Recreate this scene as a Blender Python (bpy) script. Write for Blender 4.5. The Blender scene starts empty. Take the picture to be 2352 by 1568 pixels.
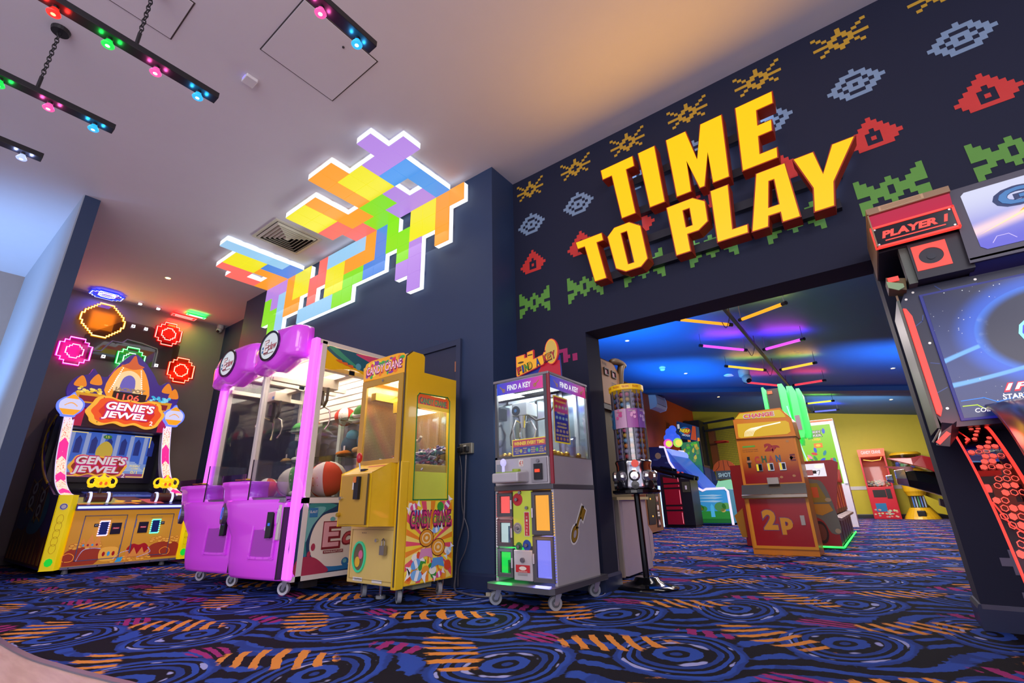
import bpy, math, random, ast
from math import sin, cos, pi, radians, sqrt
from mathutils import Vector, Matrix
from mathutils.geometry import tessellate_polygon

random.seed(7)
S = bpy.context.scene
C = S.collection

# ------------------------------------------------------------------ camera
yaw, pitch, roll = radians(36.6134), radians(19.2017), radians(-1.25708)
fwd = Vector((-sin(yaw)*cos(pitch), cos(yaw)*cos(pitch), sin(pitch)))
r0 = Vector((cos(yaw), sin(yaw), 0)); u0 = r0.cross(fwd)
rr = cos(roll)*r0 + sin(roll)*u0; uu = -sin(roll)*r0 + cos(roll)*u0
cd = bpy.data.cameras.new('camera'); cam = bpy.data.objects.new('camera', cd); C.objects.link(cam)
cd.sensor_width = 36; cd.lens = 1067.48/2352*36; cd.clip_start = .02; cd.clip_end = 200
cam.matrix_world = Matrix(((rr.x, uu.x, -fwd.x, 0), (rr.y, uu.y, -fwd.y, 0), (rr.z, uu.z, -fwd.z, .63), (0, 0, 0, 1)))
S.camera = cam

# ------------------------------------------------------------------ world, exposure, room glow and added fill
S.view_settings.view_transform = 'Standard'; S.view_settings.look = 'None'
S.view_settings.exposure = 0.0; S.view_settings.gamma = 1.0; S.view_settings.use_curve_mapping = False
W = bpy.data.worlds.new('world'); S.world = W; W.use_nodes = True
W.node_tree.nodes['Background'].inputs[0].default_value = (.56, .56, .70, 1)
W.node_tree.nodes['Background'].inputs[1].default_value = 1.2
S.cycles.max_bounces = 8; S.cycles.transparent_max_bounces = 24; S.cycles.caustics_reflective = False; S.cycles.caustics_refractive = False

def lamp(kind, name, loc, energy, col, size=.1, target=None, spot=60, blend=.5, size_y=None):
    l = bpy.data.lights.new(name, kind); l.energy = energy; l.color = col
    if kind == 'AREA':
        l.size = size
        if size_y: l.shape = 'RECTANGLE'; l.size_y = size_y
    else: l.shadow_soft_size = size
    if kind == 'SPOT': l.spot_size = radians(spot); l.spot_blend = blend
    o = bpy.data.objects.new(name, l); C.objects.link(o); o.location = loc
    if target is not None: o.rotation_euler = (Vector(target)-Vector(loc)).to_track_quat('-Z', 'Y').to_euler()
    return o

# added unseen fill lamps behind the camera, plus glow of signs and blue wash
lamp('AREA', 'ceiling_fill', (-1.6, -1.4, 3.9), 110, (.96, .95, 1), 2.4, (-3, 1.6, 0))  # unseen panel added as general fill for the main room
lamp('AREA', 'right_fill', (2.4, -1.0, 3.9), 80, (.92, .90, 1), 2.2, (.2, 3, .6))  # unseen, added to brighten the right-hand side
lamp('AREA', 'letter_sign_glow', (-.68, 3.22, 2.9), 24, (1, .46, .01), 2.0, (-.68, 0, 3.1), size_y=1.0)
lamp('SPOT', 'blue_wash_lamp', (-7.6, -1.3, .5), 700, (.25, .52, 1), .3, (-8.6, .65, 3.6), 75, .9)
lamp('AREA', 'camera_side_fill', (1.2, -2.8, 1.7), 95, (1, .93, .93), 3.4, (-3.0, 3.0, .8), size_y=2.0)  # added frontal fill to lift the machine fronts and sides
lamp('AREA', 'tile_light_glow', (-4.9, 2.9, 3.5), 26, (.86, .95, 1), 3.6, (-4.9, 0, 1.0), size_y=.7)

# ------------------------------------------------------------------ materials
def lin(c):
    if isinstance(c, str): c = [int(c[i:i+2], 16) for i in (0, 2, 4)]
    return tuple(((x/255)/12.92 if x/255 <= .04045 else ((x/255+.055)/1.055)**2.4) for x in c)
MATS = {}
def M(name, col='808080', rough=.5, metal=0, emit=0, ecol=None, var=.06, coat=0, bump=0, spec=None):
    if name in MATS: return MATS[name]
    m = bpy.data.materials.new(name); m.use_nodes = True; nt = m.node_tree
    b = nt.nodes['Principled BSDF']; c = lin(col)
    b.inputs['Base Color'].default_value = (*c, 1)
    b.inputs['Roughness'].default_value = rough; b.inputs['Metallic'].default_value = metal
    if coat: b.inputs['Coat Weight'].default_value = coat; b.inputs['Coat Roughness'].default_value = .06
    if spec is not None: b.inputs['Specular IOR Level'].default_value = spec
    if emit:
        b.inputs['Emission Color'].default_value = (*lin(ecol or col), 1); b.inputs['Emission Strength'].default_value = emit
    if var:
        n = nt.nodes.new('ShaderNodeTexNoise'); n.inputs['Scale'].default_value = 9; n.inputs['Detail'].default_value = 4
        t = nt.nodes.new('ShaderNodeTexCoord'); nt.links.new(t.outputs['Object'], n.inputs['Vector'])
        x = nt.nodes.new('ShaderNodeMix'); x.data_type = 'RGBA'
        x.inputs[6].default_value = (*[v*(1-var) for v in c], 1); x.inputs[7].default_value = (*[min(1, v*(1+var)) for v in c], 1)
        nt.links.new(n.outputs['Fac'], x.inputs[0]); nt.links.new(x.outputs[2], b.inputs['Base Color'])
        if bump:
            bp = nt.nodes.new('ShaderNodeBump'); bp.inputs['Strength'].default_value = bump; bp.inputs['Distance'].default_value = .01
            n2 = nt.nodes.new('ShaderNodeTexNoise'); n2.inputs['Scale'].default_value = 160
            nt.links.new(t.outputs['Object'], n2.inputs['Vector']); nt.links.new(n2.outputs['Fac'], bp.inputs['Height']); nt.links.new(bp.outputs['Normal'], b.inputs['Normal'])
    MATS[name] = m
    return m
def E(name, col, s=1.0, base=None):                                    # emissive colour: light sources, also glow added to unlit prints and parts
    if name in MATS: return MATS[name]
    if base is None and s >= .5:
        c = [int(col[i:i+2], 16) for i in (0, 2, 4)]; base = '%02x%02x%02x' % tuple(int(v*.45) for v in c)
    return M(name, base or col, .4, 0, s, col, var=0)
def glass(name, tint='ffffff', amount=.06, rough=.03):
    if name in MATS: return MATS[name]
    m = bpy.data.materials.new(name); m.use_nodes = True; nt = m.node_tree; nt.nodes.clear()
    o = nt.nodes.new('ShaderNodeOutputMaterial'); t = nt.nodes.new('ShaderNodeBsdfTransparent'); t.inputs[0].default_value = (*lin(tint), 1)
    g = nt.nodes.new('ShaderNodeBsdfGlossy'); g.inputs['Roughness'].default_value = rough
    lw = nt.nodes.new('ShaderNodeLayerWeight'); lw.inputs[0].default_value = .25
    mm = nt.nodes.new('ShaderNodeMath'); mm.operation = 'MULTIPLY_ADD'; mm.inputs[1].default_value = .45; mm.inputs[2].default_value = amount
    x = nt.nodes.new('ShaderNodeMixShader')
    nt.links.new(lw.outputs['Fresnel'], mm.inputs[0]); nt.links.new(mm.outputs[0], x.inputs[0]); nt.links.new(t.outputs[0], x.inputs[1]); nt.links.new(g.outputs[0], x.inputs[2]); nt.links.new(x.outputs[0], o.inputs[0])
    MATS[name] = m
    return m

class Ex:                                                              # arithmetic written as text -> shader maths nodes
    B = {ast.Add: 'ADD', ast.Sub: 'SUBTRACT', ast.Mult: 'MULTIPLY', ast.Div: 'DIVIDE'}
    F = dict(sin='SINE', cos='COSINE', min='MINIMUM', max='MAXIMUM', abs='ABSOLUTE', sqrt='SQRT', floor='FLOOR', frac='FRACT', gt='GREATER_THAN', lt='LESS_THAN', pow='POWER', atan2='ARCTAN2')
    def __init__(s, nt): s.nt = nt; s.v = {}
    def node(s, op, *a):
        n = s.nt.nodes.new('ShaderNodeMath'); n.operation = op
        for i, x in enumerate(a):
            if isinstance(x, (int, float)): n.inputs[i].default_value = x
            else: s.nt.links.new(x, n.inputs[i])
        return n.outputs[0]
    def ev(s, n):
        if isinstance(n, ast.Constant): return n.value
        if isinstance(n, ast.Name): return s.v[n.id]
        if isinstance(n, ast.UnaryOp): return s.node('MULTIPLY', s.ev(n.operand), -1)
        if isinstance(n, ast.BinOp): return s.node(s.B[type(n.op)], s.ev(n.left), s.ev(n.right))
        f = n.func.id; a = [s.ev(x) for x in n.args]
        if f == 'ss':                                                  # smooth step from a to b
            m = s.nt.nodes.new('ShaderNodeMapRange'); m.interpolation_type = 'SMOOTHSTEP'
            for i, x in enumerate(a):
                if isinstance(x, (int, float)): m.inputs[i].default_value = x
                else: s.nt.links.new(x, m.inputs[i])
            return m.outputs[0]
        return s.node(s.F[f], *a)
    def __call__(s, text):
        for line in text.strip().split('\n'):
            k, e = line.split('=', 1); s.v[k.strip()] = s.ev(ast.parse(e.strip(), mode='eval').body)
    def tex(s, kind, out, vec, **kw):
        n = s.nt.nodes.new(kind)
        for k, x in kw.items(): n.inputs[k.replace('_', ' ')].default_value = x
        if vec is not None: s.nt.links.new(vec, n.inputs['Vector'])
        return n.outputs[out]
    def mix(s, fac, a, b):
        n = s.nt.nodes.new('ShaderNodeMix'); n.data_type = 'RGBA'
        for i, x in ((0, fac), (6, a), (7, b)):
            if isinstance(x, str): n.inputs[i].default_value = (*lin(x), 1)
            elif isinstance(x, (int, float)): n.inputs[i].default_value = x
            else: s.nt.links.new(x, n.inputs[i])
        return n.outputs[2]

# ------------------------------------------------------------------ mesh builder
class Fr:                                                              # a flat frame in space for prints and signs
    def __init__(s, o, u, v): s.o = Vector(o); s.u = Vector(u).normalized(); s.v = Vector(v).normalized(); s.n = s.u.cross(s.v)
    def p(s, x, y, h=0): return s.o + s.u*x + s.v*y + s.n*h
GL = {}
def glyphs(t, bold, shear, sp=1.0):
    k = (t, bold, shear, sp)
    if k not in GL:
        c = bpy.data.curves.new('t', 'FONT'); c.body = t; c.align_x = 'CENTER'; c.align_y = 'CENTER'; c.offset = bold; c.shear = shear; c.resolution_u = 3; c.space_character = sp; c.fill_mode = 'BOTH'
        o = bpy.data.objects.new('t', c); me = bpy.data.meshes.new_from_object(o)
        vs = [(v.co.x, v.co.y) for v in me.vertices]; fs = [tuple(p.vertices) for p in me.polygons]
        bpy.data.objects.remove(o); bpy.data.meshes.remove(me); bpy.data.curves.remove(c)
        x0 = min(v[0] for v in vs); x1 = max(v[0] for v in vs); y0 = min(v[1] for v in vs); y1 = max(v[1] for v in vs)
        GL[k] = ([((v[0]-(x0+x1)/2)/(x1-x0), (v[1]-(y0+y1)/2)/(y1-y0)) for v in vs], fs, (x1-x0)/(y1-y0))
    return GL[k]
class MB:
    def __init__(s, mat=None): s.v = []; s.f = []; s.mi = []; s.ms = []; s.sm = []; s.c = 0; s.smooth = False; s.m(mat or M('grey plastic'))
    def m(s, mat):
        if mat not in s.ms: s.ms.append(mat)
        s.c = s.ms.index(mat); return s
    def add(s, vs, fs):
        b = len(s.v); s.v += [Vector(x) for x in vs]
        for f in fs: s.f.append(tuple(b+i for i in f)); s.mi.append(s.c); s.sm.append(s.smooth)
        return s
    def box(s, x0, x1, y0, y1, z0, z1):
        x0, x1 = min(x0, x1), max(x0, x1); y0, y1 = min(y0, y1), max(y0, y1); z0, z1 = min(z0, z1), max(z0, z1)
        return s.add([(x, y, z) for z in (z0, z1) for y in (y0, y1) for x in (x0, x1)],
                     [(0, 2, 3, 1), (4, 5, 7, 6), (0, 1, 5, 4), (2, 6, 7, 3), (0, 4, 6, 2), (1, 3, 7, 5)])
    def hexa(s, b, t):                                                 # two quads: bottom and top loops
        return s.add(list(b)+list(t), [(3, 2, 1, 0), (4, 5, 6, 7)]+[(i, (i+1) % 4, 4+(i+1) % 4, 4+i) for i in range(4)])
    def loops(s, rings, caps=True, closed=True):
        n = len(rings[0]); k = len(rings); fs = []
        for a in range(k-1):
            for i in range(n if closed else n-1): fs.append((a*n+i, a*n+(i+1) % n, (a+1)*n+(i+1) % n, (a+1)*n+i))
        if caps: fs += [tuple(range(n-1, -1, -1)), tuple(range((k-1)*n, k*n))]
        return s.add([p for r in rings for p in r], fs)
    def prism(s, pts, axis, a, b, holes=()):                           # axis x: pts (y,z); y: (x,z); z: (x,y)
        P = {'x': lambda q, t: (t, q[0], q[1]), 'y': lambda q, t: (q[0], t, q[1]), 'z': lambda q, t: (q[0], q[1], t)}[axis]
        return s._ext([P(q, a) for q in pts], [P(q, b) for q in pts], [([P(q, a) for q in h], [P(q, b) for q in h]) for h in holes])
    def _ext(s, A, Bq, holes=()):
        loops = [A]+[h[0] for h in holes]; tl = [B2 for B2 in [Bq]+[h[1] for h in holes]]
        flat = [p for l in loops for p in l]; top = [p for l in tl for p in l]; n = len(flat)
        tri = tessellate_polygon([[Vector(p) for p in l] for l in loops])
        fs = [tuple(t) for t in tri]+[tuple(n+i for i in reversed(t)) for t in tri]; b = 0
        for l in loops:
            k = len(l)
            for i in range(k): fs.append((b+i, b+(i+1) % k, n+b+(i+1) % k, n+b+i))
            b += k
        return s.add(flat+top, fs)
    def fpoly(s, F, pts, h, mat=None, h0=None, holes=()):              # flat or raised polygon on a frame
        if mat: s.m(mat)
        if h0 is None:
            loops = [pts]+list(holes); tri = tessellate_polygon([[Vector((x, y, 0)) for x, y in l] for l in loops])
            return s.add([F.p(x, y, h) for l in loops for x, y in l], tri)
        return s._ext([F.p(x, y, h0) for x, y in pts], [F.p(x, y, h) for x, y in pts], [([F.p(x, y, h0) for x, y in q], [F.p(x, y, h) for x, y in q]) for q in holes])
    def frect(s, F, x0, y0, x1, y1, h, mat=None, h0=None): return s.fpoly(F, [(x0, y0), (x1, y0), (x1, y1), (x0, y1)], h, mat, h0)
    def fcirc(s, F, cx, cy, rx, ry, h, mat=None, h0=None, n=20): return s.fpoly(F, [(cx+rx*cos(2*pi*i/n), cy+ry*sin(2*pi*i/n)) for i in range(n)], h, mat, h0)
    def fring(s, F, cx, cy, rx, ry, w, h, mat=None, h0=None, n=24):
        c = lambda k: [(cx+(rx-k)*cos(2*pi*i/n), cy+(ry-k)*sin(2*pi*i/n)) for i in range(n)]
        return s.fpoly(F, c(0), h, mat, h0, [c(w)])
    def fstroke(s, F, pts, w, h, mat=None, h0=None, closed=False):     # a painted or raised line
        if mat: s.m(mat)
        q = list(pts)+([pts[0]] if closed else [])
        for a, b in zip(q, q[1:]):
            d = Vector((b[0]-a[0], b[1]-a[1]))
            if d.length < 1e-6: continue
            d.normalize(); nx, ny = -d.y*w/2, d.x*w/2; e = w*.45
            a2 = (a[0]-d.x*e, a[1]-d.y*e); b2 = (b[0]+d.x*e, b[1]+d.y*e)
            s.fpoly(F, [(a2[0]+nx, a2[1]+ny), (a2[0]-nx, a2[1]-ny), (b2[0]-nx, b2[1]-ny), (b2[0]+nx, b2[1]+ny)], h, None, h0)
        return s
    def ftext(s, F, t, cx, cy, w, hgt, h, mat=None, bold=.0, shear=0, sp=1.0, rot=0, h0=None):
        if mat: s.m(mat)
        vs, fs, asp = glyphs(t, bold, shear, sp)
        if w is None: w = hgt*asp
        c, d = cos(rot), sin(rot)
        P = lambda x, y, k: F.p(cx+x*w*c-y*hgt*d, cy+x*w*d+y*hgt*c, k)
        s.add([P(x, y, h) for x, y in vs], fs)
        if h0 is not None:
            ed = {}
            for f in fs:
                for i in range(len(f)):
                    e = (f[i], f[(i+1) % len(f)]); ed[e] = 1
            for (a, b) in ed:
                if (b, a) not in ed: s.add([P(*vs[a], h), P(*vs[a], h0), P(*vs[b], h0), P(*vs[b], h)], [(0, 1, 2, 3)])
        return s
    def cyl(s, p0, p1, r, r1=None, n=14, caps=True):
        p0, p1 = Vector(p0), Vector(p1); d = (p1-p0).normalized(); a = d.orthogonal().normalized(); b = d.cross(a); r1 = r if r1 is None else r1
        return s.loops([[p+(a*cos(2*pi*i/n)+b*sin(2*pi*i/n))*q for i in range(n)] for p, q in ((p0, r), (p1, r1))], caps)
    def tube(s, pts, r, n=8, closed=False):
        P = [Vector(p) for p in pts]; R = []; a = None
        for i, p in enumerate(P):
            q0 = P[i-1] if (i or closed) else p; q1 = P[(i+1) % len(P)] if (i+1 < len(P) or closed) else p
            d = (q1-q0).normalized()
            if a is None: a = d.orthogonal().normalized()
            a = (a-d*a.dot(d)).normalized() if (a-d*a.dot(d)).length > 1e-4 else d.orthogonal().normalized(); b = d.cross(a)
            rad = r[i] if isinstance(r, (list, tuple)) else r
            R.append([p+(a*cos(2*pi*k/n)+b*sin(2*pi*k/n))*rad for k in range(n)])
        if closed: R.append(R[0])
        return s.loops(R, not closed)
    def lathe(s, prof, c, axis=(0, 0, 1), n=24, caps=True):            # prof: (radius, height)
        d = Vector(axis).normalized(); a = d.orthogonal().normalized(); b = d.cross(a); c = Vector(c)
        return s.loops([[c+d*z+(a*cos(2*pi*i/n)+b*sin(2*pi*i/n))*max(r, 1e-4) for i in range(n)] for r, z in prof], caps)
    def ball(s, c, r, n=14, m=8, rot=None):
        c = Vector(c); r = (r, r, r) if isinstance(r, (int, float)) else r; R = []
        for j in range(m+1):
            t = pi*j/m; q = max(sin(t), .01)
            ring = [Vector((r[0]*q*cos(2*pi*i/n), r[1]*q*sin(2*pi*i/n), -r[2]*cos(t))) for i in range(n)]
            R.append([c+(rot @ v if rot else v) for v in ring])
        return s.loops(R)
    def build(s, name, parent=None, smooth=None, bevel=0, kind=None, label=None):
        me = bpy.data.meshes.new(name); off = Vector((0, 0, 0)); p = parent
        while p is not None: off += p.location; p = p.parent
        me.from_pydata([v-off for v in s.v], [], s.f)
        for m in s.ms: me.materials.append(m)
        me.polygons.foreach_set('material_index', s.mi)
        if smooth is not None: me.polygons.foreach_set('use_smooth', [smooth]*len(s.f))
        else: me.polygons.foreach_set('use_smooth', s.sm)
        me.update()
        o = bpy.data.objects.new(name, me); C.objects.link(o)
        if parent is not None: o.parent = parent
        if bevel:
            b = o.modifiers.new('bevel', 'BEVEL'); b.width = bevel; b.segments = 2; b.limit_method = 'ANGLE'; b.angle_limit = radians(40)
        if kind: o['kind'] = kind
        if label: o['label'] = label
        return o
def tag(o, label, cat, group=None):
    o['label'] = label; o['category'] = cat
    if group: o['group'] = group
    return o
def thing(name, label, cat, loc=(0, 0, 0), group=None):
    o = bpy.data.objects.new(name, None); C.objects.link(o); o.location = loc; o.empty_display_size = .1
    return tag(o, label, cat, group)
def struct(name, mb, parent=None, **k):
    o = mb.build(name, parent, **k)
    if parent is None: o['kind'] = 'structure'
    return o
def dup(o, loc, label=None, parent=None):
    c = o.copy(); C.objects.link(c)
    if parent is None: c.location = loc
    else: c.parent = parent
    if label: c['label'] = label
    for ch in list(o.children): dup(ch, None, None, c)
    return c
X, Y, Z = Vector((1, 0, 0)), Vector((0, 1, 0)), Vector((0, 0, 1))
def FY(y, x=0, z=0): return Fr((x, y, z), X, Z)                        # faces -Y (towards the camera): use x,z
def FX(x, y=0, z=0): return Fr((x, y, z), Y, Z)                        # faces +X: use y,z
def smoothpts(pts, k=4, closed=False):                                 # Catmull-Rom through 2-D points
    P = [Vector(p) for p in pts]; n = len(P); out = []
    for i in range(n if closed else n-1):
        a, b, c, d = (P[(i-1) % n] if closed or i else P[0]), P[i], P[(i+1) % n], (P[(i+2) % n] if closed or i+2 < n else P[-1])
        for j in range(k):
            t = j/k; out.append(.5*((2*b)+(c-a)*t+(2*a-5*b+4*c-d)*t*t+(3*b-a-3*c+d)*t**3))
    if not closed: out.append(P[-1])
    return [tuple(p) for p in out]
def caster(parent, x, y, r=.045, top=.11, wheel='grey', turn=.3, name='caster'):
    b = MB(M('zinc', 'b8bcc4', .3, .9)); d = Vector((cos(turn), sin(turn), 0)); n = Vector((-sin(turn), cos(turn), 0)); c = Vector((x, y, r))
    b.box(x-.03, x+.03, y-.03, y+.03, top-.008, top)
    for q in (-1, 1):
        e = n*q*.018; b.hexa([c+e-d*.012-Z*.01, c+e+d*.012-Z*.01, c+e*1.3+d*.012-Z*.01, c+e*1.3-d*.012-Z*.01],
               [Vector((x, y, top-.008))+e-d*.02+d*.02, Vector((x, y, top-.008))+e+d*.04, Vector((x, y, top-.008))+e*1.3+d*.04, Vector((x, y, top-.008))+e*1.3])
    o = b.build(name, parent)
    w = MB(M('caster '+wheel, {'grey': '8d9098', 'white': 'd5d3da', 'black': '3a3d44'}[wheel], .45)); w.smooth = False
    w.cyl(c-n*.014, c+n*.014, r, n=18); w.m(M('zinc')); w.cyl(c-n*.017, c+n*.017, r*.3, n=10); w.m(M('caster hub', '50535a', .5)); w.cyl(c-n*.0155, c+n*.0155, r*.62, n=14)
    w.build('wheel', o)
    return o

# ------------------------------------------------------------------ paints
navy = M('navy wall paint', '283a5c', .55, var=.05, bump=.04)
navyd = M('dark navy paint', '0b1230', .75, var=.05, bump=.04)
taupe = M('taupe wall paint', 'a38f84', .6, var=.04, bump=.04)
white_c = M('ceiling paint', 'd4cfd8', .75, var=.02)
navy_c = M('navy ceiling paint', '1f5590', .6, var=.05)
YW, YT, XP, ZC, XL = 3.458, 3.092, -2.512, 3.95, -9.45      # wall planes found in the photograph

# ------------------------------------------------------------------ carpet
cm = bpy.data.materials.new('swirl carpet'); cm.use_nodes = True; nt = cm.node_tree; e = Ex(nt)
geo = nt.nodes.new('ShaderNodeNewGeometry'); pos = geo.outputs['Position']
big = e.tex('ShaderNodeTexNoise', 'Color', pos, Scale=1.7, Detail=1.0)
sp0 = nt.nodes.new('ShaderNodeSeparateXYZ'); nt.links.new(pos, sp0.inputs[0])
sp1 = nt.nodes.new('ShaderNodeSeparateXYZ'); nt.links.new(big, sp1.inputs[0])
e.v.update(px=sp0.outputs[0], py=sp0.outputs[1], nx=sp1.outputs[0], ny=sp1.outputs[1])
fine = e.tex('ShaderNodeTexNoise', 'Fac', pos, Scale=26.0, Detail=3.0); e.v['fn'] = fine
mid = e.tex('ShaderNodeTexNoise', 'Fac', pos, Scale=7.0, Detail=2.0); e.v['md'] = mid
tuft = e.tex('ShaderNodeTexNoise', 'Fac', pos, Scale=420.0, Detail=1.0); e.v['tf'] = tuft
e('''x = px + (nx-.5)*.16 + (md-.5)*.02
y = py + (ny-.5)*.16 + (md-.5)*.02
au = (frac((x-.3)/1.14+.5)-.5)*1.14
av = (frac((y-.26)/1.03+.5)-.5)*1.03
bu = (frac((x-.3)/1.14)-.5)*1.14
bv = (frac((y-.26)/1.03)-.5)*1.03
da = sqrt(au*au*1.1+av*av*.72+au*av*.25)
db = sqrt(bu*bu*1.1+bv*bv*.72-bu*bv*.25)
d = min(da, db)
isa = lt(da, db)
ring = sin(d*96 + sin(d*31)*1.7 + (fn-.5)*1.6)
inside = 1-ss(d, .27, .33, 0, 1)
wav = sin((x*.55-y)*34 + sin(x*7+y*2)*3.2 + sin(y*9-x*3)*2 + (fn-.5)*2)
band = ring*inside + wav*(1-inside) - (1-inside)*.25
blue = ss(band, -.12, .12, 0, 1)
lil = ss(sin(d*48+2.1+sin(d*31)*.8)*inside+(mid0-.5)*1.4*inside-(1-inside)*.2, 1.02, 1.12, 0, 1)'''.replace('mid0', 'md'))
e('''dark = ss(sin(d*48+.4)+(md-.5)*2, .2, .7, 0, 1)
tu = frac((x-.3)/1.14+.28)-.5
tv = frac((y-.26)/1.03+.02)-.5
su = frac((x-.3)/1.14+.78)-.5
sv = frac((y-.26)/1.03+.50)-.5
fr1 = sqrt((tu+.26)*(tu+.26)+(tv-.55)*(tv-.55)*.8)
fr2 = sqrt((su-.30)*(su-.30)+(sv-.50)*(sv-.50)*.8)
m1 = 1-ss(sqrt(tu*tu*6+(tv+tu*.5)*(tv+tu*.5)*16)+(fn-.5)*.35, .50, .60, 0, 1)
m2 = 1-ss(sqrt(su*su*6+(sv-su*.5)*(sv-su*.5)*16)+(fn-.5)*.35, .50, .60, 0, 1)
o1 = gt(sin(fr1*74+tu*16+(fn-.5)*1.6), .2)*m1
o2 = gt(sin(fr2*74-su*16+(fn-.5)*1.6), .2)*m2
org = max(o1, o2)
gu = frac((x-.3)/1.14+.10)-.5
gv = frac((y-.26)/1.03+.62)-.5
hu = frac((x-.3)/1.14+.52)-.5
hv = frac((y-.26)/1.03+.12)-.5
n1 = 1-ss(sqrt(gu*gu*20+gv*gv*34)+(fn-.5)*.5, .44, .56, 0, 1)
n2 = 1-ss(sqrt(hu*hu*16+hv*hv*60)+(fn-.5)*.5, .44, .56, 0, 1)
mag = max(n1*gt(sin(gv*120+gu*25+(fn-.5)*3), -.35), n2*gt(sin(hu*80+hv*30+(fn-.5)*3), -.2))
pile = .80+tf*.4''')
c = e.mix(e.v['blue'], '100f1a', '2b4ca4'); c = e.mix(e.v['dark'], c, e.mix(e.v['blue'], '0f0e18', '223c86'))
c = e.mix(e.v['lil'], c, '9ea4d8'); c = e.mix(e.v['mag'], c, '9a2a70'); c = e.mix(e.v['org'], c, 'dc8c3c')
mm = nt.nodes.new('ShaderNodeMix'); mm.data_type = 'RGBA'; mm.blend_type = 'MULTIPLY'; mm.inputs[0].default_value = 1
nt.links.new(c, mm.inputs[6]); nt.links.new(e.v['pile'], mm.inputs[7])
bs = nt.nodes['Principled BSDF']; nt.links.new(mm.outputs[2], bs.inputs['Base Color']); bs.inputs['Roughness'].default_value = .9; bs.inputs['Specular IOR Level'].default_value = .15
bp = nt.nodes.new('ShaderNodeBump'); bp.inputs['Strength'].default_value = .5; bp.inputs['Distance'].default_value = .006; nt.links.new(tuft, bp.inputs['Height']); nt.links.new(bp.outputs[0], bs.inputs['Normal'])
struct('floor', MB(cm).box(-9.6, 4.2, -3.2, 18.3, -.06, 0))
wm = bpy.data.materials.new('pale wood'); wm.use_nodes = True; e2 = Ex(wm.node_tree); g2 = wm.node_tree.nodes.new('ShaderNodeNewGeometry')
mp = wm.node_tree.nodes.new('ShaderNodeMapping'); mp.inputs['Scale'].default_value = (3, 22, 1); mp.inputs['Rotation'].default_value = (0, 0, .25); wm.node_tree.links.new(g2.outputs['Position'], mp.inputs[0])
e2.v['n'] = e2.tex('ShaderNodeTexNoise', 'Fac', mp.outputs[0], Scale=1.2, Detail=5.0); e2('k=ss(n,.3,.7,0,1)')
wm.node_tree.links.new(e2.mix(e2.v['k'], 'b79b8e', 'cdb3a6'), wm.node_tree.nodes['Principled BSDF'].inputs['Base Color']); wm.node_tree.nodes['Principled BSDF'].inputs['Roughness'].default_value = .35
edge = smoothpts([(-8.5, .5), (-6, .575), (-4.5, .605), (-3.767, .618), (-3.28, .646), (-2.99, .687), (-2.756, .727), (-2.58, .762), (-2.36, .80), (-2.1, .78), (-1.9, .6), (-1.9, -.2), (-1.9, -3.1)], 4)
struct('floor_wood', MB(wm).prism([(-8.5, -3.1)]+edge, 'z', 0, .006))
tr = MB(M('grey edging strip', '7b7686', .35, .5)); L = edge
for a, b in zip(L, L[1:]):
    d = Vector((b[0]-a[0], b[1]-a[1], 0)).normalized(); n = Vector((-d.y, d.x, 0))
    A, Bq = Vector((*a, 0)), Vector((*b, 0))
    tr.loops([[p-n*.01, p-n*.008+Z*.012, p+n*.018+Z*.013, p+n*.034] for p in (A-d*.004, Bq+d*.004)])
struct('trim_1', tr)

# ------------------------------------------------------------------ walls and ceilings
wb = struct('wall_back', MB(navyd).prism([(XP, 0), (-1.766, 0), (-1.766, 2.034), (.277, 2.034), (.277, 0), (4.2, 0), (4.2, 3.95), (XP, 3.95)], 'y', YW, YW+.25))
struct('wall_left_front', MB(navy).box(-7.865, XP, YT, YW+.25, 0, ZC))
struct('wall_left_recess', MB(navy).box(XL, -7.865, 3.42, 3.7, 0, ZC))
struct('wall_end', MB(taupe).box(XL-.2, XL, -3.2, 3.7, 0, ZC))
struct('wall_partition', MB(navy).box(XL, -6.318, .65, .785, 0, ZC))
struct('wall_partition_face', MB(M('pale wall paint', 'aab4c2', .6, var=.03)).box(XL, -6.33, .638, .65, 0, ZC))
struct('wall_far', MB(M('yellow wall paint', 'b3a51f', .6, bump=.03)).box(-5.2, 4.2, 18.0, 18.3, 0, 4.0))
struct('wall_far_left', MB(M('orange wall paint', 'b8470f', .6, bump=.03)).box(-5.25, -5.0, YW+.25, 18.0, 0, 4.0))
struct('wall_far_right', MB(M('orange wall paint')).box(4.2, 4.4, YW, 18.0, 0, 3.95))
struct('ceiling', MB(white_c).box(XL-.2, 4.2, -3.2, YW+.25, ZC, ZC+.15))
zc = lambda x: 3.03-.145*x
fc = MB(navy_c); fc.add([(-5.25, YW+.25, zc(-5.25)), (4.2, YW+.25, zc(4.2)), (4.2, 18.3, zc(4.2)), (-5.25, 18.3, zc(-5.25))]+[(-5.25, YW+.25, 4.3), (4.2, YW+.25, 4.3), (4.2, 18.3, 4.3), (-5.25, 18.3, 4.3)], [(0, 1, 2, 3), (7, 6, 5, 4), (0, 4, 5, 1), (1, 5, 6, 2), (2, 6, 7, 3), (3, 7, 4, 0)])
struct('ceiling_far', fc)
bm = MB(M('beam paint', '2b4a78', .6)); xs = (-5.0, 4.2)
bm.hexa([(xs[0], 13.2, zc(xs[0])-.1), (xs[1], 13.2, zc(xs[1])-.1), (xs[1], 13.6, zc(xs[1])-.1), (xs[0], 13.6, zc(xs[0])-.1)], [(xs[0], 13.2, zc(xs[0])), (xs[1], 13.2, zc(xs[1])), (xs[1], 13.6, zc(xs[1])), (xs[0], 13.6, zc(xs[0]))])
struct('trim_beam', bm)
skirt = M('navy skirting gloss', '26304f', .35)
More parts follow.
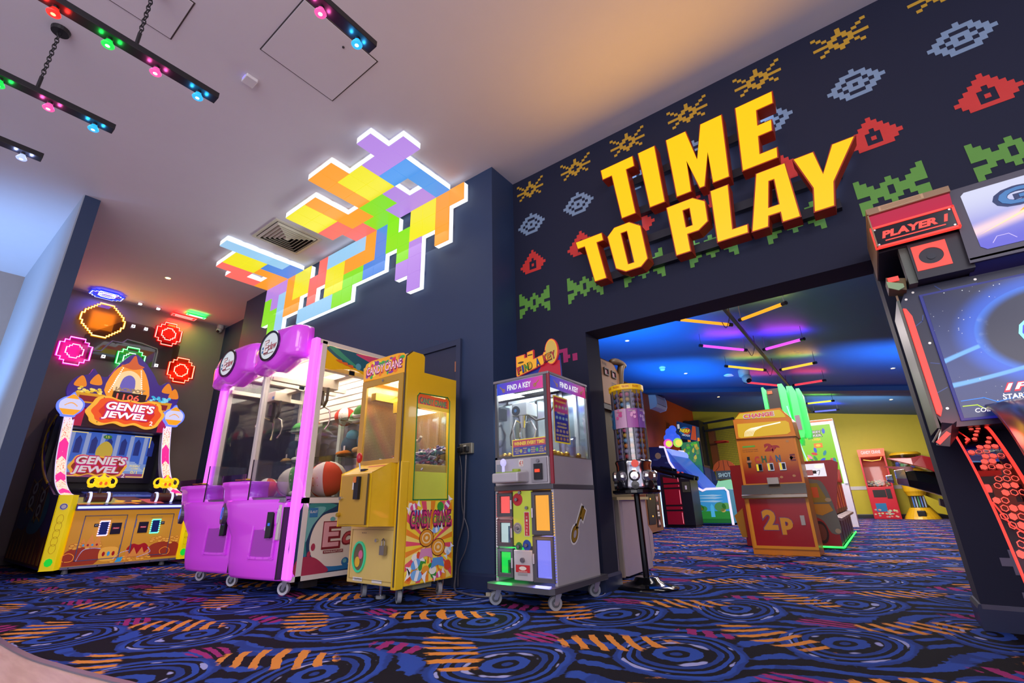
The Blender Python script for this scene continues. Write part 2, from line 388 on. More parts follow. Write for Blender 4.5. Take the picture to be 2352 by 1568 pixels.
def base(name, pts, h=.115, t=.018, m=skirt):                          # skirting along a polyline (left side is the room)
    b = MB(m)
    for a, c2 in zip(pts, pts[1:]):
        a, c2 = Vector((*a, 0)), Vector((*c2, 0)); d = (c2-a).normalized(); n = Vector((d.y, -d.x, 0))
        b.loops([[p, p+n*t, p+n*t+Z*(h-.02), p+n*t*.5+Z*h, p+Z*h] for p in (a-d*.0, c2+d*t)])
    return struct(name, b)
base('baseboard_left', [(-7.865, YT), (-4.55, YT)]); base('baseboard_left_2', [(-2.87, YT), (XP, YT)]); base('baseboard_return', [(XP, YT), (XP, YW)])
base('baseboard_back', [(XP, YW), (-1.766, YW), (-1.766, YW+.25)]); base('baseboard_right', [(.277, YW+.25), (.277, YW), (4.2, YW)])
base('baseboard_end', [(XL, .785), (XL, 3.42)], m=M('taupe skirting', '7d6d69', .4)); base('baseboard_partition', [(XL, .65), (-6.318, .65), (-6.318, .785)])
base('baseboard_far', [(-5, 18.0), (4.2, 18.0)], m=M('black skirting', '1b1a22', .5))
dw = MB(M('white rail', 'b9b4b8', .5)).box(-5, 4.2, 17.985, 18.0, .80, .90); struct('trim_rail', dw)
# door in the left front wall, mostly behind the machines
dm = M('door paint', '30384f', .45, var=.03); X0, X1 = -4.2, -2.89
d1 = struct('door_1', MB(dm).box(X0+.05, X1-.055, YT-.006, YT, .01, 2.07))
f = MB(M('door frame gloss', '333c56', .3)); fw = .055
f.prism([(X0, 0), (X0, 2.13), (X1, 2.13), (X1, 0), (X1-fw, 0), (X1-fw, 2.075), (X0+fw, 2.075), (X0+fw, 0)], 'y', YT-.028, YT)
f.build('door_frame', d1, bevel=.008)
for z in (1.86, 1.42, .5): MB(M('copper hinge', 'c58a68', .35, .8)).box(X1-fw-.012, X1-fw+.004, YT-.03, YT-.004, z-.05, z+.05).build('hinge', d1)

# access hatches, vent and small fittings on the ceiling
gap = M('shadow gap', '4a4444', .9, var=0); 
for i, (x0, x1, y0, y1) in enumerate(((-3.06, -2.445, .975, 1.59), (-3.5, -3.07, -.16, .53))):
    b = MB(white_c).box(x0+.006, x1-.006, y0+.006, y1-.006, ZC-.006, ZC); b.m(gap).prism([(x0-.004, y0-.004), (x1+.004, y0-.004), (x1+.004, y1+.004), (x0-.004, y1+.004)], 'z', ZC-.0015, ZC, [[(x0+.004, y0+.004), (x1-.004, y0+.004), (x1-.004, y1-.004), (x0+.004, y1-.004)]])
    o = struct('trim_hatch_%d' % (i+1), b); MB(M('dark lock', '332f33', .4)).cyl((x1-.10, y1-.24, ZC-.012), (x1-.10, y1-.24, ZC-.004), .009).build('lock', o)
t = thing('air_vent', 'square white ceiling diffuser with stepped louvre slats beside the coloured tile light', 'vent', (-5.43, 2.475, ZC))
vm = M('vent metal', 'c9c2b0', .4, var=.03); cx, cy, R = -5.43, 2.475, .305
sq = lambda r: [(cx-r, cy-r), (cx+r, cy-r), (cx+r, cy+r), (cx-r, cy+r)]
MB(vm).prism(sq(R), 'z', ZC-.014, ZC, [sq(R-.035)]).build('vent_frame', t, bevel=.003); MB(M('vent dark', '1c1a18', .9, var=0)).prism(sq(R-.03), 'z', ZC-.003, ZC).build('vent_back', t)
for k in range(6):                                                     # stepped louvre rings
    r = R-.045-k*.043; b = MB(vm)
    rings = [[Vector((cx+sx*q, cy+sy*q, z)) for sx, sy in ((-1, -1), (1, -1), (1, 1), (-1, 1))] for q, z in ((r, ZC-.013+k*.0), (r-.022, ZC-.036), (r-.025, ZC-.034), (r-.003, ZC-.011))]
    b.loops(rings, False); b.build('slat', t)
MB(vm).loops([[(cx+sx*q, cy+sy*q, z) for sx, sy in ((-1, -1), (1, -1), (1, 1), (-1, 1))] for q, z in ((.04, ZC-.012), (.018, ZC-.034))]).build('slat', t)
t = thing('heat_sensor', 'small white square sensor box on the ceiling beside the access hatch', 'sensor', (-3.395, 1.055, ZC))
MB(M('white plastic', 'd8d6dc', .35)).box(-3.445, -3.345, 1.01, 1.10, ZC-.03, ZC).build('housing', t, bevel=.006); MB(E('sensor led', '9a8cf0', 1.2)).box(-3.42, -3.37, 1.006, 1.0105, ZC-.022, ZC-.006).build('indicator', t)
def downlight(x, y, z, lab, col='ffc27a', s=14, tilt=0, power=7):
    t = thing('downlight', lab, 'light', (x, y, z), 'recessed downlights' )
    MB(M('downlight ring', 'd9cfc4', .3, .4)).lathe([(.034, -.001), (.034, -.006), (.044, -.006), (.046, 0), (.03, 0)], (x, y, z), n=20, caps=False).build('bezel', t)
    MB(E('downlight lens', col, s)).lathe([(.0, -.004), (.034, -.004), (.034, -.001)], (x, y, z), n=18).build('lens', t)
    lamp('SPOT', 'downlight_lamp', (x, y, z-.03), power, lin('ffd9b0'), .03, (x, y, 0), 110, .8)
downlight(-7.888, 1.951, ZC, 'small round lit downlight in the pale ceiling above the neon signs', s=9, power=30)
def dome_cam(c, wallmount, lab, s=1):
    t = thing('security_camera', lab, 'camera', c); c = Vector(c); w = M('camera white', 'c9c3c0', .35)
    MB(w).lathe([(.055*s, 0), (.058*s, -.02*s), (.055*s, -.075*s), (.045*s, -.085*s)], c, n=20).build('base', t, smooth=True)
    b = MB(w); b.smooth = True; b.ball(c+Vector((.02, -.02, -.11))*s, .05*s); b.build('eyeball', t)
    d = Vector((.45, -.55, -.7)).normalized(); MB(M('lens black', '0d0d12', .1)).lathe([(.026*s, .035*s), (.026*s, .051*s), (.018*s, .054*s), (0, .052*s)], c+Vector((.02, -.02, -.11))*s, d, n=16).build('lens', t)
dome_cam((-9.36, 3.30, ZC), 0, 'white turret security camera in the ceiling corner above the purple crane machine')

# ------------------------------------------------------------------ the coloured tile light that folds from ceiling to wall
t = thing('tile_light', 'large glowing mosaic light of coloured square tiles folding from ceiling onto wall', 'light', (-4.9, 3.02, 3.87))
U = .2085; TC = {'p': 'b386e0', 'y': 'ece226', 'o': 'ff9d2e', 'b': '4f97e8', 'l': '95c9ec', 'g': '86de24', 'r': 'ff6f66', 'd': '4f86dc'}
wallg = {'o': [(0, 0), (1, 0), (1, 1), (1, 2), (7, 0), (7, 1), (8, 1), (9, 1), (16, 0), (16, 1), (16, 2), (15, 2)], 'y': [(2, 0), (3, 0), (2, 1), (3, 1), (10, 1), (11, 1), (10, 2), (11, 2), (14, 0), (15, 0), (14, 1), (15, 1)],
         'p': [(3, 2), (3, 3), (3, 4), (4, 3), (17, 0), (18, 0), (19, 0), (18, 1)], 'g': [(4, 1), (4, 2), (5, 0), (5, 1), (8, 2), (9, 2), (9, 3), (10, 3), (19, 1), (19, 2), (18, 2), (18, 3)],
         'd': [(6, 0), (6, 1), (6, 2), (7, 2)], 'l': [(8, 0), (9, 0), (10, 0), (11, 0), (11, 3), (12, 3), (13, 3), (14, 3), (17, 1), (17, 2), (17, 3), (17, 4)], 'r': [(12, 0), (12, 1), (13, 1), (13, 2)]}
ceilg = {'p': [(0, 3), (1, 3), (2, 3), (1, 4), (2, 0), (3, 0), (4, 0), (3, 1)], 'b': [(1, 2), (2, 2), (1, 1), (1, 0)], 'd': [(15, 0), (16, 0), (16, 1)], 'y': [(3, 2), (4, 2), (3, 3), (4, 3), (8, 2), (9, 2), (8, 3), (9, 3), (16, 2), (17, 2), (16, 3), (17, 3)],
         'o': [(4, 4), (5, 4), (5, 3), (5, 2), (6, 1), (7, 1), (7, 2), (7, 3), (17, 0), (17, 1), (18, 0), (19, 0)], 'g': [(4, 1), (5, 1), (5, 0), (6, 0)], 'r': [(9, 1), (8, 1), (8, 0), (7, 0), (18, 3), (18, 2), (19, 2), (19, 1)], 'l': [(15, 4), (15, 3), (15, 2), (15, 1)]}
edgeglow = E('tile light edge', 'f4fbff', 1.15); halo = E('tile light halo', 'e2f2ff', 3.2)
xr = lambda i: -2.83-U*i
tilemesh = {}
for grid, wall in ((wallg, 1), (ceilg, 0)):
    occ = {c for l in grid.values() for c in l}; sk = MB(edgeglow); hb = MB(halo); pz = 3.87; py = 3.02; g = .0022
    def P(i, j, dep):                                                  # corner of the grid, dep 0 = face, 1 = back
        return (xr(i), py+(YT-.014-py)*dep, pz-U*j) if wall else (xr(i), py-U*j, pz+(ZC-.014-pz)*dep)
    for col, cells in grid.items():
        for i, j in cells:
            m = E('tile '+col, TC[col], 1.0); x0, x1 = xr(i+1)+g, xr(i)-g
            if col not in tilemesh or True:
                bx = MB(m)
                if wall: bx.box(x0, x1, py-.008, py, pz-U*(j+1)+g, pz-U*j-g)
                else: bx.box(x0, x1, py-U*(j+1)+g, py-U*j-g, pz-.008, pz)
                bx.build('tile', t)
            for di, dj, a, b in ((-1, 0, (i, j), (i, j+1)), (1, 0, (i+1, j), (i+1, j+1)), (0, -1, (i, j), (i+1, j)), (0, 1, (i, j+1), (i+1, j+1))):
                if (i+di, j+dj) not in occ and not (dj == -1 and j == 0):
                    sk.add([P(*a, 0), P(*b, 0), P(*b, 1), P(*a, 1)], [(0, 1, 2, 3)])
                    ox, oj = di*.0, dj*.0
            dk = '%02x%02x%02x' % tuple(int(int(TC[col][k:k+2], 16)*.72) for k in (0, 2, 4)); sk.m(E('tile seam '+col, dk, .8)); sk.add([P(i, j, .02), P(i+1, j, .02), P(i+1, j+1, .02), P(i, j+1, .02)], [(0, 1, 2, 3)]); sk.m(edgeglow)
            hb.add([P(i+.1, j+.1, 1.0), P(i+.9, j+.1, 1.0), P(i+.9, j+.9, 1.0), P(i+.1, j+.9, 1.0)], [(0, 1, 2, 3)])
    sk.build('light_edge', t, label='white glowing edge band'); hb.build('back_light', t)

# ------------------------------------------------------------------ painted pixel motifs on the back wall (plain abstract blocks)
MOT = {'gold': ('c79a2b', ["1....1....1", ".1...1...1.", "..1.111.1..", "...11.11...", "1111...1111", "...11.11...", "..1.111.1..", ".1...1...1."]),
       'grey': ('7f97b4', [".....1.....", "...11111...", "..11...11..", ".11.111.11.", "11.11.11.11", ".11.111.11.", "..11...11..", "...11111..."]),
       'red': ('d2332e', [".....1.....", "....111....", "...11111...", "..111.111..", ".111...111.", "1111.1.1111", ".111...111.", "..1111111.."]),
       'green': ('5f9b3a', ["1.........1", "11...1...11", "111.111.111", "11111.11111", "..111.111..", "111.111.111", "11...1...11", "1.........1"])}
def motif(name, rows, col, x, z, w, h, F):
    b = MB(M('wall motif '+name, col, .55)); nx, nz = len(rows[0]), len(rows); ux, uz = w/nx, h/nz
    for r, row in enumerate(rows):
        i = 0
        while i < nx:
            if row[i] == '1':
                k = i
                while k < nx and row[k] == '1': k += 1
                b.frect(F, x+ux*i, z+h-uz*(r+1), x+ux*k, z+h-uz*r, .0025, None, 0); i = k
            else: i += 1
    return b.build('painted_motif', wb)
for i in range(12):
    x = -2.455+.5515*i
    for nm, z, w, h in (('gold', 3.68, .335, .20), ('grey', 3.24, .33, .24), ('red', 2.80, .30, .245), ('green', 2.34, .355, .26)):
        if x > 3.6: continue
        motif(nm, MOT[nm][1], MOT[nm][0], x+(.335-w)/2, z, w, h, FY(YW))
motif('magenta', ["1111111....", "11...11....", "11...111.11", "111..11..11"], 'a81c62', -2.12, 1.80, .26, .13, FY(YW))
motif('orange', ["..1....11..", "..11..1111.", "1..11111.11", "11.111..111", "11111111.1.", ".11111..111", "..111.11.1.", "..11..1.1.."], 'c8752a', .46, .42, .40, .33, FY(YW))
motif('slate', ["....111....", "..111.111..", ".11.111.11.", "1111.1.1111", ".11111111..", "..11.11.11.", "...1..1..1.", ".11..11...."], '6d6880', .40, .14, .42, .30, FY(YW))

# ------------------------------------------------------------------ TIME TO PLAY
t = thing('letter_sign', 'big yellow and red raised letters reading TIME TO PLAY on the navy wall', 'sign', (-.7, 3.39, 2.9))
LT = {'T': [(-1.397, 3.447), (-1.085, 3.447), (-1.08, 3.333), (-1.154, 3.333), (-1.119, 2.877), (-1.251, 2.877), (-1.299, 3.336), (-1.386, 3.336)],
 'I': [(-1.045, 3.447), (-.889, 3.447), (-.873, 2.877), (-1.006, 2.877)],
 'M': [(-.801, 3.447), (-.631, 3.447), (-.587, 3.145), (-.523, 3.447), (-.353, 3.447), (-.388, 2.877), (-.514, 2.877), (-.504, 3.165), (-.565, 2.877), (-.611, 2.877), (-.666, 3.166), (-.665, 2.877), (-.787, 2.877)],
 'E': [(-.264, 3.447), (-.001, 3.447), (-.014, 3.336), (-.124, 3.336), (-.138, 3.212), (-.047, 3.212), (-.060, 3.112), (-.150, 3.112), (-.166, 2.970), (-.056, 2.970), (-.068, 2.879), (-.306, 2.879)],
 'T2': [(-1.702, 2.822), (-1.437, 2.822), (-1.427, 2.739), (-1.489, 2.739), (-1.431, 2.380), (-1.547, 2.380), (-1.615, 2.742), (-1.684, 2.742)],
 'O': [(-1.396, 2.757), (-1.325, 2.824), (-1.186, 2.824), (-1.093, 2.75), (-1.069, 2.437), (-1.133, 2.382), (-1.267, 2.382), (-1.349, 2.437)],
 'P': [(-.878, 2.824), (-.668, 2.824), (-.582, 2.755), (-.587, 2.579), (-.665, 2.527), (-.744, 2.527), (-.741, 2.38), (-.858, 2.38)],
 'L': [(-.543, 2.823), (-.407, 2.823), (-.437, 2.454), (-.337, 2.454), (-.345, 2.381), (-.559, 2.381)],
 'A': [(-.227, 2.822), (-.036, 2.822), (-.026, 2.378), (-.141, 2.378), (-.139, 2.456), (-.203, 2.456), (-.219, 2.377), (-.331, 2.377)],
 'Y': [(.004, 2.824), (.133, 2.824), (.149, 2.643), (.232, 2.826), (.367, 2.826), (.195, 2.551), (.162, 2.377), (.042, 2.377), (.071, 2.554)]}
HO = {'O': [(-1.266, 2.742), (-1.22, 2.742), (-1.191, 2.447), (-1.234, 2.447)], 'P': [(-.751, 2.74), (-.708, 2.74), (-.707, 2.595), (-.748, 2.595)], 'A': [(-.155, 2.721), (-.13, 2.721), (-.135, 2.525), (-.192, 2.525)]}
def inset(p, d):
    n = len(p); out = []; ar = sum(p[i][0]*p[(i+1) % n][1]-p[(i+1) % n][0]*p[i][1] for i in range(n)); sg = 1 if ar > 0 else -1
    for i in range(n):
        a, b, c2 = Vector(p[i-1]), Vector(p[i]), Vector(p[(i+1) % n]); u, v = (b-a).normalized(), (c2-b).normalized()
        n1, n2 = Vector((-u.y, u.x))*sg, Vector((-v.y, v.x))*sg; k = n1+n2; q = max(1+n1.dot(n2), .25); out.append(tuple(b+k*(d/q)))
    return out
lred = M('letter return red', 'a83212', .45); lyel = E('letter face yellow', 'f8c600', 1.0); lback = E('letter back light', 'cfe0ff', 3.0)
for k, p in LT.items():
    h = [HO[k]] if k in HO else []
    b = MB(lred).prism(p, 'y', 3.272, 3.39, h); o = b.build('letter', t)
    MB(lyel).prism(inset(p, .008), 'y', 3.2665, 3.273, [inset(q, -.007) for q in h]).build('letter_face', o, label='glowing yellow letter face')
    MB(lback).prism(inset(p, .022), 'y', 3.398, 3.40, [inset(q, -.02) for q in h]).build('letter_back_light', o)
rail = M('sign rail', '2a2b36', .5, .4)
for z, x0, x1 in ((3.29, -1.3, -.1), (2.98, -1.25, -.1), (2.69, -1.65, .25), (2.46, -1.55, .2)): MB(rail).box(x0, x1, 3.402, 3.452, z-.035, z+.035).build('mounting_rail', t)

# ------------------------------------------------------------------ hanging bars with coloured lamps
LC = {'r': 'ff2a22', 'g': '18d24a', 'p': 'e0509a', 'b': '2aa8ee', 'c': 'a8b8ff'}
def light_bar(x, yend, cols, lab, rods, z=3.34):
    t = thing('light_bar', lab, 'light', (x, yend-.6, z), 'hanging bars of coloured lamps')
    bk = M('bar black', '17161b', .4); MB(bk).box(x-.039, x+.039, yend-1.9, yend, z, z+.045).build('bar', t, bevel=.003)
    for i, q in enumerate(cols):
        y = yend-.105-i*.243; c = (x-.012, y, z)
        b = MB(M('lampholder', '101014', .4)); b.lathe([(.016, -.014), (.018, 0)], c, n=16); o = b.build('lamp', t)
        g = MB(E('lamp glow '+q, LC[q], 1.35)); g.smooth = True
        g.lathe([(.015, -.006), (.017, -.016), (.030, -.040), (.033, -.046), (.030, -.052)], c, n=20); g.build('lamp_shell', o, label='coloured reflector lamp')
        MB(E('lamp core '+q, {'r': 'ff9a70', 'g': 'c8ffd0', 'p': 'ffd8e0', 'b': 'd0f6ff', 'c': 'fff0dc'}[q], 3)).lathe([(.012, -.0535), (.006, -.0545), (0, -.055)], c, n=10).build('lamp_core', o)
        lamp('POINT', 'bar_lamp_glow', (c[0]-.0, y-.045, z-.018), .35, lin(LC[q]), .01); lamp('POINT', 'bar_lamp_glow', (c[0], y+.045, z-.018), .35, lin(LC[q]), .01)
    for y in rods:
        MB(bk).cyl((x, y, z+.045), (x, y, z+.16), .011).build('rod', t); ch = MB(bk); n = 14
        for k in range(n):
            zz = z+.16+(ZC-.03-z-.16)*(k+.5)/n; hh = (ZC-.03-z-.16)/n*.72; a = (k % 2)*pi/2+.4
            pts = [(x+cos(a)*.012*cos(q2), y+sin(a)*.012*cos(q2), zz+hh*sin(q2)) for q2 in [2*pi*j/8 for j in range(8)]]
            ch.tube(pts, .0035, 5, True)
        ch.build('chain', t); MB(bk).lathe([(.05, -.03), (.055, -.006), (.055, 0)], (x, y, ZC), n=20).build('ceiling_rose', t)
light_bar(-1.955, 1.231, 'bpgr', 'black bar nearest the wall letters with a blue lamp at its end', (.05,))
light_bar(-3.135, .80, 'bpgrb', 'long black bar with blue, pink, green and red lamps, beside the ceiling hatches', (.325, -.6))
light_bar(-4.04, .45, 'bpgr', 'black bar with blue, pink and green lamps under a round ceiling rose', (.02, -.8))
light_bar(-4.86, .192, 'cpgr', 'short visible bar with one white-blue lamp, lowest at picture left', (-.4,))

# ------------------------------------------------------------------ neon signs on the end wall: plain stepped outlines
Xn = XL+.045
def step(w, h, s=.05):                                                 # rectangle with stepped corners, the same at top and bottom
    a, b = w/2, h/2; c = [(a, b-2*s), (a-s, b-2*s), (a-s, b-s), (a-2*s, b-s), (a-2*s, b)]
    return c+[(-x, y) for x, y in reversed(c)]+[(-x, -y) for x, y in c]+[(x, -y) for x, y in reversed(c)]
def neon(name, lab, y, z, out, col, core, F=None, panel='ffffff', group='neon signs', extra=(), grow=.025, s=2.2):
    F = F or FX(Xn, y, z); t = thing(name, lab, 'neon sign', F.p(0, 0, 0), group)
    xs = max(abs(p[0]) for p in out); ys = max(abs(p[1]) for p in out); big = [(px*(1+grow/xs), py*(1+grow/ys)) for px, py in out]
    cc = '%02x%02x%02x' % tuple(int(v*.30+255*.70) for v in (int(col[0:2], 16), int(col[2:4], 16), int(col[4:6], 16))); m = glass('neon panel '+col, cc, .03); MB(m).fpoly(F, big, 0, None, -.006).build('backing_panel', t, label='tinted acrylic backing panel')
    b = MB(E('neon '+col, core, s)); b.tube([F.p(px, py, .012) for px, py in out], .0075, 6, True)
    b.build('neon_tube', t)
    for ex in extra: MB(E('neon '+col, core, s)).tube([F.p(px, py, .012) for px, py in ex], .0065, 6, True).build('inner_tube', t)
    sl = MB(E('neon sleeve '+col, col, 1.6)); sl.tube([F.p(px, py, .004) for px, py in out], .0145, 6, True); sl.build('neon_base', t)
    gl_ = lamp('AREA', 'neon_glow', F.p(0, 0, .03), 3.2, lin(col), .34); gl_.data.energy = 4; gl_.rotation_euler = F.n.to_track_quat('-Z', 'Y').to_euler()
    b_ = lamp('AREA', 'neon_back_glow', F.p(0, 0, -.012), .9, lin(col), .3); b_.rotation_euler = (-F.n).to_track_quat('-Z', 'Y').to_euler()
    return t
def rect(x, y, w, h): return [(x-w/2, y-h/2), (x+w/2, y-h/2), (x+w/2, y+h/2), (x-w/2, y+h/2)]
px_ = .0305; rows_ = [9, 9, 8, 8, 7, 6, 5, 4, 3]; up = []
for k, n_ in enumerate(rows_): up += [(n_*px_, k*px_), (n_*px_, (k+1)*px_)] if k else [(n_*px_, px_)]
r2 = up+[(-x, y) for x, y in reversed(up)]+[(-x, -y) for x, y in up]+[(x, -y) for x, y in reversed(up)]
neon('neon_sign', 'round yellow neon outline sign, the largest on the taupe wall', 1.625, 3.55, r2, 'ffb020', 'ffe9a0')
inn = lambda: [step(.20, .21, .028)]
neon('neon_sign', 'magenta stepped neon frame sign left of the other wall neons', 1.40, 2.975, step(.38, .42), 'ff20c8', 'ffd0f4', extra=inn())
neon('neon_sign', 'red stepped neon frame sign right of the round yellow one', 2.53, 3.565, step(.37, .40), 'ff2a20', 'ffc8b8', extra=inn())
neon('neon_sign', 'green stepped neon frame sign half hidden behind the cabinet topper', 2.10, 3.00, step(.36, .40), '20e060', 'd8ffe0', extra=inn())
neon('neon_sign', 'orange-red stepped neon frame sign lowest and nearest the corner', 2.83, 2.97, step(.38, .43), 'ff3a14', 'ffd8b0', extra=inn())
def dot(y, z, lab, F=None):
    F = F or FX(Xn, y, z); t = thing('neon_dot', lab, 'neon sign', F.p(0, 0, 0), 'small white neon squares')
    MB(glass('dot panel', 'e8e0e8', .05)).frect(F, -.035, -.035, .035, .035, 0, None, -.006).build('backing_panel', t)
    MB(E('neon dot', 'ffffff', 4)).tube([F.p(px, py, .01) for px, py in rect(0, 0, .034, .034)], .009, 6, True).build('neon_tube', t)
dot(2.02, 3.565, 'small white neon square next to the round yellow sign'); dot(2.197, 3.566, 'small white neon square next to the red neon frame')
dot(1.75, 2.971, 'small white neon square between the magenta and green frames'); dot(2.459, 2.979, 'small white neon square between the green and orange frames')
t = thing('sign_panel', 'large clear acrylic backing panel with a grey tube path behind the neon signs', 'panel', (XL+.02, 2.0, 3.2))
MB(glass('acrylic sheet', 'ded6d6', .07)).fpoly(FX(XL+.025), [(1.466, 3.27), (1.9, 3.635), (2.28, 3.632), (2.745, 3.4), (2.745, 2.95), (1.466, 2.9)], 0, None, -.005).build('acrylic', t)
MB(M('unlit tube', 'b5aaa8', .4)).tube([(XL+.035, y, z) for y, z in [(1.60, 3.04), (1.706, 3.06), (1.811, 3.25), (1.94, 3.25), (1.99, 3.325), (2.2, 3.31), (2.42, 3.265), (2.433, 3.22), (2.433, 2.97)]], .012, 6).build('unlit_tube', t)
Fc = lambda x, y: Fr((x, y, ZC-.04), Y, X)                              # on the ceiling, facing down
neon('neon_sign', 'blue neon frame sign flat on the ceiling above the round yellow sign', 0, 0, step(.39, .33, .04), '2a3cff', 'e0e6ff', Fc(-9.2, 1.55), extra=[step(.2, .16, .02)], s=3)
neon('neon_sign', 'green neon bar sign flat on the ceiling near the corner', 0, 0, rect(0, 0, .29, .06), '20e060', 'b8ffd0', Fc(-9.07, 2.78), extra=[rect(0, 0, .2, .03)])
neon('neon_sign', 'red neon frame sign flat on the ceiling above the red wall sign', 0, 0, rect(0, 0, .36, .12), 'ff3030', 'ff9a90', Fc(-9.27, 2.66), extra=[rect(0, 0, .26, .06)])
dot(0, 0, 'small white neon square on the ceiling, nearer the blue frame', Fc(-9.2, 1.99)); dot(0, 0, 'small white neon square on the ceiling, nearer the red frame', Fc(-9.21, 2.25))

# ------------------------------------------------------------------ the treasure shooting cabinet (faces +X)
t = thing('arcade_cabinet', 'two-player treasure game cabinet with yellow posts and a glowing GENIE\'S JEWEL sign', 'arcade machine', (-8.3, 1.97, 0))
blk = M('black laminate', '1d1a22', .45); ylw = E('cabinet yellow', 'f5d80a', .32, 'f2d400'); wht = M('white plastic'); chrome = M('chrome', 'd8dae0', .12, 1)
YL, YR = 1.325, 2.635
prof = [(-9.38, .06), (-9.40, 2.0), (-8.9, 2.08), (-8.72, 1.98), (-8.80, 1.87), (-9.04, 1.71), (-8.99, 1.49), (-8.76, 1.27), (-8.43, 1.09), (-8.10, .98), (-7.62, .835), (-7.27, .82), (-7.27, .06)]
for y0, y1 in ((YL, YL+.02), (YR, YR+.02)): MB(M('side art purple', '43296a', .4)).prism(prof, 'y', y0, y1).build('side_panel', t)
F = Fr((0, YL, 0), X, Z); b = MB(blk)                                   # side artwork: lanterns, flames, plumes
b.fpoly(F, [(-9.36, .08), (-7.29, .08), (-7.29, .46), (-7.6, .36), (-7.9, .5), (-8.3, .42), (-8.8, .52), (-9.37, .4)], .001, M('art brown', '6b3320', .45))
rnd = random.Random(3)
for k in range(31):
    x = -9.3+k*.065; hh = rnd.uniform(.12, .34); b.fpoly(F, [(x, .1), (x+.07, .1), (x+.05, .1+hh*.6), (x+.03, .1+hh), (x+.01, .1+hh*.5)], .0015+k*.00002, M('art flame %d' % (k % 3), ('c4632a', 'd89a3a', '8a2c1c')[k % 3], .45))
b.fpoly(F, smoothpts([(-8.55, .45), (-8.0, .42), (-7.72, .6), (-7.75, .8), (-8.0, .88), (-8.25, .8)], 4, True), .002, M('art teal', '2f6f86', .45))
b.fpoly(F, smoothpts([(-9.2, .5), (-8.7, .45), (-8.5, .62), (-8.8, .75), (-9.15, .7)], 4, True), .0021, M('art blue', '2b4478', .45))
for x0, x1, z0, z1 in ((-8.95, -8.45, .66, 1.06), (-8.35, -7.95, .55, .95)):
    P = [(x0, z0), (x0+.1*(x1-x0), z0+.05), (x0+.3*(x1-x0), z0-.02), (x0+.5*(x1-x0), z0+.05), (x1, z0), (x1, z1), ((x0+x1)/2, z1-.06), (x0, z1)]
    b.fpoly(F, P, .003, M('art maroon', '5c1c20', .45)); b.fstroke(F, P, .022, .0036, M('art gold', 'd9a531', .4), None, True)
    for q in (.3, .7): b.fcirc(F, (x0+x1)/2+(q-.5)*.1, z0+(z1-z0)*q, .13*(x1-x0)/.5, .075, .004, M('art cream', 'd8cfc6', .5)); b.fcirc(F, (x0+x1)/2+(q-.5)*.1, z0+(z1-z0)*q, .06, .04, .0045, M('art maroon'))
for k in range(9): b.fcirc(F, -9.3+rnd.random()*.55, 1.15+rnd.random()*.75, .03, .045, .003, M('art gold'))
b.build('side_graphic', t)
trim = [(-8.76, 1.90), (-9.04, 1.71), (-9.01, 1.49), (-8.77, 1.27), (-8.43, 1.09), (-8.12, .985)]
for y in (YL-.001, YR+.021): MB(M('cabinet trim yellow', 'e8b91c', .35)).tube([(x, y, z) for x, z in smoothpts(trim, 5)], .013, 6).build('edge_trim', t)
MB(blk).box(-9.38, -8.85, YL+.02, YR, .06, 2.0).build('rear_body', t)
MB(blk).box(-8.9, -7.30, YL+.02, YR, .06, .70).build('lower_body', t)
# front panel with coin doors
gold = E('front panel amber', 'd9952a', .22, 'd08f24')
b = MB(gold).box(-7.32, -7.272, 1.485, 2.575, .075, .655); b.m(M('aluminium strip', 'a9a2ac', .35, .8)).box(-7.32, -7.268, 1.485, 2.575, .05, .075)
for y in (1.55, 1.8, 2.05, 2.3, 2.5): b.m(M('dark lock')).cyl((-7.27, y, .062), (-7.265, y, .062), .006, n=8)
b.build('front_panel', t)
F = FX(-7.272); b = MB(gold); oj = E('art sack red', 'a8381c', .16); co = E('art coin gold', 'f0ac3c', .25); de = E('art deep red', 'b0141c', .15); gm = E('art gem blue', '35a0c8', .2)
b.fpoly(F, smoothpts([(1.49, .08), (1.49, .22), (1.62, .27), (1.78, .25), (1.80, .14), (1.76, .08)], 5), .001, oj)
b.fpoly(F, smoothpts([(2.28, .10), (2.26, .22), (2.36, .27), (2.56, .25), (2.565, .10)], 5), .001, oj)
for k in range(46):
    s = k % 2; y = (1.52+rnd.random()*.26) if s else (2.27+rnd.random()*.28); z = .255+rnd.random()*(.05 if s else .075); b.fcirc(F, y, z, .024, .015, .0015+k*.00004, co, n=10); b.fring(F, y, z, .024, .015, .004, .0017+k*.00004, E('art coin rim', 'b8661c', .2), n=10)
for k in range(40): y = 1.86+rnd.random()*.42; z = .09+rnd.random()*.05; b.fcirc(F, y, z, .026, .014, .0015+k*.00004, co, n=10); b.fring(F, y, z, .026, .014, .004, .0017+k*.00004, E('art coin rim', ''), n=10)
for cy in (1.52, 2.43): b.fstroke(F, smoothpts([(cy-.03, .13), (cy-.05, .18), (cy, .21), (cy+.05, .18), (cy+.04, .13)], 4, True), .006, .0035, co)
b.fpoly(F, smoothpts([(1.80, .12), (1.80, .24), (1.95, .24), (1.95, .13), (1.90, .10)], 4, True), .0038, co)
for k, q in enumerate((de, gm, de)): b.fcirc(F, 1.83+k*.045, .18, .014, .025, .0042, q, n=12)
cr = [(1.60, .27), (1.62, .36), (1.65, .30), (1.69, .40), (1.72, .31), (1.76, .40), (1.78, .29), (1.77, .25)]
b.fpoly(F, cr, .0034, E('art crown', 'e08a38', .22)); 
for k in range(4): b.fcirc(F, 1.63+k*.04, .285, .01, .012, .0038, (gm, de)[k % 2], n=10)
b.fpoly(F, smoothpts([(2.06, .14), (2.04, .22), (2.09, .27), (2.15, .255), (2.21, .27), (2.26, .21), (2.24, .14)], 4, True), .0036, de)
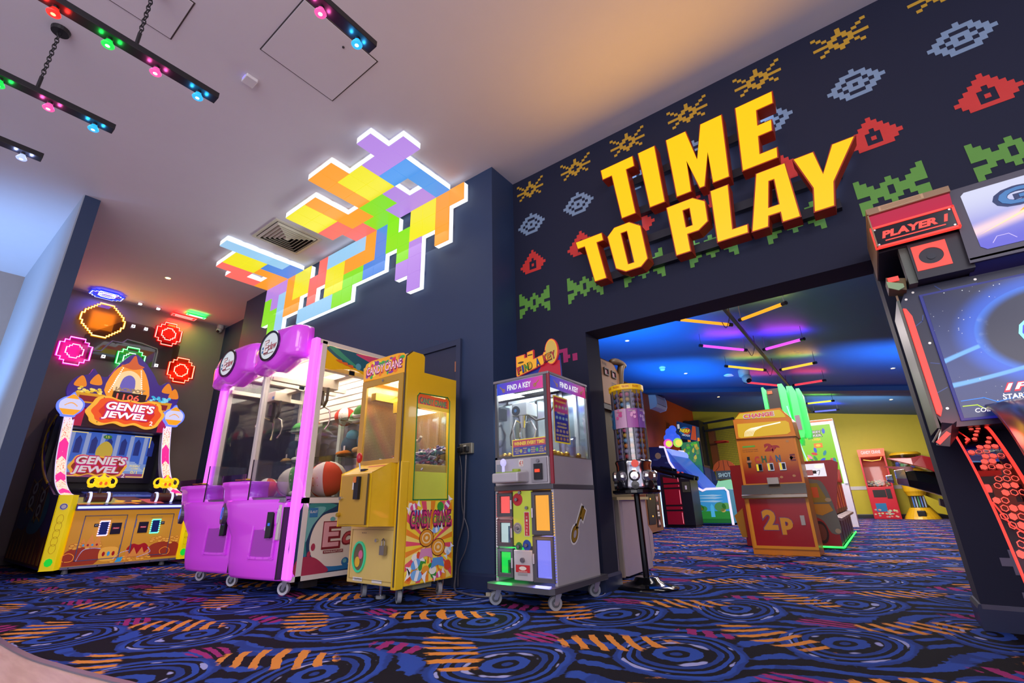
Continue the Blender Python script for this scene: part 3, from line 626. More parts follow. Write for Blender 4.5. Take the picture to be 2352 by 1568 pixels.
b.fpoly(F, [(2.04, .12), (2.03, .22), (2.08, .16), (2.11, .23), (2.15, .15), (2.19, .23), (2.22, .16), (2.27, .22), (2.26, .12)], .004, E('art crown', ''))
for a in ([(1.6, .13), (1.62, .2), (1.65, .24), (1.72, .25), (1.79, .24)], [(1.93, .12), (1.99, .18), (2.06, .2)], [(2.25, .22), (2.28, .17), (2.22, .14), (2.16, .12)]):
    for p in smoothpts(a, 6): b.fcirc(F, p[0], p[1], .005, .005, .0045, M('art pearl', 'e6dfe8', .3), n=6)
b.fpoly(F, [(1.95, .08), (1.97, .13), (2.02, .135), (2.01, .085)], .0046, gm)
b.build('front_graphic', t)
for y0, y1, hs in ((1.585, 1.975, 1), (2.068, 2.458, -1)):              # the two coin doors
    d = MB(gold); P = [(y0, .127), (y1, .130), (y1, .596), (y0, .596)]; d.fstroke(FX(-7.271), P, .008, .003, M('door seam', '6a6a86', .4, .5), None, True); o = d.build('coin_door', t)
    hy = y1-.004 if hs > 0 else y0+.004
    for z in (.50, .22): MB(M('door seam')).cyl((-7.266, hy, z-.05), (-7.266, hy, z+.05), .006, n=8).build('hinge', o)
    cy = 1.775 if hs > 0 else 2.28; m = E('coin ring '+('violet' if hs > 0 else 'green'), 'c8b0ff' if hs > 0 else '58ffd0', 2.6); bl = MB(M('coin slot blue', '182a5a', .3)).frect(FX(-7.27), cy-.04, .385, cy+.04, .53, .004, None, 0); bl.build('coin_slot', o)
    ring = MB(m)
    for k in range(26):
        a = k/26*4; s, fq = int(a), a % 1; q = [(-1, -1), (1, -1), (1, 1), (-1, 1), (-1, -1)]; u = q[s][0]+(q[s+1][0]-q[s][0])*fq; v = q[s][1]+(q[s+1][1]-q[s][1])*fq
        ring.ball((-7.264, cy+u*.043, .457+v*.076), .0075, 8, 5)
    ring.build('light_ring', o, label='glowing ring of small lights round the coin slot'); ty = 1.89 if hs > 0 else 2.155
    p = MB(M('ticket black', '1a1620', .35)).frect(FX(-7.27), ty-.048, .388, ty+.048, .512, .006, None, 0); p.frect(FX(-7.27), ty-.03, .445, ty+.03, .462, .0075, E('ticket red', 'e0324a', .5)); p.ftext(FX(-7.27), 'Ticket', ty, .4535, .045, .011, .008, E('print white', 'f0eef4', .5)); p.build('ticket_slot', o)
    p = MB(M('ticket black')).frect(FX(-7.27), cy-hs*.072-.02, .475, cy-hs*.072+.02, .51, .003, None, 0); p.ftext(FX(-7.27), '£1', cy-hs*.072, .495, .022, .016, .004, E('print white', '')); p.build('price_plate', o)
    for k in range(2): MB(M('door seam')).frect(FX(-7.27), cy-.06, .553+k*.008, cy+.06, .555+k*.008, .001).build('notice_line', o)
led = MB(E('led lilac', '9aa4ff', 2.4)); led.cyl((-7.258, 1.495, .688), (-7.258, 2.565, .688), .013, n=10); led.build('light_bar', t, label='glowing lilac light tube'); MB(M('led rail', '3a2a80', .4)).box(-7.31, -7.262, 1.485, 2.575, .655, .712).build('light_rail', t)
lamp('AREA', 'cabinet_led_glow', (-7.1, 2.03, .62), 3.5, lin('8a8cff'), 1.0, (-6.9, 2.03, 0), size_y=.05)
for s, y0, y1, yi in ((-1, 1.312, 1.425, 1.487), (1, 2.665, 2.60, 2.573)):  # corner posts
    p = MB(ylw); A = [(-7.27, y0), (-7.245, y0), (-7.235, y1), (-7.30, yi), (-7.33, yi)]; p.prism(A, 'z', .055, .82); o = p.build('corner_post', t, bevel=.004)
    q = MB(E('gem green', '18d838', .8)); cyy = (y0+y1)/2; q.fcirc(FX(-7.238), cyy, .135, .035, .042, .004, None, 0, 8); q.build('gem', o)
    q = MB(M('art pearl')); q.fcirc(FX(-7.238), cyy, .70, .035, .036, .003, None, 0, 14); q.fring(FX(-7.238), cyy, .70, .03, .03, .008, .0036, M('disc blue', '4a5ac0', .4)); q.build('disc', o)
    q = MB(M('post pattern', 'd8b800', .4)); 
    for k in range(5): q.fring(FX(-7.238), cyy, .27+k*.075, .03, .05, .004, .001, None, None, 10)
    q.build('post_pattern', o)
# curved light pillars
def pat(name, c0, c1):
    m = bpy.data.materials.new(name); m.use_nodes = True; e = Ex(m.node_tree); g = m.node_tree.nodes.new('ShaderNodeNewGeometry')
    v = m.node_tree.nodes.new('ShaderNodeTexVoronoi'); v.inputs['Scale'].default_value = 55; m.node_tree.links.new(g.outputs['Position'], v.inputs['Vector']); e.v['d'] = v.outputs['Distance']
    e('k=ss(d,.25,.4,0,1)'); col = e.mix(e.v['k'], c1, c0); bb = m.node_tree.nodes['Principled BSDF']; m.node_tree.links.new(col, bb.inputs['Base Color']); m.node_tree.links.new(col, bb.inputs['Emission Color']); bb.inputs['Emission Strength'].default_value = .85; return m
cream = pat('pillar cream', 'ffe2cc', 'ff5a4a'); mag = E('pillar magenta', 'ff2a9a', .95)
cur = smoothpts([(-7.42, .823), (-7.62, .86), (-7.92, .97), (-8.12, 1.12), (-8.29, 1.32), (-8.42, 1.58), (-8.53, 1.90)], 8)
def ribbon(mb, a, b, ya, yb, off, ch=.0):
    n = len(cur)-1; ym = (ya+yb)/2
    def at(s):
        s = min(max(s, 0), .999)*n; i = int(s); f = s-i; p, q = cur[i], cur[i+1]; d = Vector((q[0]-p[0], q[1]-p[1])).normalized(); return (p[0]+(q[0]-p[0])*f+d.y*off, p[1]+(q[1]-p[1])*f-d.x*off)
    N = 12; R = []
    for k in range(N+1):
        row = []
        for y, w in ((ya, 0), (ym, 1), (yb, 0)): x, z = at(a+(b-a)*k/N+w*ch); row.append((x, y, z))
        R.append(row)
    mb.loops(R, False, False)
for y0, y1, sg in ((1.362, 1.462, 1), (2.60, 2.50, 1)):
    body = MB(M('pillar body', 'a89aa4', .4)); R = []
    for (px, pz), (qx, qz) in zip(cur, cur[1:]+[cur[-1]]): d = Vector((1, 0)); R.append([(px, y0-(.006 if y1 > y0 else -.006), pz), (px, y1, pz), (px-.09, y1, pz-.05), (px-.09, y0-(.006 if y1 > y0 else -.006), pz-.05)])
    body.loops(R); o = body.build('light_pillar', t)
    q = MB(cream); ribbon(q, 0, 1, y0, y1, .004)
    q.m(mag); ribbon(q, .10, .20, y0, y1, .006, .05); ribbon(q, .34, .45, y0, y1, .006, .05); ribbon(q, .62, .78, y0, y1, .006, .05); q.build('pillar_lens', o, label='glowing cream and magenta patterned lens')
    for ya in (y0, y1):
        MB(E('pillar edge', 'e8d8ff', .9)).tube([(x+.004, ya, z) for x, z in cur], .006, 5).build('edge_light', o)
# onion-shaped lamps above the pillars
for cyy in (1.375, 2.57):
    F = FX(-8.42, cyy, 1.99); out = smoothpts([(-.06, -.145), (-.075, -.12), (-.13, -.045), (-.135, .04), (-.09, .10), (-.035, .13), (0, .185), (.035, .13), (.09, .10), (.135, .04), (.13, -.045), (.075, -.12), (.06, -.145)], 4, True)
    o = MB(E('onion rim', '5a70ff', 1.6)).fpoly(F, out, .03, None, -.03).build('onion_lamp', t); q = MB(E('onion lilac', 'dcd8ff', .9)); sc = lambda k, dz=0: [(x*k, z*k+dz) for x, z in out]
    q.fpoly(F, sc(.86), .034); q.fpoly(F, [p for p in [(-.11, -.05), (.11, -.05), (.07, -.105), (.05, -.125), (-.05, -.125), (-.07, -.105)]], .037, E('onion orange', 'f5a21e', 1)); q.fpoly(F, smoothpts([(-.07, .09), (0, .15), (.07, .09)], 3), .037, E('onion orange', ''))
    for k in range(11): q.fcirc(F, -.06+k*.012, .0+.035*sin(k/10*pi), .007, .009, .037, E('onion orange', ''), n=6)
    q.build('lamp_face', o)
# header, screen, topper
b = MB(M('header purple', '3a1648', .4)).box(-8.75, -8.50, 1.44, 2.53, 1.73, 2.02); o = b.build('header', t, bevel=.01)
for s in (1.50, 2.47):
    q = MB(E('header red', 'c01848', .4)).frect(FX(-8.5), s-.05, 1.75, s+.05, 1.99, .002, None); q.build('header_graphic', o)
F = FX(-8.40, 1.99, 1.97); sg = smoothpts([(-.45, -.02), (-.40, .09), (-.36, .18), (-.25, .205), (-.12, .17), (0, .185), (.12, .17), (.25, .205), (.37, .17), (.40, .09), (.45, .02), (.41, -.09), (.37, -.17), (.26, -.20), (.12, -.155), (0, -.19), (-.12, -.155), (-.26, -.20), (-.37, -.16), (-.40, -.10)], 4, True)
def jewel_sign(F, P, parent, glow, nm, s=1):
    P = [(x*s, y*s) for x, y in P]; k = MB(E('sign rim gold %g' % glow, 'ffb83a', .9*glow)).fpoly(F, P, .03, None, -.05); o = k.build(nm, parent)
    q = MB(E('sign orange %g' % glow, 'f0521a' if glow > .8 else 'a8341a', .95*glow)).fpoly(F, [(x*.90, y*.86) for x, y in P], .034); q.fpoly(F, [(x*.72, y*.6) for x, y in P], .036, E('sign red %g' % glow, 'd8281c', .95*glow))
    for tx, cx, cy, w in (("GENIE'S", .02, .075, .56), ('JEWEL', -.02, -.06, .52)):
        q.ftext(F, tx, cx*s, cy*s, (w+.03)*s, .145*s, .040, E('sign magenta %g' % glow, 'c81e78', .8*glow), .06, .12); q.ftext(F, tx, cx*s, cy*s, w*s, .115*s, .046, E('sign letter %g' % glow, 'fdeef4', 1.1*glow), .035, .12)
    q.ftext(F, '2', .30*s, -.12*s, None, .06*s, .045, E('sign letter %g' % glow, ''), .02); q.build('sign_face', o)
    return o
o = jewel_sign(F, sg, t, 1, 'title_sign')
dots = MB(M('dark lock'))
for x, z in ((-.3, .17), (0, .17), (.31, .165), (-.31, -.165), (.31, -.16)): dots.fcirc(F, x, z, .007, .007, .033, n=8)
dots.build('screw', o)
scr = MB(M('screen bezel', '1a1430', .3)).box(-8.86, -8.78, 1.40, 2.56, 1.03, 1.76); o = scr.build('screen', t)
F = FX(-8.775); q = MB(E('scr blue', '3a62c8', .75)).frect(F, 1.48, 1.10, 2.46, 1.715, .0)
for k in range(6): q.frect(F, 1.52+k*.17, 1.30, 1.57+k*.17, 1.70, .001, E('scr column', '9aa8d8', .7)); q.fpoly(F, [(1.59+k*.17, 1.42), (1.66+k*.17, 1.42), (1.66+k*.17, 1.6), (1.625+k*.17, 1.66), (1.59+k*.17, 1.6)], .001, E('scr window', '1c2c80', .7))
q.frect(F, 1.48, 1.10, 2.46, 1.30, .0008, E('scr floor', '7f9ad8', .7)); q.frect(F, 1.48, 1.10, 2.46, 1.16, .0012, E('scr mat', 'a04880', .6))
for k in range(7): q.frect(F, 2.12, 1.2+k*.02, 2.44-k*.02, 1.208+k*.02, .0013, E('scr step', 'd8e0f0', .7))
q.fpoly(F, smoothpts([(1.86, 1.36), (1.84, 1.5), (1.93, 1.6), (2.02, 1.5), (2.0, 1.36)], 4, True), .0015, E('scr dome', 'c8a83a', .75)); q.fcirc(F, 1.93, 1.66, .05, .03, .002, E('scr badge', '3c7a3c', .7)); q.ftext(F, '15', 1.93, 1.66, .04, .03, .003, E('scr gold', 'f0d060', .9))
for tx, z in (('INSERT', 1.27), ('COIN', 1.235), ('0/1', 1.18)): q.ftext(F, tx, 2.33, z, .13 if z > 1.25 else .08, .026 if z > 1.2 else .04, .003, E('scr gold', ''), .01)
for P in ([(1.49, 1.69), (1.49, 1.705), (1.7, 1.7)], [(2.25, 1.7), (2.45, 1.7), (2.45, 1.55)], [(1.5, 1.2), (1.5, 1.115), (1.7, 1.115)], [(2.25, 1.115), (2.45, 1.115), (2.45, 1.25)]): q.fstroke(F, P, .012, .003, E('scr gold', ''))
q.build('display', o)
jewel_sign(FX(-8.765, 1.90, 1.25), [(x*.72, y*.72) for x, y in sg], o, .55, 'display_title')
F = FX(-8.5); top = MB(E('topper violet', '4a2a96', .35, '46288c')); P = smoothpts([(1.34, 2.10), (1.30, 2.25), (1.36, 2.40), (1.48, 2.46), (1.52, 2.55), (1.60, 2.46), (1.70, 2.48), (1.80, 2.70), (1.93, 2.86), (2.08, 2.76), (2.22, 2.60), (2.32, 2.45), (2.42, 2.52), (2.50, 2.44), (2.60, 2.34), (2.58, 2.16), (2.45, 2.0), (1.50, 2.0)], 4, True)
top.fpoly(F, P, .02, None, -.03); to = top.build('topper', t); q = MB(E('top orange', 'ff9a2a', .9)); sh = lambda pts, h, mt: q.fpoly(F, smoothpts(pts, 4, True), h, mt)
sh([(1.72, 2.20), (1.74, 2.55), (1.93, 2.72), (2.12, 2.58), (2.20, 2.20)], .024, E('top orange', '')); sh([(1.80, 2.66), (1.88, 2.70), (1.94, 2.84), (2.0, 2.72), (2.08, 2.68), (1.95, 2.62)], .026, E('top dome red', 'e0602a', .8))
sh([(1.80, 2.25), (1.79, 2.50), (1.93, 2.60), (2.07, 2.50), (2.08, 2.25)], .028, E('top cream', 'ffd9a0', .9)); sh([(1.86, 2.28), (1.86, 2.46), (1.935, 2.53), (2.01, 2.46), (2.01, 2.28)], .030, E('top violet', '7a6ad0', .7))
for cx, cz in ((1.42, 2.33), (1.58, 2.38), (2.43, 2.40), (2.53, 2.33)): sh([(cx-.06, cz-.05), (cx-.05, cz+.03), (cx, cz+.10), (cx+.05, cz+.03), (cx+.06, cz-.05)], .026, E('top dome', 'f58a1e', .85))
for cx, cc in ((1.56, 'f2c22e'), (2.38, '38b4e0')):
    q.fpoly(F, [(cx-.15, 2.06), (cx+.13, 2.06), (cx+.15, 2.20), (cx-.17, 2.20)], .030, E('chest gold', 'e8a01c', .8)); q.fpoly(F, [(cx-.11, 2.08), (cx+.09, 2.08), (cx+.10, 2.16), (cx-.12, 2.16)], .032, E('chest red', 'a01c24', .6))
    for k in range(22): q.fcirc(F, cx-.14+rnd.random()*.27, 2.20+rnd.random()*.07, .022, .016, .033+k*.0003, E('hoard %s %d' % (cc, k % 2), cc if k % 2 else ('ffe070' if cc[0] == 'f' else '8adcf4'), .85), n=7)
for a, bb in (((1.74, 2.25), (1.83, 2.62)), ((2.13, 2.25), (2.05, 2.62))):
    for k in range(14): q.fcirc(F, a[0]+(bb[0]-a[0])*k/13, a[1]+(bb[1]-a[1])*k/13, .008, .008, .036, E('top bulbs', 'ffffff', 2), n=7)
q.build('topper_graphic', to)
k = MB(M('counter box', '3a0c10', .4)).frect(FX(-8.46), 1.79, 2.14, 2.18, 2.27, .02, None, -.03); k.ftext(FX(-8.46), '1106', 1.965, 2.20, .27, .085, .022, E('digit red', 'ff5040', 1.6), .01); k.ftext(FX(-8.46), 'JACKPOT', 1.97, 2.30, .36, .065, .024, E('jackpot letters', 'c8a07a', .5), .03, h0=0); k.build('jackpot_counter', t)
# play deck with two shooters
dk = MB(M('deck purple', '2c1c58', .3)); dk.hexa([(-8.8, 1.46, .66), (-7.27, 1.49, .66), (-7.27, 2.57, .66), (-8.8, 2.58, .66)], [(-8.8, 1.46, .93), (-7.27, 1.49, .715), (-7.27, 2.57, .715), (-8.8, 2.58, .93)]); dk.build('play_deck', t)
sl = .215/1.53; FD = Fr((-7.27, 0, .716), Y, Vector((-1, 0, sl))); q = MB(E('deck map', 'b8b25a', .3)); q.frect(FD, 1.5, .08, 1.95, .7, .002); q.frect(FD, 1.95, .05, 2.2, .8, .0022, E('deck wood', '7a3c1c', .2)); q.frect(FD, 2.18, .08, 2.35, .5, .0024, E('deck coral', 'e0646a', .4)); q.frect(FD, 1.75, .75, 2.5, 1.3, .0026, E('deck glow', '6a78d8', .5))
q.fstroke(FD, [(1.52, .04), (1.7, .02)], .05, .006, E('deck orange', 'ff8a1e', .8)); q.fstroke(FD, [(1.83, .06), (2.02, .12), (2.05, .02)], .045, .006, E('deck orange', ''))
for y in (1.93, 2.10): q.fcirc(FD, y, .26, .05, .045, .01, E('deck button', 'ffb41e', .9), 0); q.fring(FD, y, .26, .062, .058, .012, .006, M('art pearl'))
q.ftext(FD, 'GENIE', 2.15, .95, .35, .06, .005, E('deck text', 'b0e8ff', .8), .01); q.build('deck_graphic', t)
MB(glass('clear acrylic', 'f2f2ff', .05)).hexa([(-8.78, 1.47, .95), (-7.95, 1.47, .84), (-7.95, 2.58, .84), (-8.78, 2.58, .95)], [(-8.78, 1.47, .956), (-7.95, 1.47, .846), (-7.95, 2.58, .846), (-8.78, 2.58, .956)]).build('deck_cover', t)
for cyy in (1.708, 2.372):
    c = Vector((-7.50, cyy, .80)); q = MB(M('barrel', '5a2a2c', .35)); q.cyl(c+Vector((0, -.115, 0)), c+Vector((0, .115, 0)), .055, n=18); o = q.build('shooter', t)
    for s in (-1, 1): MB(E('barrel ring', 'b8bcff', 1.7)).lathe([(.058, -.012), (.066, -.012), (.066, .012), (.058, .012)], c+Vector((0, s*.085, 0)), Y, 22, False).build('ring_light', o); MB(M('barrel cap', '3c2a86', .3)).cyl(c+Vector((0, s*.115, 0)), c+Vector((0, s*.125, 0)), .05, n=18).build('end_cap', o)
    MB(M('stem black', '15151c', .4)).cyl(c+Z*.05, c+Z*.12, .02).build('stem', o)
    g = MB(E('lamp yellow', 'ffd21a', .75, 'f2c800')); g.smooth = True; h = c+Vector((0, 0, .165)); g.ball(h, (.06, .085, .055)); g.lathe([(.07, .0), (.085, .03), (.06, .045), (.03, .06), (.012, .08), (.02, .095), (0, .105)], h+Z*.015, n=18)
    for s in (-1, 1): g.tube([h+Vector((0, s*(.085+.05*sin(a)), .02+.05*cos(a))) for a in [pi*2*j/14 for j in range(14)]], .013, 7, True); g.ball(h+Vector((.01, s*.10, -.03)), (.03, .035, .025))
    g.build('lamp_body', o, label='glowing yellow lamp-shaped body'); q = MB(E('lamp ruby', 'f0621a', .9))
    for s in (-.024, .024): q.fcirc(FX(h.x+.058, cyy+s, h.z-.005), 0, 0, .014, .02, .004, None, -.004)
    q.build('ruby', o)
for x, y in ((-7.36, 1.55), (-7.36, 2.46), (-9.2, 1.5), (-9.2, 2.5)): MB(M('foot grey', '8a8a90', .5)).cyl((x, y, 0), (x, y, .06), .03, .022).build('foot', t)

# ------------------------------------------------------------------ the purple twin crane machine (faces -Y)
t = thing('crane_machine', 'glowing purple twin claw crane machine on castors between the treasure cabinet and yellow crane', 'crane machine', (-4.5, 2.5, 0))
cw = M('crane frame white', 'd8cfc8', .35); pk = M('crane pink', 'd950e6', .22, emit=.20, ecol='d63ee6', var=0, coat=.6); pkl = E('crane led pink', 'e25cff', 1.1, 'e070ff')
x0, x1, y0, y1 = -5.42, -3.63, 2.05, 2.97
MB(cw).box(x0, x1, y0+.02, y1, .11, .145).build('base_frame', t); MB(cw).box(x0, x1, y0+.02, y1, 1.995, 2.03).build('roof', t)
for x in (x0, x1-.045):
    for y in (y0+.05, y1-.045): MB(cw).box(x, x+.045, y, y+.045, .11, 2.02).build('post', t)
for z0, z1 in ((.665, .708), ): MB(cw).box(x0+.01, x1, y0+.05, y1, z0, z1).build('belt_frame', t)
for x in (x0-.01, x1-.075): MB(pkl).box(x, x+.085, 2.028, 2.075, .125, 2.035).build('light_column', t, bevel=.012, label='glowing pink corner light column')
lamp('AREA', 'crane_column_glow', (-3.59, 1.98, 1.0), 5, lin('e25cff'), .08, (-3.2, 1.2, .6), size_y=1.7)
MB(cw).box(-4.505, -4.465, 2.04, 2.09, .7, 1.86).build('mullion', t)
MB(cw).box(x1-.02, x1-.004, y1-.05, y1, .145, .665).build('side_stile', t)
# side panel artwork
b = MB(M('panel cream', 'e0d2c4', .4)).box(x1-.012, x1-.004, 2.10, y1-.04, .145, .665); o = b.build('side_panel', t)
F = FX(x1-.004); q = MB(M('art ink', '1c2330', .4)); A = lambda pts, h, c, nm: q.fpoly(F, smoothpts(pts, 5, True), h, M('elw '+nm, c, .4))
A([(2.10, .66), (2.46, .66), (2.42, .60), (2.28, .57), (2.20, .45), (2.20, .30), (2.32, .20), (2.6, .17), (2.95, .2), (2.95, .15), (2.10, .15)], .001, '1f3a5c', 'navy')
A([(2.12, .64), (2.40, .65), (2.25, .57), (2.16, .42), (2.17, .28), (2.12, .35)], .0014, '2f7f80', 'teal'); A([(2.14, .60), (2.3, .63), (2.2, .5), (2.15, .38)], .0018, '6aa8a8', 'aqua')
A([(2.12, .34), (2.2, .24), (2.36, .19), (2.6, .19), (2.9, .24), (2.93, .2), (2.55, .155), (2.2, .18)], .002, '2a6ea4', 'blue'); A([(2.10, .15), (2.10, .26), (2.22, .27), (2.32, .21), (2.36, .15)], .0024, 'a8324f', 'rose'); A([(2.70, .15), (2.75, .24), (2.93, .28), (2.94, .15)], .0024, '7c1f2c', 'wine')
for cy, cz, r in ((2.48, .60, .022), (2.43, .565, .018), (2.37, .54, .018)): q.fcirc(F, cy, cz, r*1.3, r, .0026, M('elw aqua'))
for cy, cz, r in ((2.22, .34, .018), (2.19, .29, .015), (2.165, .25, .014)): q.fcirc(F, cy, cz, r, r*1.5, .003, M('elw rose'))
q.fcirc(F, 2.52, .21, .035, .032, .003, M('elw blue')); q.fcirc(F, 2.515, .217, .018, .016, .0032, M('elw aqua'))
q.ftext(F, 'E', 2.375, .42, .17, .21, .0034, M('elw wine'), .07); q.ftext(F, 'E', 2.37, .425, .145, .185, .004, M('elw pink', 'd89aa0', .4), .02); q.ftext(F, 'claw', 2.66, .41, .38, .15, .0036, M('elw wine'), .05, .3); q.ftext(F, 'claw', 2.66, .412, .36, .13, .0042, M('elw red', 'b84a50', .4), .02, .3)
q.frect(F, 2.31, .285, 2.49, .308, .0036, M('elw wine')); q.ftext(F, 'WWW.ELAUT.COM', 2.40, .2965, .165, .014, .0042, M('elw cream', 'f0e4d8', .4)); q.frect(F, 2.16, .56, 2.23, .63, .0036, M('elw blue')); q.ftext(F, 'ELAUT', 2.195, .60, .06, .018, .0042, M('elw cream'))
q.build('side_graphic', o)
MB(M('panel cream')).box(x0, x0+.008, 2.10, y1-.04, .145, .665).build('side_panel', t)
# glazing, valance, shelves, interior
gl = glass('machine glass', 'f8f8f6', .035)
MB(gl).box(x1-.012, x1-.006, 2.115, y1-.05, .708, 1.995).build('side_glass', t); MB(gl).box(x0+.006, x0+.012, 2.115, y1-.05, .708, 1.995).build('side_glass', t)
for a, c2 in ((x0+.075, -4.505), (-4.465, x1-.075)): MB(gl).box(a, c2, 2.058, 2.063, .70, 1.85).build('front_glass', t)
F = FX(x1-.004); q = MB(M('val yellow', 'e8b410', .35)); q.fpoly(F, [(2.10, 1.985), (2.90, 1.985), (2.90, 1.80)]+[(y, z) for y, z in smoothpts([(2.85, 1.80), (2.6, 1.785), (2.45, 1.82), (2.3, 1.80), (2.2, 1.775), (2.10, 1.79)], 4)], .001)
q.fpoly(F, smoothpts([(2.16, 1.98), (2.2, 1.92), (2.35, 1.86), (2.6, 1.82), (2.9, 1.80), (2.9, 1.9), (2.6, 1.98)], 5, True), .0016, M('val teal', '1f5f74', .35)); q.fpoly(F, smoothpts([(2.16, 1.98), (2.3, 1.9), (2.5, 1.84), (2.32, 1.94), (2.24, 1.985)], 5, True), .002, M('val green', '3a9a7a', .35)); q.fpoly(F, smoothpts([(2.45, 1.98), (2.6, 1.93), (2.9, 1.85), (2.9, 1.98)], 4, True), .0022, M('val pink', 'd84a78', .35))
q.fcirc(F, 2.48, 1.86, .03, .032, .003, M('val ball', '5aa0b4', .3))
for k in range(3): q.fpoly(F, smoothpts([(2.24+k*.06, 1.875-k*.012), (2.30+k*.06, 1.885-k*.012), (2.30+k*.06, 1.855-k*.012)], 3, True), .003, M('val orange', 'e0662a', .35))
q.build('valance', t)
MB(M('crane inner white', 'e4ded6', .5)).box(x0+.05, x1-.05, y1-.02, y1-.012, 1.55, 1.99).build('back_panel', t)
sl2 = MB(M('crane slat', 'cfc4ba', .4, .3))
for k in range(6): MB(M('crane slat', '')).box(x0+.05, x1-.05, y1-.034, y1-.02, 1.58+k*.07, 1.635+k*.07).build('back_slat', t)
MB(M('back mirror', 'b9a9c4', .06, .85)).box(x0+.05, x1-.05, y1-.018, y1-.012, .71, 1.55).build('mirror', t)
for x in (-4.0, -4.5, -5.0): MB(cw).box(x-.025, x+.025, y1-.06, y1-.02, .71, 1.6).build('back_upright', t)
MB(M('crane deck', '6b6668', .6)).box(x0+.05, x1-.02, 2.07, y1-.02, .70, .715).build('prize_deck', t)
sg_ = glass('shelf glass', 'dfeee8', .10)
for z in (1.09, 1.425): MB(sg_).box(x0+.06, x1-.025, y1-.40, y1-.03, z, z+.008).build('glass_shelf', t)
for z in (1.09, 1.425):
    for x in (-4.0, -5.0): MB(chrome).box(x-.006, x+.006, y1-.38, y1-.04, z-.012, z).build('shelf_bracket', t)
lamp('AREA', 'crane_roof_lamp', (-4.52, 2.5, 1.985), 42, (1, .93, .84), 1.6, (-4.52, 2.5, 0), size_y=.7)
for cx, zz in ((-4.10, 1.72), (-4.97, 1.70)):                           # gantries and claws
    o = MB(M('gantry beige', 'cfc3ae', .4)).box(cx-.36, cx+.36, 2.46, 2.52, 1.79, 1.85).build('gantry', t); MB(M('gantry beige')).box(cx-.38, cx-.33, 2.1, 2.9, 1.80, 1.84).build('gantry_rail', o); MB(M('gantry beige')).box(cx+.30, cx+.36, 2.1, 2.9, 1.80, 1.84).build('gantry_rail', o)
    MB(M('gantry beige')).box(cx-.12, cx+.12, 2.34, 2.52, 1.70, 1.80).build('trolley', o, bevel=.006); MB(M('sticker blue', '3f78b8', .4)).box(cx+.07, cx+.11, 2.338, 2.341, 1.715, 1.745).build('sticker', o)
    c = Vector((cx, 2.40, 1.70)); kb = MB(M('claw black', '2a2624', .4)); kb.cyl(c, c-Z*.03, .02); kb.box(c.x-.04, c.x+.04, c.y-.03, c.y+.03, c.z-.15, c.z-.03); kb.cyl(c-Z*.15, c-Z*.21, .025, .018); k = kb.build('claw', t)
    for a in (.4, 2.5, 4.6):
        d = Vector((cos(a), sin(a), 0)); pts = [c-Z*.19, c-Z*.17+d*.07, c-Z*.20+d*.125, c-Z*.27+d*.145, c-Z*.34+d*.13, c-Z*.38+d*.10]; MB(M('claw steel', 'cfc6b4', .25, .9)).tube(pts, [.008, .008, .008, .007, .006, .009], 7).build('claw_arm', k)
    MB(M('cable coil', '37332f', .5)).tube([c+Vector((.05, 0, -.02)), c+Vector((.07, 0, -.12)), c+Vector((.10, 0, -.17)), c+Vector((.135, 0, -.12)), c+Vector((.14, 0, 0))], .014, 8).build('cable', k)
# header pods with oval badges
for hx0, hx1, fw in ((-5.40, -4.49, 0), (-4.50, -3.72, 0)):
    w = hx1-hx0; h = MB(pk if hx0 > -5 else pk); h.smooth = True
    out = smoothpts([(0, .17), (.04, .22), (.16, .31), (.34, .345), (.60, .345), (.85, .335), (.97, .315), (1.0, .26), (1.0, .15), (.98, .03), (.80, .02), (.55, -.035), (.42, -.035), (.25, .01), (.03, -.02), (.02, .06)], 3, True)
    R = []
    for k, (s, d) in enumerate(((1, 0), (1, .06), (.97, .11), (.90, .145), (.75, .165), (.45, .17))): R.append([(hx0+w*(.5+(u-.5)*s), 2.06-d, 1.845+.16+(z-.16)*s) for u, z in out])
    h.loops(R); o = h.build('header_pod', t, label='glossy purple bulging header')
    F = FY(1.888, hx0+w*.46, 2.025); e = MB(M('badge rim', '5a5a66', .2, .9)).fring(F, 0, 0, .175, .142, .02, .012, None, -.02, 32); q = e.build('badge', o)
    q2 = MB(E('badge face', 'dfe6ee', .75)).fcirc(F, 0, 0, .165, .132, .004, n=32); q2.ftext(F, 'E', -.055, 0, .085, .13, .006, M('elw wine'), .05); q2.ftext(F, 'claw', .055, -.005, .15, .075, .006, M('elw wine'), .03, .25); q2.ftext(F, 'E', -.058, .003, .07, .11, .007, E('badge pale', 'f4dfe4', .7), .02); q2.ftext(F, 'claw', .053, -.003, .14, .066, .007, E('badge rose', 'd86a78', .5), .0, .25)
    q2.frect(F, -.08, -.075, .09, -.068, .006, M('elw wine')); q2.frect(F, -.13, -.05, -.105, -.025, .006, M('sticker blue')); q2.frect(F, -.13, -.015, -.105, .01, .006, M('sticker blue')); q2.build('badge_face', q)
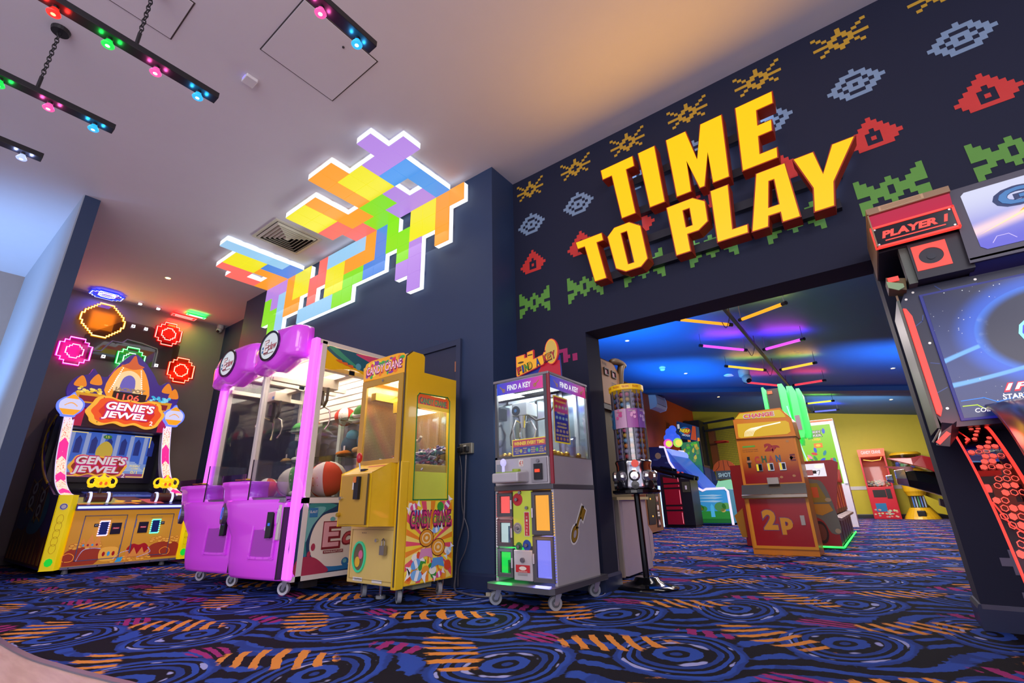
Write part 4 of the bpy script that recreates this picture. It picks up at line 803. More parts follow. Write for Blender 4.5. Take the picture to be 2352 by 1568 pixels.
# lower pods
def plan(u, z, mx):                                                    # protrusion of the moulded body
    return mx*(min(1, max(0, u/.16))**.6)*(1-.82*max(0, (u-.30)/.70)**1.4)
for mx0, mx1 in ((-5.385, -4.52), (-4.48, -3.735)):
    w = mx1-mx0; o = None; b = MB(pk); b.smooth = True; NS = 22; R = []
    for z, g, lo in ((.118, .10, .03), (.14, .115, .02), (.25, .13, .0), (.42, .135, .0), (.47, .15, -.045), (.56, .185, -.07), (.66, .20, -.075), (.70, .20, -.075)):
        ring = [(mx0+w*(lo+(1-lo)*k/NS), 2.05-plan(k/NS, z, g), z) for k in range(NS+1)]+[(mx1, 2.06, z), (mx0+w*lo, 2.06, z)]; R.append(ring)
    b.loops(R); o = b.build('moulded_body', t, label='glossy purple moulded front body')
    c = MB(pk); c.smooth = True; R = []
    for z, g, ue in ((.66, .20, .52), (.74, .21, .46), (.80, .215, .45), (.815, .235, .46), (.845, .235, .46), (.85, .225, .455)): R.append([(mx0+w*(-.075+(ue+.075)*k/NS), 2.06-g*(min(1, max(0, (k/NS)/.18))**.6)*(1-.25*max(0, (k/NS-.5)/.5)), z) for k in range(NS+1)]+[(mx0+w*ue, 2.06, z), (mx0-w*.075, 2.06, z)])
    c.loops(R); k = c.build('control_deck', t)
    for q, cc in ((.10, 'e8b020'), (.28, 'e8b020')): MB(M('deck knob black', '1a1418', .35)).cyl((mx0+w*q, 1.93, .85), (mx0+w*q, 1.93, .863), .045, n=18).build('button_ring', k); MB(E('deck knob amber', 'e8a820', .5)).cyl((mx0+w*q, 1.93, .863), (mx0+w*q, 1.93, .874), .032, n=16).build('button', k)
    MB(glass('pink acrylic', 'f4c8ff', .08)).prism([(mx0-w*.07, 1.84), (mx0+w*.45, 1.86), (mx0+w*.45, 1.866), (mx0-w*.07, 1.846)], 'z', .85, .905).build('deck_guard', k)
    MB(glass('clear acrylic')).box(mx0+w*.47, mx0+w*.475, 1.9, 2.06, .70, 1.02).build('side_guard', t); MB(M('guard edge', '2a2226', .4)).box(mx0+w*.468, mx0+w*.478, 1.895, 1.902, .70, 1.02).build('guard_edge', t)
    MB(M('steel ledge', '8e8a90', .3, .8)).prism([(mx0+w*.46, 1.93), (mx1, 2.0), (mx1, 2.06), (mx0+w*.46, 2.06)], 'z', .685, .72).build('tray_ledge', t, bevel=.01)
    rc = Vector((mx0+w*.055, 2.05-.165, .60)); ax = Vector((-.25, -1, .05)); g = MB(M('speaker grey', '57505c', .35, .3)); g.lathe([(.045, .03), (.055, .034), (.085, .03), (.09, .0), (.0, -.03)], rc, ax, 26); s = g.build('speaker', o)
    MB(E('speaker blue', '3a5cff', 1.6)).lathe([(.044, .028), (.047, .034), (.05, .028)], rc, ax, 24, False).build('light_ring', s); MB(M('speaker core', '171a2a', .3)).lathe([(.044, .02), (.0, .026)], rc, ax, 22).build('speaker_cone', s)
    F = FY(2.005, 0, 0); yy = .55; d = MB(E('prize door shade', 'a832b8', .12, 'a23cb0')); ux0, ux1 = mx0+w*.58, mx0+w*.90  # no real recess: its shade is put into the darker door colour
    n0 = Vector((ux0, 2.05-plan(.58, .5, .135)-.004, 0)); n1 = Vector((ux1, 2.05-plan(.90, .5, .135)-.004, 0)); uax = (n1-n0); FF = Fr(n0, uax, Z); L = uax.length
    rp = smoothpts([(0, .30), (.02, .275), (L-.02, .275), (L, .30), (L, .60), (L-.02, .63), (.05, .63), (.02, .60)], 3, True); d.fpoly(FF, rp, .006, None, 0); pd = d.build('prize_door', o, label='purple prize door, darkened to look recessed')
    MB(pk).fstroke(FF, rp, .016, .014, None, 0, True).build('door_surround', pd)
    MB(M('coin mech black', '17161c', .4)).frect(FF, L-.075, .42, L-.02, .60, .03, None, 0).build('coin_mech', pd, bevel=.006); MB(E('coin mech blue', '3a6ae0', .8)).frect(FF, L-.06, .505, L-.04, .525, .034, None, .03).build('coin_button', pd)
    q = MB(M('warning red', 'd83a3a', .4))
    for r in range(2): q.frect(FF, L-.15, .565-r*.022, L-.085, .58-r*.022, .009)
    q.frect(FF, L-.12, .47, L-.09, .53, .009, M('label lilac', 'd8b0e0', .5)); q.build('door_label', pd)
    MB(M('gap dark', '2a1830', .6)).box(mx1-.002, mx1+.02, 2.0, 2.06, .13, .64).build('side_gap', t)
MB(cw).box(-3.80, -3.765, 1.99, 2.05, .40, .66).build('lock_plate', t, bevel=.008); MB(M('reflector', 'e8e4ea', .1)).fcirc(FY(1.99, -3.78, .575), 0, 0, .013, .055, .008, None, 0).build('lock_window', t)
for x, y in ((-3.84, 2.14), (-4.69, 2.13), (-5.54+.2, 2.13), (-3.84, 2.88), (-5.3, 2.88)): caster(t, x, y, .047, .11, 'white', .5)
MB(M('under dark', '141218', .6)).box(-3.75, -3.68, 2.2, 2.32, .05, .1).build('under_bracket', t)
# plush prizes: plain round cushions
def plush(c, r, cols, lab, style, rz=0, tilt=0):
    p = thing('plush_toy', lab, 'plush toy', c, 'plush prizes in the purple crane'); R = Matrix.Rotation(rz, 3, 'Z') @ Matrix.Rotation(tilt, 3, 'X'); c = Vector(c)
    fab = lambda k, q: M('plush '+q, q, .9, bump=.3)
    b = MB(fab(0, cols[0])); b.smooth = True
    if style == 'ball':
        b.ball(c, (r*1.12, r, r*.98), 22, 14, R); b.build('body', p)
        for j in range(3):                                             # beach-ball panels
            q = MB(fab(1, cols[1])); q.smooth = True; a0 = j*2*pi/3; rings = []
            for s in range(9):
                th = pi*(.06+.88*s/8); rings.append([c+R @ Vector((1.135*r*sin(th)*cos(a0+.95*v/4), 1.015*r*sin(th)*sin(a0+.95*v/4), -1.0*r*cos(th))) for v in range(5)])
            q.loops(rings, False, False); q.build('panel', p)
    elif style == 'dome':
        b.lathe([(r*1.05, -.1*r), (r*1.0, .2*r), (r*.8, .55*r), (r*.45, .8*r), (0, .88*r)], c, R @ Z, 20); b.build('cap', p)
        q = MB(fab(1, cols[1])); q.smooth = True; q.tube([c+R @ Vector((cos(a)*r*1.02, sin(a)*r*1.02, -.1*r)) for a in [2*pi*j/18 for j in range(18)]], r*.22, 8, True); q.build('rim', p)
        q = MB(fab(2, cols[2])); q.smooth = True; q.ball(c-(R @ Z)*r*.2, (r*.85, r*.85, r*.5), 18, 10, R); q.build('underside', p)
    else:
        b.ball(c, (r, r*.85, r*1.05), 18, 12, R); b.build('body', p); q = MB(fab(1, cols[1])); q.smooth = True; q.ball(c+R @ Vector((r*.35, 0, r*.85)), r*.62, 16, 10, R); q.build('head', p)
        q = MB(fab(2, cols[2])); q.smooth = True
        for s in (-1, 1): q.ball(c+R @ Vector((s*r*.5, -r*.6, -r*.75)), (r*.45, r*.55, r*.28), 14, 8, R)
        q.build('feet', p); MB(M('swing tag', 'e6e2dc', .6)).box(c.x+.3*r, c.x+.55*r, c.y-r*.95, c.y-r*.93, c.z-.5*r, c.z-.1*r).build('swing_tag', p)
RD, CR, GN, TE, OR, SK = 'd8432a', 'e9e0d2', '4f9a4a', '3f6680', 'e07a28', 'd9a866'
plush((-3.82, 2.40, .865), .15, (RD, CR), 'large red and cream panelled ball cushion in front of the others on the deck', 'ball', .3, .2)
plush((-4.10, 2.27, .85), .13, (CR, GN), 'cream and green panelled ball cushion lying left of the large red one', 'ball', 1.2, -.3)
plush((-3.74, 2.74, .86), .14, (RD, CR), 'red and cream panelled ball cushion behind the large one on the deck', 'ball', 2.0, .5)
plush((-3.80, 2.165, .80), .075, ('c23a22', 'e8c62e', CR), 'small red toy with a yellow head at the glass corner', 'bird', .2)
plush((-4.35, 2.36, .83), .11, (RD, CR), 'red cushion behind the right control deck', 'ball', .6); plush((-4.25, 2.62, .83), .11, (CR, RD), 'cream and red panelled ball cushion near the mirror', 'ball', .6)
plush((-4.95, 2.45, .82), .105, ('c8383a', CR), 'crimson cushion in the left half of the deck', 'ball', 2.6); plush((-5.2, 2.4, .80), .09, ('e8d020', CR), 'yellow cushion at the far left of the deck', 'ball', .9)
plush((-3.77, 2.76, 1.215), .115, (TE, '5aa0b8', 'd8a870'), 'slate blue toy with pale feet on the lower glass shelf', 'bird', .2); plush((-3.78, 2.52+.06, 1.20), .0, (TE, TE, OR), 'x', 'bird') if 0 else None
plush((-4.08, 2.78, 1.20), .105, ('38566e', '5a98b0', OR), 'slate blue toy with orange feet further left on the lower shelf', 'bird', -.2)
plush((-4.9, 2.78, 1.20), .105, ('a8a49c', 'c8c4bc', CR), 'grey toy on the lower glass shelf of the left half', 'bird', .4); plush((-5.15, 2.78, 1.20), .10, ('32384a', '3f4660', 'c89a60'), 'dark navy toy on the lower shelf at far left', 'bird', -.4)
plush((-3.76, 2.84, 1.475), .082, (RD, CR, SK), 'red domed cushion with cream rim on the upper shelf', 'dome', .3, .5); plush((-3.76, 2.66, 1.475), .082, (GN, CR, SK), 'green domed cushion at the front end of the upper shelf', 'dome', .3, .5)
plush((-4.02, 2.80, 1.475), .085, (GN, CR, SK), 'green domed cushion behind the uprights on the upper shelf', 'dome', .3, .5); plush((-4.25, 2.80, 1.51), .095, ('c92a20', 'd8d0c8'), 'bright red round cushion on the upper shelf', 'ball', .8)
plush((-4.85, 2.80, 1.475), .085, ('c92a20', CR, SK), 'crimson domed cushion on the upper shelf of the left half', 'dome', .2, .4); plush((-5.1, 2.80, 1.475), .085, (GN, CR, SK), 'green domed cushion on the upper shelf at far left', 'dome', .2, .4)

# ------------------------------------------------------------------ the yellow sweet crane (faces -Y)
t = thing('crane_machine', 'narrow yellow CANDY CRANE machine on grey castors in front of the navy door', 'crane machine', (-3.01, 2.58, 0))
ye = M('crane yellow', 'e2b61c', .38, coat=.2); yo = M('crane ochre', 'b98f2c', .4); yc = M('crane cream yellow', 'd9bc68', .4); yl2 = M('crane lemon', 'c9cc4a', .4)
x0, x1, y0, y1 = -3.29, -2.73, 2.30, 2.85
b = MB(yc).box(x0, x1-.02, y0+.01, y1, .11, .93); b.build('lower_cabinet', t, bevel=.006)
b = MB(ye).prism([(y0+.01, .93), (y0+.01, 1.64), (y0, 1.74), (y0+.06, 1.79), (2.46, 1.79), (2.48, 1.77), (2.48, 1.64), (y1, 1.645), (y1, .11), (2.37, .11), (2.37, .93)], 'x', x1-.03, x1, [[(2.42, .67), (2.775, .672), (2.775, 1.45), (2.75, 1.478), (2.44, 1.465), (2.42, 1.44)]]); b.build('side_panel', t)
MB(ye).box(x1-.045, x1+.002, y0-.004, 2.37, .095, .94).build('corner_stile', t, bevel=.006)
tr2 = MB(M('rubber trim', '3a2e1e', .6)); tr2.tube([(x1-.012, y0-.006, .115), (x1-.012, y0-.006, 1.70), (x1-.012, y0+.0, 1.745), (x1-.012, y0+.055, 1.795)], .006, 6); tr2.build('edge_trim', t)
MB(ye).prism([(y0+.01, .93), (y0+.01, 1.64), (y0, 1.74), (y0+.06, 1.79), (2.46, 1.79), (2.48, 1.64), (y1, 1.645), (y1, .93)], 'x', x0, x0+.02).build('side_panel', t)
MB(ye).prism([(y0, 1.74), (y0+.06, 1.79), (2.46, 1.79), (2.48, 1.77), (2.48, 1.645), (y1, 1.645), (y1, 1.62), (y0+.01, 1.62)], 'x', x0+.02, x1-.03).build('roof', t)
MB(ye).box(x0+.02, x1-.03, y1-.015, y1, .93, 1.62).build('back_panel', t)
F = FY(y0+.004); hp = [(x0+.015, 1.625), (x1-.02, 1.61), (x1-.02, 1.74), (x1-.05, 1.775), (x1-.12, 1.785), (x0+.11, 1.785), (x0+.04, 1.77), (x0+.015, 1.72)]
q = MB(E('candy marquee', 'f2a41c', .75)).fpoly(F, hp, .008, None, -.004); o = q.build('marquee', t); rnd = random.Random(5); q = MB(E('candy marquee', ''))
for k in range(42): q.fcirc(F, x0+.06+rnd.random()*.44, 1.635+rnd.random()*.125, .012+rnd.random()*.022, .010+rnd.random()*.014, .009+k*.00003, E('confetti %d' % (k % 5), ('e0305a', '3aa848', 'f6e04a', 'f07820', '8a3a98')[k % 5], .7), n=9)
q.ftext(F, 'CANDY CRANE', -3.01, 1.695, .46, .085, .011, E('candy plum', '8a1e5a', .5), .05); q.ftext(F, 'CANDY CRANE', -3.01, 1.697, .44, .068, .0125, E('candy text', 'f4b8d0', .9), .01); q.build('marquee_face', o)
fr = MB(yo).prism([(x0+.02, .93), (x1-.03, .93), (x1-.03, 1.612), (x0+.02, 1.612)], 'y', y0-.006, y0+.012, [[(x0+.075, .965), (x1-.085, .965), (x1-.085, 1.56), (x0+.075, 1.56)]]); o = fr.build('door_frame', t, bevel=.003)
MB(gl).box(x0+.075, x1-.085, y0+.002, y0+.006, .965, 1.56).build('door_glass', o); MB(chrome).cyl((-3.0, y0-.006, 1.585), (-3.0, y0-.016, 1.585), .01).build('lock', o)
MB(gl).box(x1-.018, x1-.014, 2.42, 2.775, .87, 1.475).build('side_glass', t); MB(yl2).box(x1-.022, x1-.012, 2.425, 2.775, .672, .872).build('side_infill', t)
MB(M('window gasket', '1f7a3c', .5)).fstroke(FX(x1), [(2.42, .67), (2.775, .672), (2.775, 1.45), (2.75, 1.478), (2.44, 1.465), (2.42, 1.44)], .008, .003, None, 0, True).build('window_gasket', t)
F = FX(x1-.012); q = MB(E('candy header', 'e8581e', .5)).frect(F, 2.425, 1.36, 2.775, 1.465, .002); q.frect(F, 2.425, 1.355, 2.775, 1.385, .0026, E('candy header y', 'f0c020', .5)); q.ftext(F, 'CANDY CRANE', 2.60, 1.415, .30, .055, .003, E('candy plum', ''), .05); q.ftext(F, 'CANDY CRANE', 2.60, 1.416, .28, .042, .0036, E('candy green', '4aa84a', .6), .01); q.build('window_header', t)
# prismatic foil on the inner back and far wall
fm = bpy.data.materials.new('prism foil'); fm.use_nodes = True; e = Ex(fm.node_tree); g = fm.node_tree.nodes.new('ShaderNodeNewGeometry'); sp = fm.node_tree.nodes.new('ShaderNodeSeparateXYZ'); fm.node_tree.links.new(g.outputs['Position'], sp.inputs[0]); e.v.update(x=sp.outputs[0], y=sp.outputs[1], z=sp.outputs[2])
e('a=ss(sin((x+y+z)*260)*sin((x+y-z)*260),-.2,.4,0,1)\nh=frac((x+y)*2.2+z*1.3)')
cr_ = fm.node_tree.nodes.new('ShaderNodeValToRGB'); fm.node_tree.links.new(e.v['h'], cr_.inputs[0]); el = cr_.color_ramp.elements; el[0].color = (*lin('c9a86a'), 1); el[1].color = (*lin('d8c088'), 1)
for p_, cc in ((.35, 'b8905a'), (.55, 'd6c890'), (.7, '9ab878'), (.82, 'c88a7a')): q = el.new(p_); q.color = (*lin(cc), 1)
bb = fm.node_tree.nodes['Principled BSDF']; fm.node_tree.links.new(e.mix(e.v['a'], '8a6e48', cr_.outputs[0]), bb.inputs['Base Color']); bb.inputs['Metallic'].default_value = .6; bb.inputs['Roughness'].default_value = .3
MB(fm).box(x0+.021, x0+.026, y0+.02, y1-.02, .9, 1.6).build('foil_lining', t); MB(fm).box(x0+.03, x1-.04, y1-.02, y1-.016, .9, 1.6).build('foil_lining', t)
MB(M('sweet floor', '4a4040', .6)).box(x0+.02, x1-.03, y0+.02, y1-.015, .85, .87).build('sweet_floor', t)
lamp('AREA', 'sweet_crane_lamp', (-3.0, 2.55, 1.61), 13, (1, .95, .82), .4, (-3.0, 2.55, 0)); MB(E('tube white', 'fffbe8', 4)).cyl((-3.1, 2.45, 1.605), (-2.85, 2.45, 1.605), .01, n=8).build('lamp_tube', t)
o = MB(ye).box(-3.12, -2.98, 2.50, 2.64, 1.36, 1.46).build('trolley', t, bevel=.004); MB(chrome).cyl((-3.27, 2.53, 1.50), (-2.77, 2.53, 1.50), .008, n=8).build('rail', o); MB(chrome).cyl((-3.27, 2.60, 1.50), (-2.77, 2.60, 1.50), .008, n=8).build('rail', o); MB(ye).box(-3.22, -3.16, 2.3+.05, 2.8, 1.46, 1.52).build('gantry', o)
k = MB(M('winch black', '1d1c20', .4)).box(-3.08, -3.00, 2.53, 2.60, 1.02, 1.18); k.m(chrome)
for dx in (-.02, .02): k.cyl((-3.04+dx, 2.565, 1.18), (-3.04+dx, 2.565, 1.37), .012, n=10)
k.build('grabber', t); MB(M('grabber cable', 'b8a894', .5)).tube([(-3.0, 2.56, 1.30), (-2.96, 2.55, 1.2), (-2.9, 2.54, 1.12), (-2.82, 2.53, 1.11), (-2.78, 2.52, 1.14)], .012, 7).build('cable', t)
# control box, lower door, art
b = MB(ye).prism([(y0+.01, .50), (2.085, .505), (2.085, .855), (y0-.05, .925), (y0+.01, .925)], 'x', -3.13, -2.785); o = b.build('control_box', t, bevel=.006); MB(yo).box(-3.115, -2.80, 2.073, 2.086, .515, .845).build('box_door', o, bevel=.003)
MB(M('coin mech black')).box(-2.93, -2.88, 2.05, 2.075, .68, .83).build('coin_mech', o); MB(M('orange bezel', 'd8742a', .4)).box(-2.935, -2.905, 2.045, 2.055, .79, .83).build('coin_bezel', o); MB(M('label white', 'dcd6cc', .5)).box(-2.975, -2.945, 2.071, 2.073, .745, .80).build('coin_label', o)
MB(chrome).cyl((-3.09, 2.073, .69), (-3.09, 2.055, .69), .013).build('lock', o); MB(M('brass', 'd8b84a', .3, .9)).cyl((-3.10, 2.073, .58), (-3.10, 2.05, .58), .014).build('knob', o); MB(M('piano hinge', '5a4a2c', .5, .5)).cyl((-2.798, 2.07, .515), (-2.798, 2.07, .845), .006, n=8).build('hinge', o)
MB(M('cover red', 'b83a28', .4)).hexa([(-3.0, 2.10, .853), (-2.80, 2.10, .853), (-2.80, 2.22, .908), (-3.0, 2.22, .908)], [(-3.0, 2.10, .858), (-2.80, 2.10, .858), (-2.80, 2.22, .913), (-3.0, 2.22, .913)]).build('instruction_plate', o)
j = MB(chrome).cyl((-3.02, 2.16, .875), (-3.03, 2.15, .95), .006, n=8); j.m(M('joystick red', 'b01c24', .3)); j.smooth = True; j.lathe([(.008, 0), (.018, .015), (.022, .045), (.014, .07), (0, .075)], (-3.03, 2.15, .935), n=14); j.build('joystick', o); MB(M('button black', '1a1a1c', .4)).box(-2.965, -2.915, 2.12, 2.15, .865, .887).build('button', o)
F = FY(y0+.008); q = MB(M('hatch seam', 'a88c48', .5)).fstroke(F, [(-3.02+.0, .14), (x1-.05, .14), (x1-.05, .47), (-3.26, .47), (-3.26, .14)], .003, .002, None, 0, True); o = q.build('service_door', t)
MB(chrome).cyl((-2.96, y0+.01, .40), (-2.96, y0-.008, .40), .012).build('lock', o); p = MB(M('padlock steel', '9a948a', .35, .8)).box(-2.885, -2.835, y0-.03, y0-.005, .31, .37); p.tube([(-2.875, y0-.018, .37), (-2.875, y0-.018, .40), (-2.86, y0-.018, .415), (-2.845, y0-.018, .40), (-2.845, y0-.018, .37)], .005, 6); p.build('padlock', o)
h = MB(E('hole green rim', '2fae7a', .35)).fring(F, -3.155, .285, .078, .105, .014, .01, None, -.01, 30); h.m(M('chute dark', '6a5a3c', .5)).fcirc(F, -3.155, .285, .066, .092, .003, n=24); h.fcirc(F, -3.17, .25, .03, .035, .005, M('crane yellow')); h.fcirc(F, -3.135, .30, .025, .03, .005, M('sweet pink', 'd86a8a', .5)); h.build('prize_hole', t)
q = MB(M('label white'))
q.frect(F, -3.21, .125, -3.10, .15, .002); q.frect(F, -2.99, .125, -2.88, .145, .002); q.ftext(F, 'CAUTION', -3.15, .1375, .08, .012, .003, M('ink', '222226', .5))
for k in range(3): q.frect(F, -3.14+k*.02, .445, -3.13+k*.02, .45, .002, M('ink', ''))
q.build('label', t)
F = FX(x1); q = MB(M('sweet art y', 'f0b820', .4)).frect(F, 2.372, .115, 2.835, .662, .0012)
rays = ['f6d83a', 'f08a24', 'f7e070', 'e8506a']
for k in range(40):
    a = 2*pi*k/40; r = .5; P = []
    for s in (0, 1):
        an = a+s*2*pi/40; c_, d_ = cos(an), sin(an); L = min([ (lim-cc)/v for cc, v, lim in ((2.60, c_, 2.833), (2.60, c_, 2.374), (.36, d_, .66), (.36, d_, .117)) if abs(v) > 1e-6 and (lim-cc)/v > 0]); P.append((2.60+c_*L, .36+d_*L))
    q.fpoly(F, [(2.60, .36)]+P, .0018, M('sweet ray %d' % (k % 4), rays[k % 4], .4))
for k in range(26):
    y, z = 2.40+rnd.random()*.40, .14+rnd.random()*.17; q.fcirc(F, y, z, .018+rnd.random()*.02, .018+rnd.random()*.02, .0026+k*.00005, M('sweet dot %d' % (k % 5), ('3f9a3a', 'f6e050', 'e0502a', 'f4f0e4', 'f0a030')[k % 5], .4), n=10)
q.fcirc(F, 2.70, .62, .035, .035, .0028, M('sweet dot 0')); q.fcirc(F, 2.40, .63, .02, .02, .0028, M('sweet dot 3'))
def sweet(cx, cz, a, c1, c2, s=1):                                     # a wrapped sweet
    c_, d_ = cos(a), sin(a); P = lambda pts: [(cx+(u*c_-v*d_)*s, cz+(u*d_+v*c_)*s) for u, v in pts]
    for sg in (-1, 1): q.fpoly(F, P([(sg*.03, 0), (sg*.065, .028), (sg*.06, 0), (sg*.065, -.028)]), .0042, M('sweet '+c2, c2, .4))
    q.fpoly(F, P([(.036*cos(2*pi*k/14), .024*sin(2*pi*k/14)) for k in range(14)]), .0046, M('sweet '+c1, c1, .4)); q.fpoly(F, P([(-.01, -.022), (.01, -.022), (.015, .022), (-.005, .022)]), .005, M('sweet '+c2))
sweet(2.47, .24, .5, '6aa8e8', 'f4f4f8', 1.3); sweet(2.48, .165, -.2, '7ab0ea', 'f4f4f8', 1.5); sweet(2.43, .62, .4, 'e0508a', 'f4f0f4'); sweet(2.77, .63, 1.0, 'c83a8a', 'f4e8f0', 1.1); sweet(2.66, .46, .3, '8ac0f0', 'f4f4f8', 1.1); sweet(2.80, .30, .9, 'b0d0f0', 'e8f0f8', .9); sweet(2.70, .15, .4, 'd8508a', 'f8e8f0', .9); sweet(2.46, .60-.02, .1, '5a9ae0', 'f0f0f8', .9)
for cx, cz, c1 in ((2.565, .385, 'e0962a'), (2.685, .315, 'e8a030')):                     # round wrapped lollies in place of cartoon figures
    q.fcirc(F, cx, cz+.02, .072, .062, .0052, M('lolly rim', '5a2c14', .4)); q.fcirc(F, cx, cz+.02, .066, .056, .0056, M('lolly '+c1, c1, .4)); q.fring(F, cx, cz+.02, .045, .038, .010, .006, M('lolly cream', 'f4d8a0', .4)); q.fcirc(F, cx, cz+.02, .015, .013, .006, M('lolly cream'))
    q.fpoly(F, [(cx-.05, cz-.05), (cx+.05, cz-.05), (cx+.07, cz-.12), (cx, cz-.10), (cx-.07, cz-.12)], .0054, M('lolly wrap '+c1, 'd890b8' if cx < 2.6 else '5a98d8', .4))
q.ftext(F, 'CANDY CRANE', 2.605, .535, .42, .13, .0060, M('art plum', '6a1450', .4), .06); q.ftext(F, 'CANDY CRANE', 2.605, .538, .40, .105, .0066, M('art candy pink', 'd8407a', .4), .02); q.ftext(F, 'CANDY CRANE', 2.605, .528, .385, .05, .0072, M('art candy green', '4a9a3a', .4), .0); q.build('side_graphic', t)
for x, y in ((-2.80, 2.395), (-3.22, 2.42), (-2.80, 2.78), (-3.2, 2.78)): caster(t, x, y, .042, .11, 'grey', -.5)
MB(chrome).cyl((-3.06, 2.45, .02), (-3.06, 2.45, .11), .012).build('levelling_foot', t); MB(M('foot grey', '8a8a90', .5)).cyl((-3.06, 2.45, 0), (-3.06, 2.45, .02), .035).build('foot_pad', t)
MB(M('under box', '8a8574', .5)).box(-2.86, -2.78, 2.5, 2.68, .07, .11).build('under_box', t)
s = MB(M('sweet w0', '6a4a78', .35)); cols = ['6a4a78', '8a4a5a', '4a6a9a', 'b8a8b8', '7a3a6a', '3a7a7a', 'c0b8c8', '9a5a48', '5a4a8a']
for k in range(620):                                                    # loose wrapped sweets: nobody could count them
    x, y = x0+.05+rnd.random()*.47, y0+.05+rnd.random()*.45; z = .885+rnd.random()*(.06+.20*((y-y0)/.55)*(.35+.65*(x-x0)/.56)); a = rnd.random()*pi; d = Vector((cos(a), sin(a), rnd.uniform(-.5, .5))).normalized(); L = rnd.uniform(.02, .045); s.m(M('sweet w%d' % (k % 9), cols[k % 9], .3)); n_ = d.orthogonal().normalized()*.011; m_ = d.cross(n_)
    c = Vector((x, y, z)); s.hexa([c-d*L-n_-m_*.4, c+d*L-n_-m_*.4, c+d*L+n_-m_*.4, c-d*L+n_-m_*.4], [c-d*L-n_+m_*.4, c+d*L-n_+m_*.4, c+d*L+n_+m_*.4, c-d*L+n_+m_*.4])
sw = s.build('loose_sweets', kind='stuff'); tag(sw, 'heap of small wrapped sweets in foil colours behind the yellow crane\'s glass', 'sweets')

# ------------------------------------------------------------------ the grey key machine (faces -Y)
t = thing('prize_machine', 'grey FIND A KEY prize machine with coloured locker doors on a wheeled plinth', 'prize machine', (-1.98, 3.0, 0))
gy = M('key grey', 'b5b0b4', .35, .15); gd = M('key dark grey', '55545a', .4, .3); x0, x1, y0, y1 = -2.225, -1.73, 2.755, 3.33
MB(gd).prism([(-2.235, 2.67), (-2.21, 2.645), (-1.725, 2.645), (-1.70, 2.67), (-1.70, 3.39), (-2.235, 3.39)], 'z', .102, .134).build('plinth', t, bevel=.004)
MB(gy).box(x0, x0+.02, y0, y1, .134, .72).build('side_panel', t); sp_ = MB(gy).box(x1-.02, x1, y0, y1, .134, .72).build('side_panel', t)
MB(gy).box(x0+.02, x1-.02, y1-.02, y1, .134, .72).build('back_panel', t); MB(gd).box(x0-.002, x1+.004, y0-.012, y1, .715, .75).build('belt', t, bevel=.004)
MB(gy).box(x0+.02, x1-.02, y0+.2, y1-.02, .134, .16).build('locker_floor', t)
F = FX(x1); q = MB(M('key gold', 'b8962e', .35, .5)); A = Vector((2.98, .40)); Bv = Vector((3.13, .60)); d = (Bv-A).normalized(); n = Vector((-d.y, d.x))
ol = MB(M('key outline', 'eeeae4', .5)); 
for mb, gw, h, mt in ((q, .012, .001, 'key outline'), (q, 0, .002, 'key ink'), (q, -.005, .003, 'key gold')):
    m = M(mt, {'key outline': 'eeeae4', 'key ink': '4a3a1c', 'key gold': 'b8962e'}[mt], .4)
    c = A+d*.03; q.fpoly(F, [tuple(c+d*((.062+gw)*cos(2*pi*k/20))+n*((.042+gw)*sin(2*pi*k/20))) for k in range(20)], h, m); q.fpoly(F, [tuple(A+d*.07+n*(.013+gw)), tuple(A+d*.07-n*(.013+gw)), tuple(Bv+d*gw-n*(.013+gw)), tuple(Bv+d*gw+n*(.013+gw))], h, m); q.fpoly(F, [tuple(A+d*(.17-gw)-n*.0), tuple(A+d*(.25+gw)), tuple(A+d*(.255+gw)-n*(.055+gw)), tuple(A+d*(.165-gw)-n*(.055+gw))], h, m)
q.fpoly(F, [tuple(A+d*.03+d*(.028*cos(2*pi*k/16))+n*(.017*sin(2*pi*k/16))) for k in range(16)], .004, M('key grey')); q.build('key_graphic', sp_)
# locker doors
DR = [(-2.205, -2.07, .545, .70, 'ff5a55', .95), (-2.205, -2.07, .355, .525, 'cfe8ee', .75), (-2.205, -2.07, .165, .34, '28e85a', .95), (-1.905, -1.745, .435, .70, 'ffb01e', .95), (-1.905, -1.745, .152, .42, '8a8cff', .95)]
for i, (a, c2, z0, z1, col, s) in enumerate(DR):
    fw = .022; o = MB(gd).prism([(a, z0), (c2, z0), (c2, z1), (a, z1)], 'y', y0-.01, y0+.012, [[(a+fw, z0+fw), (c2-fw, z0+fw), (c2-fw, z1-fw), (a+fw, z1-fw)]]).build('locker_door', t, bevel=.003)
    MB(gl).box(a+fw, c2-fw, y0-.002, y0, z0+fw, z1-fw).build('door_glass', o)
    hx = c2-.006 if a < -2 else a+.006; MB(M('hinge pale', 'cfcad4', .3, .6)).cyl((hx, y0-.016, (z0+z1)/2-.03), (hx, y0-.016, (z0+z1)/2+.03), .007, n=8).build('hinge', o)
    bx = MB(E('locker lining '+col, col, s)); bx.box(a+.005, c2-.005, y0+.15, y0+.16, z0+.005, z1-.005); bx.box(a+.005, a+.01, y0+.014, y0+.15, z0+.005, z1-.005); bx.box(c2-.01, c2-.005, y0+.014, y0+.15, z0+.005, z1-.005); bx.box(a+.005, c2-.005, y0+.014, y0+.15, z0+.004, z0+.008); bx.box(a+.005, c2-.005, y0+.014, y0+.15, z1-.008, z1-.004); bx.build('locker', t, label='glowing coloured locker lining')
    lamp('AREA', 'locker_glow', ((a+c2)/2, y0-.06, z0+.02), .55, lin(col), .12, ((a+c2)/2, y0-.5, -.3))
w = MB(E('lemon panel', 'a8b43a', .3)).box(-2.065, -1.91, y0-.004, y0+.012, .36, .71); o = w.build('centre_panel', t); F = FY(y0-.004); q = MB(M('lock red', 'b8242c', .4))
